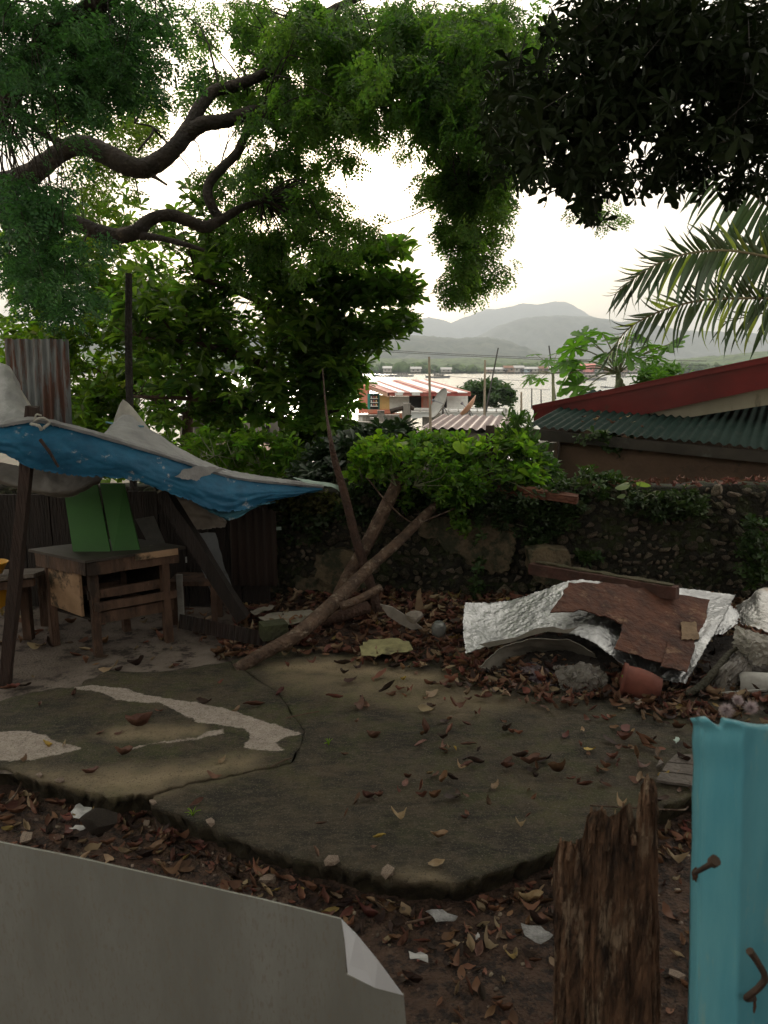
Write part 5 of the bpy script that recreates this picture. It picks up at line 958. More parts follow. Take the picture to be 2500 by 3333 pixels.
# ---- the big rain tree; its trunk stands just left of the picture
rt = thing('rain_tree', 'big rain tree whose thick mossy limbs cross the picture from the left', 'tree', (-6.2, 8.6, -.1))
def limb(pts, rad, parent=rt, name='limb', mat=limbm, n=12):
    pp = [P(*p) if len(p) == 3 else np.array(p[:3], float) for p in pts]; mk(name, tube(pp, [q_*(.88 if parent is rt else 1) for q_ in rad], n, .12, seg=9), mat, parent, True); return smoothpath(pp, 8)
base_top = P(-420, 760, 8.4)
mk('trunk', tube([(-6.3, 8.7, -.4), (-6.1, 8.6, .8), (-5.8, 8.5, 2.2), tuple(base_top)], [.55, .42, .36, .30], 16, .06, seg=6), limbm, rt, True)
anch = []
anch += limb([(-420, 760, 8.4), (-200, 700, 8.3), (0, 615, 8.3), (110, 560, 8.3), (200, 495, 8.3), (265, 472, 8.3), (340, 500, 8.3), (420, 540, 8.3), (480, 545, 8.35), (560, 490, 8.4), (610, 425, 8.5), (650, 350, 8.6), (690, 300, 8.7), (745, 285, 8.8)], [.28, .22, .16, .12, .105, .115, .12, .118, .112, .10, .09, .08, .072, .066])
anch += limb([(600, 445, 8.5), (660, 405, 8.5), (740, 392, 8.6), (820, 365, 8.8), (900, 350, 9.0), (1000, 350, 9.2), (1100, 318, 9.4), (1260, 312, 9.8), (1400, 300, 10.2)], [.09, .085, .08, .075, .07, .06, .055, .05, .03])
anch += limb([(-420, 760, 8.4), (-200, 720, 8.2), (50, 690, 8.1), (230, 722, 8.0), (310, 752, 8.0), (380, 768, 8.0), (440, 755, 8.0), (490, 715, 8.05), (550, 700, 8.1), (610, 718, 8.15), (665, 738, 8.2), (720, 715, 8.3), (780, 680, 8.4), (860, 650, 8.6)], [.2, .15, .10, .09, .088, .085, .085, .07, .068, .068, .07, .055, .045, .03])
anch += limb([(715, 715, 8.3), (680, 650, 8.3), (680, 600, 8.35), (720, 550, 8.4), (770, 500, 8.5), (800, 440, 8.6), (850, 395, 8.7)], [.055, .06, .055, .055, .05, .045, .035])
anch += limb([(440, 765, 8.0), (520, 775, 7.95), (600, 795, 7.9), (665, 815, 7.9)], [.05, .035, .03, .02])
anch += limb([(480, 560, 8.35), (510, 580, 8.3), (544, 602, 8.3)], [.045, .02, .012])
anch += limb([(745, 285, 8.8), (840, 250, 9), (950, 180, 9.2), (1040, 60, 9.4), (1150, 0, 9.5), (1300, -60, 9.6)], [.07, .06, .055, .05, .045, .03])
anch += limb([(1000, 350, 9.2), (1080, 390, 9.2), (1110, 420, 9.2), (1130, 440, 9.2)], [.04, .03, .02, .012])
anch += limb([(0, 350, 8.3), (60, 375, 8.3), (150, 440, 8.3), (220, 470, 8.3)], [.05, .045, .04, .035])
anch += limb([(1260, 312, 9.8), (1330, 400, 9.6), (1400, 500, 9.3), (1480, 600, 9.0), (1540, 720, 8.8), (1560, 860, 8.7)], [.04, .035, .03, .025, .02, .01])
anch += limb([(-200, 700, 8.3), (-100, 500, 7.2), (60, 250, 6.5), (250, 60, 6.2), (600, -150, 6.0), (1000, -300, 6)], [.15, .13, .10, .08, .06, .04])
anch += limb([(1040, 60, 9.4), (1200, 80, 9.6), (1400, 100, 9.6), (1550, 200, 9.5), (1650, 350, 9.3)], [.045, .04, .035, .03, .02])
anch += limb([(450, 490, 8.4), (500, 420, 8.6), (440, 400, 8.6)], [.015, .012, .008])
rain1 = leafmat('rain_tree_leaves', (.11, .19, .05), (.055, .12, .036), .62, isl=.35)
rainy = leafmat('rain_tree_yellow_leaves', (.12, .17, .022), (.07, .13, .02), .55, isl=.35)
rainb = leafmat('rain_tree_near_leaves', (.07, .16, .08), (.035, .095, .052), .5, isl=.5)
mid = ['     4788999999997.',
       '     4358999999998.',
       '     56789999999985',
       '    33357889999998.',
       '   4.  4655677898  ',
       '   . 2568831     ',
       '    3 46788      ',
       '    . 168786     ',
       '      .565       ']
C1 = from_map(mid, 0, 12, lambda x, y: 9.2+.5*np.sin(x/300), .55, 1, 3)
foliage('foliage', C1, pin, 9, .13, (.5, .9), rain1, rt, (-.65, .4))
twigs('twigs', C1, anch, limbm, rt, .010, 420)
# drooping spray over the bay
C1b = from_map(['.4882', '37983', '.4883', '.489.', '.486.', '..71.'], 470, 15, 8.9, .3, 1, 9, .55, 84, 1300)
C1s = from_map(['6541', '.464', '..25'], 640, 3, 7.2, .12, 0, 9, .45, 42, 1880)
foliage('foliage', C1b, pin, 9, .11, (.5, .85), rain1, rt, (-.55, .4)); twigs('twigs', C1b, anch, limbm, rt, .007, 90); foliage('foliage', C1s, pin, 6, .09, (.35, .55), rain1, rt, (-.5, .4)); twigs('twigs', C1s, [P(2010, 560, 7.2), P(1960, 600, 7.2)], limbm, rt, .005, 20); limb([(1650, 350, 9.3), (1850, 420, 8.2), (1960, 500, 7.4), (1975, 600, 7.2)], [.02, .015, .012, .008])
C1c = from_map(['8867', '2886', '1787', '2687', '.35.'], 300, 7, 10.2, .4, 1, 4, .6, 80, 170)
foliage('foliage', C1c, pin, 7, .14, (.6, .95), rainy, rt, (-.2, .5))
near = ['999985', '999995', '99889.', '87743.', '4331..', '62....', '98....', '995...', '8963..', '674...']
C1d = from_map(near, 0, 10, 6.3, .5, 1, 6)
foliage('foliage', C1d, pin, 9, .13, (.35, .62), rainb, rt, (-.3, .4)); twigs('twigs', C1d, anch, limbm, rt, .007, 120)
# unseen part of its crown, added above the view to shade the yard
Cx = []
for i in range(160):
    x, y = RNG.uniform(-7.5, 3.5), RNG.uniform(.0, 6.2); Cx.append((x, y, max(5.3, 2.9+.43*y)+RNG.random()*2.2+.5))
bigpin = [T_pinnate(20+s, 3, 4, .55, .075, .13) for s in range(2)]
foliage('foliage', np.array(Cx), bigpin, 6, .5, (.8, 1.2), rain1, rt, (-.1, .4))

# ---- dark broad-leaved tree overhead on the right
dt = thing('dark_tree', 'dark broad-leaved tree hanging over the upper right corner', 'tree', (5.2, 3.6, -.1))
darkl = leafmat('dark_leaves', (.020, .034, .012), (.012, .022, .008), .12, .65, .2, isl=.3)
mk('trunk', tube([(5.4, 3.2, -.3), (5.2, 3.4, 1.5), (4.7, 3.6, 3.2), (4.2, 3.6, 4.6)], [.3, .24, .2, .14], 14, .06), limbm, dt, True)
da = limb([(4.7, 3.6, 3.2, 0), (3.9, 4.0, 3.7, 0), (2.9, 4.4, 3.9, 0), (1.9, 4.8, 3.85, 0), (1.2, 5.0, 3.7, 0)], [.12, .09, .06, .04, .02], dt) + limb([(4.2, 3.6, 4.6, 0), (3.2, 3.9, 5.1, 0), (2.2, 4.2, 5.4, 0)], [.1, .06, .03], dt) + limb([(4.7, 3.6, 3.2, 0), (4.4, 4.4, 3.4, 0), (3.6, 5.0, 3.5, 0), (2.8, 5.3, 3.4, 0)], [.08, .06, .04, .02], dt)
ros = [T_rosette(s, 5, .105, .040, -.3, .25) for s in range(6)]
D1 = from_map(['                  6999999',
               '                2 7999999',
               '                68999999988',
               '                78999999988',
               '               38899999999',
               '                6799876667',
               '                  442....2'], 0, 19, 4.7, .5, 1, 14, .5)
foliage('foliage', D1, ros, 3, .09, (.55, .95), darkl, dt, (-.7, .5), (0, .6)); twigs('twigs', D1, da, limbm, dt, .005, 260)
Dx = [(RNG.uniform(-1.0, 7), RNG.uniform(-3, 4.2), 0) for i in range(230)]; Dx = np.array([(a, b_, max(4.4, 2.4+.55*b_+1.0)+RNG.random()*1.6) for a, b_, c in Dx])  # unseen crown over and behind the viewer, added to cut light
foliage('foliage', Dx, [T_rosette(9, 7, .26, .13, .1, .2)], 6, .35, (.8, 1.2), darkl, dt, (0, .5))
# ---- end of the added crown over the viewer
# ---- sea almond tree
st = thing('sea_almond_tree', 'glossy sea almond tree with tiered branches filling the middle left', 'tree', (-1.4, 10.2, -1.3))
tr0 = P(980, 1640, 10.4)
mk('trunk', tube([(tr0[0], 10.4, -1.4), P(985, 1500, 10.4), P(1000, 1250, 10.4), P(960, 1000, 10.4), P(900, 760, 10.4)], [.13, .11, .09, .07, .03], 10, .1), barkr, st, True)
sa = []
for pts, rd in (([(1000, 1250, 10.4), (1120, 1150, 10.2), (1250, 1090, 10.1), (1340, 1060, 10.0)], [.05, .04, .03, .01]), ([(975, 1060, 10.4), (1100, 980, 10.2), (1250, 940, 10.0), (1340, 925, 10)], [.05, .04, .03, .01]), ([(930, 900, 10.4), (1050, 850, 10.2), (1200, 830, 10), (1320, 815, 10)], [.04, .035, .025, .01]),
                ([(1000, 1250, 10.4), (850, 1180, 10), (650, 1120, 9.8), (450, 1100, 9.7)], [.06, .05, .035, .02]), ([(970, 1050, 10.4), (800, 960, 10), (640, 900, 9.8)], [.05, .045, .03]), ([(990, 1400, 10.4), (830, 1330, 10), (640, 1300, 9.7), (420, 1290, 9.6)], [.05, .04, .03, .015]), ([(990, 1400, 10.4), (1060, 1350, 10.2), (1130, 1330, 10)], [.04, .03, .01]), ([(620, 1300, 9.7), (590, 1180, 9.8), (560, 1080, 9.8)], [.03, .025, .015])):
    sa += limb(pts, rd, st, 'branch', barkr, 8)
alm = leafmat('almond_leaves', (.12, .20, .045), (.07, .13, .04), .66, .25, .8, .5)
almb = leafmat('almond_bright_leaves', (.11, .19, .025), (.07, .13, .02), .62, .4, .5, .4, c3=(.16, .17, .02))
aros = [T_rosette(s+40, 7, .19, .085, .25, .25) for s in range(5)]
E1 = from_map([r_[:15 if k_ < 6 else 14] for k_, r_ in enumerate(['    . 553',
               '   456677542',
               '   4678899876',
               '    6778999987',
               '    8899999988',
               '    8889999998',
               '     88999999886',
               '     78899999888',
               '     78899899 787',
               '      77888888887',
               '      777778 8888',
               '      566766677'])], 640, 10, 10.0, .3, 1, 24, .55, 78, 60)
foliage('foliage', E1, aros, 2, .12, (.7, 1.1), alm, st, (0, .45), (0, .4)); twigs('twigs', E1, sa, barkr, st, .008, 200)
tiers = []
for (x0, y0, x1, y1, h, n) in ((1000, 850, 1330, 812, 24, 40), (1000, 930, 1345, 905, 30, 60), (1050, 985, 1345, 950, 22, 40), (950, 1080, 1350, 1040, 34, 70), (1080, 1130, 1230, 1110, 30, 22), (1060, 1200, 1180, 1215, 40, 26), (980, 1260, 1150, 1290, 50, 34), (960, 1370, 1120, 1390, 45, 30)):
    s = RNG.random(n); tiers += [P(x0+(x1-x0)*a+RNG.normal()*8, y0+(y1-y0)*a+RNG.normal()*h*.45, 10+RNG.normal()*.3) for a in s]
foliage('foliage', np.array(tiers), aros, 2, .09, (.7, 1.1), leafmat('almond_mid_leaves', (.10, .19, .035), (.06, .12, .03), .6, .35, .5, .35), st, (0, .4))
# 300 nearest leaves as parts
lv, lf = T_leaf(.19, .09, .5, .25, 1); lmes = [bulk(lv*(1, f, 1), lf, True) for f in (.85, 1, 1.12)]
for l_ in lmes: l_.materials.append(alm)
sel = E1[np.argsort(E1[:, 1])[:43]]
for c in sel:
    for k in range(7):
        o = bpy.data.objects.new('leaf', random.choice(lmes)); COL.objects.link(o); o.parent = st
        o.matrix_basis = Matrix.Translation(Vector(c)-Vector(st.location)-Vector((0, .12, 0))) @ Matrix.Rotation(k*.9+random.random()*.4, 4, 'Z') @ Matrix.Rotation(-.2+random.gauss(0, .4), 4, 'Y') @ Matrix.Rotation(random.gauss(0, .3), 4, 'X')
# ---- brighter tree at the back left
bt = thing('bright_leaf_tree', 'bright yellow-green leafy tree behind the corrugated sheet on the left', 'tree', P(300, 1600, 11.5)*(1, 1, 0)+(0, 0, -1.3))
mk('trunk', tube([(P(590, 1600, 11.3)[0], 11.3, -1.4), P(610, 1400, 11.3), P(630, 1280, 11.3), P(600, 1150, 11.3)], [.1, .085, .07, .05], 8, .1), barkr, bt, True)
ba = limb([(600, 1150, 11.3), (450, 1000, 11.4), (250, 900, 11.5), (100, 850, 11.5)], [.05, .04, .03, .015], bt, 'branch', barkr, 7)+limb([(620, 1350, 11.3), (400, 1250, 11.4), (200, 1150, 11.5), (50, 1100, 11.5)], [.05, .04, .03, .015], bt, 'branch', barkr, 7)
B1 = from_map(['.334443', '4555554', '5666655', '6678876', '8887777', '8888888', '7888787', '3678887', '..67776', '..57776', '..24443'], 640, 17, 11.4, .4, 1, 34, .6, 78, 0)
B1 = np.concatenate([B1, from_map(['888', '887', '897', '777', '466'], 1250, 15, 10.8, .3, 1, 36, .6, 60, 240)])
foliage('foliage', B1, [T_rosette(s+60, 6, .16, .08, .3, .2) for s in range(3)], 3, .14, (.7, 1.1), almb, bt, (0, .45)); twigs('twigs', B1, ba, barkr, bt, .007, 150)

# ---- coconut palm on the right
pt = thing('coconut_palm', 'coconut palm reaching in from the right edge with drooping fronds', 'palm', (7.6, 12.0, -1.2))
pc = np.array((7.6, 12.0, 3.3)); mk('trunk', tube([(7.9, 12.1, -1.4), (7.8, 12.1, .5), (7.65, 12, 2.2), tuple(pc)], [.2, .16, .14, .16], 12, .08), M('palm_trunk', (.2, .17, .14), (.12, .1, .08), 5, bump=.5), pt, True)
palmg = M('palm_leaflet', (.035, .070, .026), (.022, .045, .018), 2, rough=.45, bump=0, trans=.12, rand=.25, spec=.4); palmy = M('palm_leaflet_yellow', (.16, .20, .05), (.11, .15, .04), 2, rough=.45, bump=0, trans=.4, rand=.25); palmr = M('palm_rib', (.16, .15, .08), (.10, .09, .05), 5)
def leaflet_mesh(L_, w_, droop):
    V = []; F = []; n = 7
    for i in range(n):
        t_ = i/(n-1); w = w_*(1-t_**2.2)*(.5+.5*min(1, t_*5)); a = droop*t_; x = L_*math.sin(a)/max(droop, .01); z = -L_*(1-math.cos(a))/max(droop, .01)
        V += [(x, -w, z-.15*w), (x, 0, z+.25*w), (x, w, z-.15*w)]
    for i in range(n-1): F += [(i*3, i*3+3, i*3+4, i*3+1), (i*3+1, i*3+4, i*3+5, i*3+2)]
    return V, F
lm = [mesh(*leaflet_mesh(1, .050, d), True) for d in (.5, .9, 1.3)]; lmy = [m_.copy() for m_ in lm]
for a in lm: a.materials.append(palmg)
for a in lmy: a.materials.append(palmy)
nleaf = 0
def frond(pts, n, Lf, s0=.0, ypart=0, up=.5, side=1.2, label=None):
    pp = np.array(smoothpath([pc]+[P(*p) for p in pts], 10)); seg = np.linalg.norm(np.diff(pp, axis=0), axis=1); cu = np.concatenate([[0], np.cumsum(seg)]); tot = cu[-1]
    f = mk('frond', tube([pp[0], pp[10], pp[20], pp[-1]] if 0 else list(pp[::4])+[pp[-1]], [.03*(1-.8*i/(len(pp[::4]))) for i in range(len(pp[::4])+1)], 6, seg=2), palmr, pt, True)
    if label: f['label'] = label
    for i in range(n):
        t_ = s0+(1-s0)*(i+.5)/n; d = t_*tot; c = np.array([np.interp(d, cu, pp[:, k]) for k in range(3)]); c2 = np.array([np.interp(min(d+.05, tot), cu, pp[:, k]) for k in range(3)]); c1 = np.array([np.interp(max(d-.05, 0), cu, pp[:, k]) for k in range(3)])
        T = c2-c1; T /= np.linalg.norm(T); S_ = np.cross(T, (0, 0, 1)); S_ /= np.linalg.norm(S_); Uu = np.cross(S_, T)
        Ln = Lf*(.55+.45*math.sin(PI*min(1, t_*1.05)**.8))*(1 if t_ < .93 else .8)
        for sd_ in (-1, 1):
            low_ = sd_ > 0; tipf = max(0, t_-.7)*2.6
            dirv = (T*(.35+tipf)+S_*.4+np.array((0, 0, -1.0+random.uniform(-.1, .15)))) if low_ else (T*(.9+tipf)-S_*.45+np.array((0, 0, up+random.uniform(-.15, .1)-tipf*.3)))
            dirv = dirv/np.linalg.norm(dirv)
            mt = (lmy if random.random() < ypart else lm)[random.choice((0, 1, 1, 2))]; o = bpy.data.objects.new('leaflet', mt); COL.objects.link(o); o.parent = f
            x = Vector(dirv); y = Vector(T)+Vector((0, random.uniform(-.5, .5), 0)); y = (y-x*y.dot(x)).normalized(); z = x.cross(y); R = Matrix((x, y, z)).transposed().to_4x4()
            l_ = Ln*random.uniform(1.05, 1.45)*(1 if low_ else .6); o.matrix_basis = Matrix.Translation(Vector(c)) @ R @ Matrix.Diagonal((l_, l_*.9, l_, 1))
frond([(2620, 780, 12), (2500, 668, 11.9), (2400, 600, 11.8), (2310, 560, 11.7), (2235, 560, 11.6)], 34, 1.0, .2, 0, -.2)
frond([(2600, 860, 12), (2500, 835, 11.8), (2375, 815, 11.6), (2270, 820, 11.4), (2180, 842, 11.3), (2086, 889, 11.2), (2000, 960, 11.1)], 56, .85, .2, .1)
frond([(2600, 975, 12), (2500, 970, 11.9), (2327, 973, 11.7), (2230, 988, 11.6), (2120, 1025, 11.5), (2035, 1080, 11.4), (1975, 1170, 11.3)], 50, .7, .2, .3, label='lowest frond, turning yellow at its tip')
frond([(2600, 1000, 12.4), (2480, 1020, 12.6), (2350, 1050, 12.7)], 10, .75, .3, .2, label='short dark frond behind the lowest one')
# ---- papaya trees
papm = leafmat('papaya_leaf', (.085, .19, .030), (.06, .15, .025), .45, .45, .4, 0)
stemm = M('papaya_stem', (.22, .24, .14), (.14, .15, .09), 6)
def papaya_leaf(r):
    V = [(0, 0, 0)]; F = []; n = 0; pts = []
    for i in range(7):
        a = (-2.45+i*4.9/6); L_ = r*(1-.05*abs(i-3)**1.5); 
        for da_, rr in ((-.33, .38), (-.24, .50), (-.32, .70), (-.16, .72), (-.18, .90), (0, 1), (.18, .90), (.16, .72), (.32, .70), (.24, .50), (.33, .38)): pts.append((a+da_, L_*rr))
    for a, q_ in pts: V.append((q_*math.cos(a), q_*math.sin(a), -.22*q_*q_/r+.02*r*math.sin(a*9)))
    for i in range(1, len(V)-1): F.append((0, i, i+1))
    return V, F
pm_s = [mesh(*papaya_leaf(1)) for _ in range(1)]; pm_s[0].materials.append(papm)
def papaya(root, top, n, r, pl, label, Y, leaves=None):
    t = thing('papaya_tree', label, 'tree', root); mk('trunk', tube([root, (np.array(root)+top)/2+(.03, 0, 0), top], [.1*pl, .08*pl, .05*pl], 9, .08), stemm, t, True)
    for i in range(n if leaves is None else len(leaves)):
        if leaves is None: a = i*2.4; el = random.uniform(-.25, .75); tip = np.array(top)+np.array((math.cos(a)*math.cos(el), math.sin(a)*math.cos(el)*.8, math.sin(el)))*pl*random.uniform(.75, 1.1)
        else: tip = P(*leaves[i])
        m_ = (np.array(top)+tip)/2+(0, 0, .1*pl); mk('petiole', tube([top, m_, tip], [.018*pl, .013*pl, .010*pl], 5, seg=4), stemm, t)
        d = Vector(tip-np.array(top)).normalized(); d.z = d.z*.3-.25; x = d.normalized(); y = Vector((0, 0, 1)).cross(x).normalized(); z = x.cross(y)
        o = bpy.data.objects.new('leaf', pm_s[0]); COL.objects.link(o); o.parent = t; s = r*random.uniform(.85, 1.15)
        o.matrix_basis = Matrix.Translation(Vector(tip)-t.location) @ Matrix((x, y, z)).transposed().to_4x4() @ Matrix.Rotation(random.gauss(0, .35), 4, 'X') @ Matrix.Rotation(random.gauss(.1, .3), 4, 'Y') @ Matrix.Diagonal((s, s, s, 1))
    return t
tp_ = P(2013, 1215, 15)
pt2 = papaya((tp_[0]+.05, 15, -1.6), tp_, 0, .40, 1.0, 'large papaya tree standing behind the left part of the red roof', 15,
       [(1870, 1130, 14.7), (1900, 1095, 15.2), (1845, 1175, 14.8), (1870, 1200, 15.0), (1960, 1085, 15), (2020, 1100, 15.4), (2050, 1110, 14.7), (2110, 1125, 15), (2160, 1135, 15.2), (2180, 1120, 14.8), (1900, 1270, 14.6), (1880, 1255, 14.8), (1975, 1150, 14.5), (2040, 1150, 14.6), (2130, 1160, 14.6), (1925, 1120, 14.6), (2080, 1090, 15.1), (1850, 1215, 14.9)])
for a in ((2020, 1245), (2028, 1262), (2010, 1262)): 
    c = P(*a, 14.85); mk('fruit', lathe([(.001, -.09), (.035, -.08), (.055, -.03), (.05, .04), (.02, .08), (.001, .085)], 12, Matrix.Translation(Vector(c))), stemm, pt2, True)
tp_ = P(1800, 1215, 28); papaya((tp_[0]+.2, 28, -2.6), tp_, 13, .42, 1.0, 'small distant papaya tree left of the large one', 28)
# ---- round tree by the water and other garden plants
def bush(name, label, cat, base, centres, tmpl, k, spread, size, mat, stems=0, group=None, stemmat=None, pitch=(0, .5)):
    t = thing(name, label, cat, base, group); foliage('foliage', centres, tmpl, k, spread, size, mat, t, pitch)
    if stems: twigs('stems', centres, [np.array(base)+(RNG.normal(0, .1), 0, .05) for _ in range(5)], stemmat or stemm, t, .006, stems, .0)
    return t
smallros = [T_rosette(s+80, 6, .10, .05, .3, .2) for s in range(3)]; gl = [T_rosette(s+90, 8, .4, .2, .3, .2) for s in range(3)]
c0 = P(1580, 1290, 44); 
cc = [P(x, y, 44+RNG.normal()*.7) for x, y in [(1580+math.cos(a)*r*88, 1290-abs(math.sin(a))*r*46+14*(r-.5)*0+RNG.uniform(-6, 30)) for a, r in zip(RNG.uniform(0, PI, 330), RNG.random(330)**.55)]]
t = bush('round_tree', 'dense round dark green tree at the water right of the striped house', 'tree', (c0[0], 44, -2.6), np.array(cc), gl, 2, .25, (.6, 1), leafmat('mango_leaves', (.05, .095, .035), (.03, .065, .028), .3))
mk('trunk', tube([(c0[0], 44, -3), (c0[0], 44, -.5), (c0[0], 44, .6)], [.22, .18, .1], 8), limbm, t, True)
# low papaya-like bush behind the red roof
cc = np.array([P(x, y, 14.2+RNG.normal()*.25) for x, y in zip(RNG.normal(2150, 42, 90), RNG.normal(1232, 20, 90))])
bush('leafy_shrub', 'bright leafy shrub rising behind the red fascia right of the papaya', 'shrub', (P(2150, 1300, 14.2)[0], 14.2, -1.5), cc, [T_rosette(s+70, 6, .16, .06, .3, .3) for s in range(3)], 2, .1, (.7, 1.1), papm, 20)
# plants on and behind the stone wall
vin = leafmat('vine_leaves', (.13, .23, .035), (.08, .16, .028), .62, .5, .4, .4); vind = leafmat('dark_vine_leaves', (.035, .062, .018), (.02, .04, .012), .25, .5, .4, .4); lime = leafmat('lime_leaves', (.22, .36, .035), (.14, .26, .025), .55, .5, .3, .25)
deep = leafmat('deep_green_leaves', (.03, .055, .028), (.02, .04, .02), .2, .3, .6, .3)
sm2 = [T_rosette(s+100, 5, .07, .038, .35, .2) for s in range(4)]; narrow = [T_rosette(s+110, 6, .13, .035, .5, .3) for s in range(3)]
def zone(poly, n, Y, sp=.15):
    xs_ = [p[0] for p in poly]; ys_ = [p[1] for p in poly]; o = []
    while len(o) < n:
        x = RNG.uniform(min(xs_), max(xs_), 200); y = RNG.uniform(min(ys_), max(ys_), 200); m_ = inpoly(x+18*(fbm(y/14, x/40, 3)-.5), y+50*(fbm(x/22, y/90, 5)-.5), poly) & (fbm(x/30, y/30, 8, 3) > .41)
        o += [P(a, b_, (Y(a, b_) if callable(Y) else Y)+RNG.normal()*sp) for a, b_ in zip(x[m_], y[m_])]
    return np.array(o[:n])
bush('wild_bush', 'bright green tangle of weeds growing on the wall behind the crossing trunks', 'bush', P(1350, 1600, 7.3), zone([(1150, 1470), (1250, 1435), (1400, 1420), (1600, 1425), (1720, 1440), (1780, 1510), (1760, 1600), (1600, 1625), (1400, 1640), (1160, 1620)], 470, 7.35, .25), sm2+[T_rosette(s+104, 5, .10, .055, .35, .2) for s in range(3)], 3, .06, (.7, 1.3), vin, 160)
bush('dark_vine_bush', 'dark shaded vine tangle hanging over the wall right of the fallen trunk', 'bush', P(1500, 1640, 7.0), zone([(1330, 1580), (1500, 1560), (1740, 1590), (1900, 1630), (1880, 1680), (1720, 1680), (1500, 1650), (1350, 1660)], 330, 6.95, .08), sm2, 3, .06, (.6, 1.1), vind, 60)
bush('front_vine', 'loose bright vine hiding the tops of the crossing trunks', 'vine', P(1330, 1600, 6.6), zone([(1190, 1470), (1330, 1450), (1480, 1500), (1560, 1560), (1520, 1620), (1430, 1640), (1350, 1560), (1230, 1560)], 95, 6.62, .08), sm2, 3, .06, (.6, 1.1), vin, 20)
bush('wall_creeper', 'patchy creeper spreading down the stones between the plaster patch and the red beam', 'creeper', P(1750, 1680, 6.8), zone([(1500, 1640), (1900, 1640), (1880, 1720), (1780, 1780), (1690, 1800), (1660, 1720), (1560, 1690)], 90, 6.82, .03), sm2, 3, .04, (.5, .9), vind)
bush('wall_creeper', 'thin dark creeper over the wall below the tarp tip', 'creeper', P(950, 1680, 6.95), zone([(840, 1640), (1100, 1640), (1080, 1760), (960, 1780), (880, 1740)], 60, 6.98, .03), sm2, 3, .04, (.5, .85), vind)
bush('front_vine', 'green leafy vine draped over the upper end of the fallen trunk', 'vine', P(1450, 1650, 6.75), zone([(1380, 1580), (1450, 1550), (1560, 1570), (1540, 1640), (1470, 1660), (1420, 1640)], 60, 6.75, .06), sm2, 3, .06, (.6, 1.1), vin, 20)
bush('lime_shrub', 'lime green shrub with lobed leaves above the crossing trunks', 'shrub', P(1220, 1600, 7.0), zone([(1150, 1460), (1220, 1420), (1300, 1440), (1320, 1540), (1250, 1570), (1160, 1540)], 70, 7.1, .1), [T_rosette(s+120, 6, .11, .06, .3, .2) for s in range(3)], 2, .07, (.7, 1.1), lime, 24)
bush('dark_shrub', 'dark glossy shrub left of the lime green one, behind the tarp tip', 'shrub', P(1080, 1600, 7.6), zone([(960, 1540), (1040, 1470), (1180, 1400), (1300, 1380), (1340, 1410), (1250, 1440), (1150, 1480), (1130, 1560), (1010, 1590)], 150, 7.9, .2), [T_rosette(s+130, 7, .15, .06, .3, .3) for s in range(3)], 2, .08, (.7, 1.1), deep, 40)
bush('tall_weeds', 'tall narrow-leaved weeds standing left of the green corrugated eave', 'weeds', P(1740, 1600, 7.5), zone([(1630, 1410), (1690, 1350), (1720, 1390), (1725, 1440), (1800, 1500), (1800, 1560), (1760, 1620), (1680, 1600), (1630, 1500)], 150, 7.6, .15), narrow, 2, .07, (.7, 1.2), leafmat('weed_leaves', (.06, .12, .03), (.04, .085, .03), .35, .4, .5, .3), 60)
bush('wall_top_weeds', 'low weeds along the wall top in front of the brown house', 'weeds', P(1950, 1600, 7.0), zone([(1780, 1590), (1860, 1550), (1960, 1530), (2050, 1570), (2100, 1610), (2060, 1640), (1900, 1625)], 110, 7.1, .12), sm2, 3, .06, (.6, 1.2), leafmat('shade_weed_leaves', (.045, .085, .022), (.03, .06, .018), .3, .5, .4, .4), 60)
bush('creeper', 'mossy creeper spreading over the wall below the brown house', 'creeper', P(2200, 1620, 6.8), zone([(2050, 1610), (2200, 1600), (2320, 1615), (2300, 1670), (2120, 1690), (2040, 1660)], 120, 6.75, .06), sm2, 3, .05, (.5, .9), vind, 20)
bush('creeper', 'sparse creeper hanging down the stones at the far right of the wall', 'creeper', P(2420, 1800, 6.7), zone([(2420, 1700), (2500, 1680), (2520, 1860), (2440, 1900), (2400, 1800)], 60, 6.62, .04), sm2, 3, .05, (.6, 1), MATS['shade_weed_leaves'])
bush('wall_creeper', 'thin vine hanging down the middle of the stone wall between the plaster patches', 'creeper', P(1555, 1680, 6.85), np.array([P(1555+RNG.normal()*8, y, 6.8) for y in RNG.uniform(1680, 1990, 46)]), sm2, 2, .03, (.5, .9), MATS['shade_weed_leaves'])
bush('wall_creeper', 'small green sprig growing out of the tan plaster patch', 'creeper', P(1480, 1740, 6.85), zone([(1465, 1690), (1500, 1680), (1530, 1700), (1500, 1740), (1470, 1740)], 14, 6.83, .02), sm2, 2, .04, (.7, 1), vin)
bush('wall_creeper', 'tuft of leaves in the wall above the left end of the red beam', 'creeper', P(1900, 1830, 6.8), np.concatenate([zone([(1880, 1800), (1950, 1800), (1960, 1830), (1890, 1835)], 16, 6.8, .02), zone([(1740, 1740), (1780, 1750), (1775, 1785), (1735, 1775)], 12, 6.82, .02)]), sm2, 2, .03, (.6, 1), MATS['shade_weed_leaves'])
bush('wall_creeper', 'yellowish creeper on the wall top between the tarp tip and the slim trunk', 'creeper', P(1000, 1600, 7.0), zone([(860, 1610), (960, 1590), (1090, 1610), (1100, 1660), (1000, 1680), (870, 1650)], 90, 7.02, .05), sm2, 3, .05, (.5, .9), leafmat('dry_vine_leaves', (.10, .11, .03), (.06, .055, .02), .3, .6, .3, .4))
bush('wall_creeper', 'shaded creeper on the wall between the slim trunk and the sawn trunk', 'creeper', P(1200, 1600, 7.0), zone([(1100, 1590), (1250, 1570), (1290, 1640), (1200, 1690), (1100, 1680)], 90, 7.02, .06), sm2, 3, .05, (.5, .9), vind)
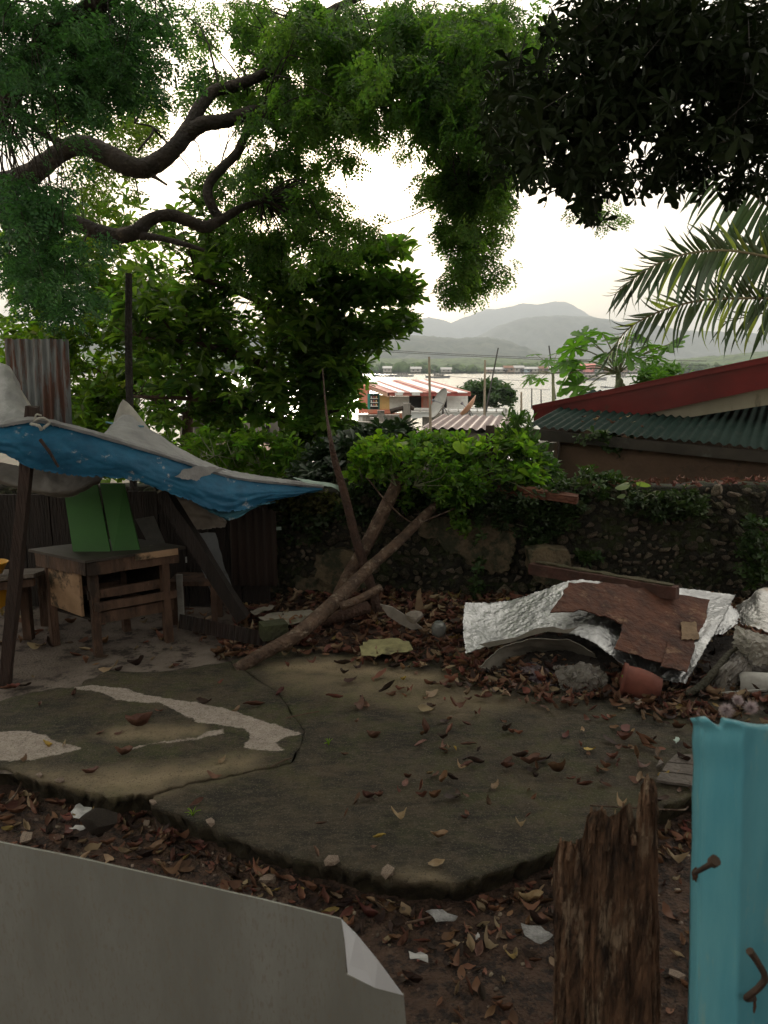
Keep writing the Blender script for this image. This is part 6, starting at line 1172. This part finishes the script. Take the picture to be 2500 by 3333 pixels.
cz = zone([(1860, 1410), (1900, 1405), (2080, 1430), (2070, 1470), (1950, 1460)], 22, 8.2, .04)
bush('eave_creeper', 'vine growing up over the edge of the green eave', 'creeper', P(1990, 1500, 8.2), cz, sm2, 2, .05, (.8, 1.2), MATS['shade_weed_leaves'])
bush('papaya_seedling', 'low papaya-leaved seedlings right of the tarp under the almond tree', 'shrub', P(880, 1560, 8.5), zone([(740, 1430), (900, 1400), (980, 1450), (960, 1540), (860, 1560), (760, 1500)], 60, 8.6, .2), [T_rosette(s+140, 6, .13, .07, .3, .2) for s in range(3)], 2, .08, (.7, 1.1), vin, 30)
bush('wall_shrub', 'green shrub on the slope beside the rust brown roof', 'shrub', P(700, 1500, 8.2), zone([(600, 1420), (800, 1420), (850, 1500), (760, 1540), (640, 1500)], 60, 8.9, .3), smallros, 3, .1, (.8, 1.2), vin, 20)
# broad heart-shaped leaves, one object each under their plant
t = thing('heart_leaf_vine', 'vine with broad bright heart-shaped leaves above the crossing trunks', 'vine', P(1290, 1560, 6.85))
hv = [(0, 0, 0)]+[((.55*math.cos(a)+.30)*(1.0), .62*math.sin(a)*(1-.25*math.cos(a)), -.06*math.cos(a)-.1*abs(math.sin(a))) for a in np.linspace(-PI+.15, PI-.15, 19)]
hm_ = mesh(hv, [(0, i, i+1) for i in range(1, 19)], True); hm_.materials.append(lime); hmp = hm_.copy(); hmp.materials.clear(); hmp.materials.append(leafmat('pale_leaves', (.22, .30, .13), (.16, .22, .09), .4))
for x, y, s, me_ in ((1315, 1440, .20, hm_), (1270, 1428, .2, hm_), (1225, 1450, .17, hm_), (1255, 1500, .13, hm_), (1300, 1480, .13, hm_), (1350, 1505, .11, hmp), (1370, 1520, .1, hmp), (1295, 1578, .09, hmp), (1310, 1590, .07, hmp), (1500, 1445, .18, hm_), (1535, 1425, .13, hm_), (1330, 1550, .1, hmp), (1180, 1480, .12, hm_), (1430, 1460, .12, hm_), (1390, 1440, .11, hm_), (1210, 1545, .1, hm_)):
    o = bpy.data.objects.new('leaf', me_); COL.objects.link(o); o.parent = t; p = P(x, y, 6.75); o.matrix_basis = Matrix.Translation(Vector(p)-t.location) @ Matrix.Rotation(random.uniform(0, 6.28), 4, 'Z') @ Matrix.Rotation(random.gauss(.3, .3), 4, 'Y') @ Matrix.Rotation(random.gauss(0, .3), 4, 'X') @ Matrix.Diagonal((s*.72, s*.72, s*.72, 1))
    mk('stalk', tube([p, p+(random.uniform(-.03, .03), .08, -.08), p+(random.uniform(-.06, .06), .3, -.16)], [.003]*3, 5, seg=3), stemm, t)
t = thing('pale_leaf_plant', 'plant with two large pale leaves on the wall below the brown house', 'plant', P(2060, 1620, 6.9))
for x, y, s, a in ((2040, 1578, .12, 2.9), (2085, 1572, .12, .2), (2060, 1605, .08, .8), (2030, 1612, .07, 3)):
    o = bpy.data.objects.new('leaf', hmp); COL.objects.link(o); o.parent = t; p = P(x, y, 6.75); o.matrix_basis = Matrix.Translation(Vector(p)-t.location) @ Matrix.Rotation(a, 4, 'Z') @ Matrix.Rotation(.25, 4, 'Y') @ Matrix.Rotation(-.35, 4, 'X') @ Matrix.Diagonal((s, s*.8, s, 1))
    mk('stalk', tube([p, P(2060, 1625, 6.85)], [.004]*2, 5, seg=1), stemm, t)
t = thing('seedling', 'small green seedling beside the terracotta pot', 'seedling', P(2030, 2260, 4.9))
for y, a in ((2205, 2), (2222, .4), (2252, 2.6)): 
    o = bpy.data.objects.new('leaf', hm_); COL.objects.link(o); o.parent = t; o.matrix_basis = Matrix.Translation(Vector(P(2033, y, 4.88))-t.location) @ Matrix.Rotation(a, 4, 'Z') @ Matrix.Rotation(-.5, 4, 'Y') @ Matrix.Diagonal((.03, .024, .03, 1))
mk('stem', tube([P(2030, 2265, 4.9), P(2034, 2205, 4.9)], [.002]*2, 5, seg=1), stemm, t)
for x, y, lb in ((628, 2655, 'tiny green tuft growing at the front edge of the slab'), (1070, 2425, 'small green tuft among dry leaves on the slab')):
    t = thing('grass_tuft', lb, 'grass tuft', G(x, y)); 
    for k in range(9): a = random.uniform(0, 6.3); p = G(x, y); mk('blade', tube([p, p+(.015*math.cos(a), .015*math.sin(a), .022), p+(.04*math.cos(a), .04*math.sin(a), .026)], [.0025, .002, .0008], 4, seg=2), lime, t)

# ================================================================ leaf litter
def curl_leaf(seed, L=.1, W=.045):
    r = random.Random(seed); V = []; F = []; nx_, ny_ = 6, 3; c1 = r.uniform(.4, 2.2); c2 = r.uniform(.6, 3.4)*r.choice((1, 1, -1)); tw = r.uniform(-2.2, 2.2)
    for i in range(nx_):
        u = i/(nx_-1)
        w = W*(math.sin(PI*min(1, u*.93+.05))**.8)
        for j in range(ny_):
            v = j-1; z = L*(.16*c1*(u-.5)**2*4)+abs(v)*w*.55*c2*(.6+.4*u)*.6+r.uniform(-.004, .004); a = tw*(u-.5)
            y = v*w*math.cos(c2*.4); V.append(((u-.5)*L*(1-.1*c1), y*math.cos(a)-z*math.sin(a)*.3, z+y*math.sin(a)))
    for i in range(nx_-1):
        for j in range(ny_-1): k = i*ny_+j; F.append((k, k+ny_, k+ny_+1, k+1))
    mz = min(v[2] for v in V); return np.array([(x, y, z-mz+.002) for x, y, z in V]), np.array(F)
CL = [curl_leaf(s, .1, random.Random(s).uniform(.020, .040)) for s in range(10)]
litm = [leafmat('dry_leaf_brown', (.21, .105, .062), (.12, .058, .036), -.15, .6, .3, .4), leafmat('dry_leaf_red', (.24, .105, .072), (.13, .055, .038), -.15, .55, .3, .4), leafmat('dry_leaf_tan', (.34, .26, .17), (.22, .15, .09), -.15, .6, .3, .35), leafmat('dry_leaf_dark', (.06, .035, .026), (.035, .022, .018), -.1, .6, .3, .4), leafmat('dry_leaf_yellow', (.38, .29, .10), (.28, .20, .07), -.2, .55, .3, .2)]
inst_m = [M('leaf_brown', (.19, .10, .06), (.11, .055, .035), 30, rough=.6, bump=.2, rand=.35, trans=-.12), M('leaf_red', (.21, .115, .082), (.12, .06, .045), 30, rough=.55, bump=.2, rand=.3, trans=-.12), M('leaf_tan', (.38, .28, .17), (.26, .17, .09), 30, rough=.6, bump=.2, rand=.25, trans=-.12), M('leaf_dark', (.06, .035, .026), (.035, .022, .018), 30, rough=.6, bump=.2, rand=.3), M('leaf_yellow', (.50, .34, .07), (.36, .26, .08), 30, rough=.5, bump=.2, rand=.15, trans=-.15)]
s1p = gp(slabpoly1); s2p = gp(slabpoly2)
def onslab(x, y): return inpoly(x, y, s1p) | inpoly(x, y, s2p)
def surf(x, y):
    g = groundz(x, y); s = np.where(onslab(x, y), .004, -9); f = np.where((x < -1.0) & (y > 3.9), -.018, -9); return np.maximum.reduce([g, s, f])
edgeL = gp([(-300, 2420), (0, 2500), (340, 2600), (490, 2620), (640, 2680), (1000, 2808), (1250, 2858), (1480, 2875), (1600, 2850), (1815, 2775), (2260, 2590)])
right_z = [(980, 2095), (1200, 2150), (1450, 2180), (1600, 2250), (1850, 2290), (2000, 2300), (2200, 2340), (2500, 2400), (2700, 2500), (2700, 2100), (2200, 2080), (1500, 2000), (900, 1960), (760, 2090)]
rz = gp(right_z)
def density(x, y):
    d, _, _ = polydist(x, y, edgeL, False); ons = onslab(x, y); inr = inpoly(x, y, rz); dr, _, _ = polydist(x, y, rz)
    fl = (x < -1.0) & (y > 3.9)
    a = np.where(ons, .007+.5*np.exp(-dr/.10)*(x > -.6)+.10*(x > -.2)*(y > 3.6)*(fbm(x*4, y*4, 91, 2) > .55)+.022*(x > .2)*(y > 3.4), np.where(fl, .03, .13+.8*np.exp(-d/.15)))
    a = np.where(inr, .9, a); a = np.where((y > 5.6) & (x > -1.3), .8, a); a = a*(.25+1.5*fbm(x*3, y*3, 41, 3)**1.5*1.4); return np.clip(a, 0, 1)
cand_ = RNG.uniform((-3.8, 1.9), (3.6, 7.05), (60000, 2)); keep = RNG.random(len(cand_)) < density(cand_[:, 0], cand_[:, 1])*.46; LP = cand_[keep]
# those on the slab and near are things of their own
camd = LP[:, 1]; ons = onslab(LP[:, 0], LP[:, 1]); infr = (np.abs(LP[:, 0]) < .5*LP[:, 1]+.05) & (LP[:, 1] > 2.2)
score = np.where(ons, 0, 2.2)+camd*.25+RNG.random(len(LP))*.5+np.where(infr, 0, 50); order = np.argsort(score); sizes = (.55+.9*RNG.random(len(LP))**2)*np.clip(.35+LP[:, 1]*.16, .7, 1.15)
ind = order[:240]; rest = order[240:]; lmesh = []
for s in range(10):
    for k in range(5): me = bulk(CL[s][0], CL[s][1], True); me.materials.append(inst_m[k]); lmesh.append(me)
def leaf_at(x, y, s, kind, label=None, zoff=0, shp=None, rz_=None, tilt=.25):
    o = bpy.data.objects.new('fallen_leaf', lmesh[(random.randrange(10) if shp is None else shp)*5+kind]); COL.objects.link(o); z = float(surf(np.array([x]), np.array([y]))[0])
    o.location = (x, y, z+zoff); o.scale = (s, s, s*random.uniform(.7, 1.4)); o.rotation_euler = (random.gauss(0, tilt), random.gauss(0, tilt), random.uniform(0, 6.28) if rz_ is None else rz_)
    tag(o, label, 'leaf', 'dry leaves fallen on the slab and the ground'); return o
knm = ['brown', 'reddish', 'pale tan', 'dark', 'yellow']
def where(x, y, on):
    if not on: return 'on the bare soil left of the fence panel corner' if x < 0 else 'on the bare soil near the rotten post'
    if inpoly(np.array([x]), np.array([y]), s1p)[0]: return 'on the left slab with the pale streaks'
    if y > 4.7: return 'on the slab below the foil heap' if x > .6 else 'on the slab by the foot of the fallen trunk'
    if y > 3.9: return 'on the far right of the mossy slab' if x > .6 else 'in the middle of the mossy slab'
    return 'near the front corner of the mossy slab' if x < .6 else 'on the mossy slab behind the rotten post'
for i in ind:
    k = random.choices(range(5), (40, 26, 16, 14, 4))[0]; on = ons[i]
    leaf_at(LP[i, 0], LP[i, 1], sizes[i]*(.9 if on else 1), k, 'curled %s leaf lying %s' % (knm[k], where(LP[i, 0], LP[i, 1], on)))
parts = {k: [] for k in range(5)}
rr = RNG.choice(5, len(rest), p=(.38, .20, .18, .22, .02)); sh = RNG.integers(0, 10, len(rest)); zs_ = surf(LP[rest, 0], LP[rest, 1])+RNG.random(len(rest))*.02*(LP[rest, 1] > 4.6)
for k in range(5):
    for s in range(10):
        m_ = (rr == k) & (sh == s)
        if m_.any(): parts[k].append(scatter(CL[s][0], CL[s][1], rots(m_.sum(), None, (0, .2), (0, .25)), sizes[rest][m_], np.stack([LP[rest[m_], 0], LP[rest[m_], 1], zs_[m_]], -1)))
    V, F = merge(parts[k]); link('leaf_litter', bulk(V, F, True), litm[k])['kind'] = 'stuff'
# the big curled ones
big = [(455, 2368, 2.0, 1, 'largest curled brown leaf, in the middle of the left slab', .15), (402, 2462, 1.25, 1, 'broad pinkish brown leaf lying on the tan patch of the left slab', .2), (1730, 2490, 1.4, 1, 'long reddish leaf pair in the right middle of the slab', .1), (5, 2640, 1.4, 1, 'pinkish leaf cut by the left edge of the picture', 1), (1300, 2668, .9, 2, 'pale leaf near the middle of the dark slab', 0), (1235, 2728, .7, 4, 'yellow leaf near the front of the dark slab', .3), (1470, 2600, 1.0, 3, 'long dark leaf left of the rotten post top', 0), (725, 2480, .8, 2, 'curled greyish leaf on the crack between the two slabs', 1.1), (865, 2880, 1.2, 2, 'long yellowish leaf on the soil in front of the slab', 2.2), (1225, 2920, 1.2, 2, 'long tan leaf on the soil below the front corner', 2.6), (1730, 2910, 1.3, 2, 'long tan leaf left of the rotten post', .1), (1430, 2730, 1.0, 2, 'tan leaf lying near the front corner of the slab', .1), (1420, 2815, .9, 2, 'small tan leaf on the very front corner of the slab', .4), (1690, 2692, .6, 2, 'little pale leaf left of the rotten post on the slab', 0), (1560, 3070, 1.1, 1, 'red brown leaf on the bare soil in the lower middle', 1), (1480, 2090, 1.3, 4, 'orange leaf beside the left end of the foil', .2), (1905, 2560, 1.0, 0, 'flat brown leaf just left of the rotten post top', .1)]
for x, y, s, k, lb, r in big: g = G(x, y, -.08 if (y > 2850 or (x < 400 and y > 2600)) else 0); leaf_at(g[0], g[1], s, k, lb, rz_=r, tilt=.1)
# big flat brown leaves near the foil, pebbles, scraps
peb = M('pebble', (.26, .21, .165), (.09, .065, .05), 12, isl=.5)
prk = [rock(s+20, 1) for s in range(4)]
pv = []; pf = []; off = 0
xy = RNG.uniform((-2.5, 1.9), (2.5, 6.9), (15000, 2)); xy = xy[(~onslab(xy[:, 0], xy[:, 1])) & ~((xy[:, 0] < -1) & (xy[:, 1] > 3.9))]; d_, _, _ = polydist(xy[:, 0], xy[:, 1], edgeL, False); xy = xy[RNG.random(len(xy)) < .25+.6*np.exp(-d_/.15)]
zp = surf(xy[:, 0], xy[:, 1])
for (x, y), z in zip(xy, zp):
    a = prk[RNG.integers(0, 4)]; co = np.array([tuple(v.co) for v in a.vertices]) if a.name not in MATS else None
    break
pc_ = [(np.array([tuple(v.co) for v in a.vertices]), np.array([tuple(p.vertices) for p in a.polygons])) for a in prk]
w_ = RNG.integers(0, 4, len(xy)); sz = RNG.random(len(xy))**4*.016+.0025; pp_ = []
for k in range(4):
    m_ = w_ == k; pp_.append(scatter(pc_[k][0]*(1, 1, .7), pc_[k][1], rots(m_.sum()), sz[m_], np.stack([xy[m_, 0], xy[m_, 1], zp[m_]], -1)))
V, F = merge(pp_); link('gravel', bulk(V, F, False), peb)['kind'] = 'stuff'
for i in range(4): prk[i].materials.append(peb)
for x, y, s, lb in ((200, 2575, .035, 'round pale pebble against the left slab front, right one'), (135, 2570, .03, 'greenish pebble below the left slab corner'), (475, 2665, .03, 'pale blue-grey pebble in front of the slab gap'), (502, 2668, .028, 'pale pebble beside the blue-grey one'), (80, 2720, .055, 'pale stone half hidden by the metal panel on the left'), (690, 2730, .04, 'mossy stone against the slab front'), (870, 2850, .05, 'brown mossy stone below the middle of the slab front'), (1080, 2870, .045, 'rounded earthy stone in the litter before the slab'), (1260, 2890, .05, 'mossy lump under the front of the slab'), (2200, 3160, .04, 'pale crumpled stone right of the rotten post'), (1000, 2085, .05, 'small pale stone in the litter below the fallen trunk'), (1075, 2030, .04, 'pale cube-like stone under the crossing trunks'), (2080, 2290, .06, 'mossy flat stone before the terracotta pot')):
    g = G(x, y, -.09 if y > 2500 else .02)
    while y > 2500 and bool(onslab(g[:1], g[1:2]-.03)[0]): y += 8; g = G(x, y, -.09)
    o = bpy.data.objects.new('stone', prk[random.randrange(4)]); COL.objects.link(o); o.location = (g[0], g[1], float(surf(g[:1], g[1:2])[0])+s*.3); o.scale = (s, s*.8, s*.6); o.rotation_euler = (0, 0, random.random()*6)
    tag(o, lb, 'stone', 'loose stones round the slab')
g = G(330, 2720, -.09); hk = mk('coconut_husk', link and rock(55, 3), M('charred_husk', (.03, .024, .022), (.10, .075, .055), 9, stretch=(1, 6, 6), bump=.9), smooth=False); hk.location = (g[0], g[1], -.05); hk.scale = (.115, .075, .07); hk.rotation_euler = (.2, -.2, .4); tag(hk, 'charred coconut husk lying on the soil left of the slab gap', 'coconut husk')
paper = M('white_scrap', (.55, .55, .55), (.38, .38, .38), 30, bump=.3); foilscrap = M('crumpled_wrapper', (.40, .40, .41), (.2, .2, .2), 14, rough=.4, bump=.8)
for pg, lb, mt in (([(1330, 3110), (1390, 3114), (1394, 3140), (1335, 3132)], 'small rectangle of white paper on the bare soil', paper), ([(1385, 2972), (1440, 2975), (1490, 2995), (1470, 3012), (1420, 3008)], 'crumpled silvery wrapper below the slab front corner', foilscrap), ([(1695, 3020), (1760, 3025), (1800, 3060), (1760, 3085), (1710, 3060)], 'torn silvery wrapper left of the rotten post', foilscrap), ([(230, 2650), (260, 2625), (300, 2640), (290, 2665), (240, 2672)], 'crumpled white tissue left of the husk', paper), ([(225, 2706), (260, 2698), (290, 2702), (260, 2710)], 'thin white scrap beside the husk', paper), ([(1545, 3055), (1555, 3050), (1562, 3060), (1550, 3068)], 'tiny white chip on the soil', paper), ([(2190, 2418), (2205, 2405), (2212, 2415), (2200, 2425)], 'tiny mint scrap on the right edge of the slab', MATS['mint_rag'])):
    z_ = -.085 if pg[0][1] > 2600 else .012; pts = [G(x, y, z_) for x, y in ragpoly(pg, 3, 2, 2)]; pts = [p+(0, 0, .006+.016*random.random()) for p in pts]
    tag(mk('scrap', polyplate(pts, (0, 0, 1), .002), mt), lb, 'scrap')
for pts, r, lb in (([(1470, 2960), (1400, 2990), (1320, 3010)], .005, 'thin twig on the soil below the slab corner'), ([(20, 2620), (50, 2590), (70, 2550)], .006, 'thin curved twig at the left edge by the slab'), ([(1790, 2850), (1800, 2830), (1808, 2795)], .004, 'pale bent twig left of the rotten post'), ([(1920, 2625), (2200, 2640), (2240, 2630)], .004, 'yellowish stalk right of the rotten post top'), ([(950, 2470), (920, 2480), (880, 2500)], .004, 'short dark twig near the middle of the slab'), ([(930, 2340), (1000, 2325), (1040, 2318)], .004, 'thin dark twig right of the white streak')):
    q_ = [G(x, y, -.08 if y > 2820 or (x < 100) else .008)+(0, 0, .006) for x, y in pts]; tag(mk('twig', tube(q_, [r]*3, 6, .2, seg=4), bark), lb, 'twig')
# paving fragments by the right edge of the slab
t = thing('broken_tiles', 'broken flat paving fragments behind the rotten post', 'tiles', G(2240, 2500))
tm = M('paver', (.16, .14, .125), (.1, .085, .075), 9, bump=.5)
for pg in ([(2135, 2545), (2260, 2565), (2260, 2535), (2150, 2520)], [(2155, 2515), (2260, 2530), (2265, 2500), (2170, 2490)], [(2175, 2485), (2262, 2495), (2270, 2465), (2200, 2462)], [(2135, 2500), (2160, 2490), (2150, 2478)]):
    mk('tile', polyplate([G(x, y, .012) for x, y in ragpoly(pg, 3, 2, 1)], (0, 0, 1), .014), tm, t)
# leaves lying on the green roof and on the wall top
parts = []
m_ = 260; X_ = RNG.uniform(1.9, 4.6, m_); lz = WT+.07+.02*X_; parts = [scatter(CL[s][0], CL[s][1], rots(26, None, (0, .5), (0, .5)), RNG.uniform(.4, .9, 26), np.stack([X_[s*26:(s+1)*26], wallY(X_[s*26:(s+1)*26])+RNG.uniform(-.06, .3, 26), lz[s*26:(s+1)*26]+RNG.random(26)*.03], -1)) for s in range(10)]
V, F = merge(parts); tag(link('wall_top_litter', bulk(V, F, True), litm[1]), None, None, None, 'stuff')
for k, (s_, t_) in enumerate(((.30, .35), (.27, .5), (.22, .6), (.33, .75), (.25, .2), (.19, .3), (.37, .5), (.21, .8), (.17, .55), (.31, .6), (.42, .3), (.23, .42))):
    p = eA+e2*np.linalg.norm(e)*s_+(per*1.0+up)/np.linalg.norm(per+up)*1.3*t_+np.array((0, 0, .075)); o = leaf_at(0, 0, random.uniform(.5, 1.0), random.choice((0, 1, 2))); o.location = p; tag(o, 'dry leaf lying in the grooves of the green corrugated roof', 'leaf', 'dry leaves on the green roof')

# ================================================================ unseen houses added behind and beside the viewer to block light
vt = thing('yard_blocker_house', 'plain rendered house added unseen behind the viewer to block light', 'house', (0, -2.6, -.1))
mk('wall', box((0, -2.7, 1.5), (12, .2, 3.2)), brownw, vt)
mk('door', box((1.6, -2.58, .95), (.9, .05, 2.0)), wood, vt); mk('window', box((-1.4, -2.58, 1.5), (1.2, .05, 1.0)), darkm, vt)
nt_ = thing('side_blocker_house', 'rendered house added unseen beyond the left edge to block light', 'house', (-8, 1, -.1)); mk('wall', box((-7.6, .6, 1.6), (.2, 6.4, 3.4)), brownw, nt_); mk('roof', slab8([(-7.2, -2.8, 3.2), (-7.2, 4, 3.2), (-10, 4, 4.2), (-10, -2.8, 4.2)], (0, 0, .05)), greenr, nt_)
nt_ = thing('side_blocker_house', 'rendered house added unseen beyond the right edge to block light', 'house', (8, 1, -.1)); mk('wall', box((6.6, .6, 1.6), (.2, 6.4, 3.4)), brownw, nt_); mk('roof', slab8([(6.3, 4, 3.2), (6.3, -2.8, 3.2), (9.5, -2.8, 4.2), (9.5, 4, 4.2)], (0, 0, .05)), greenr, nt_)
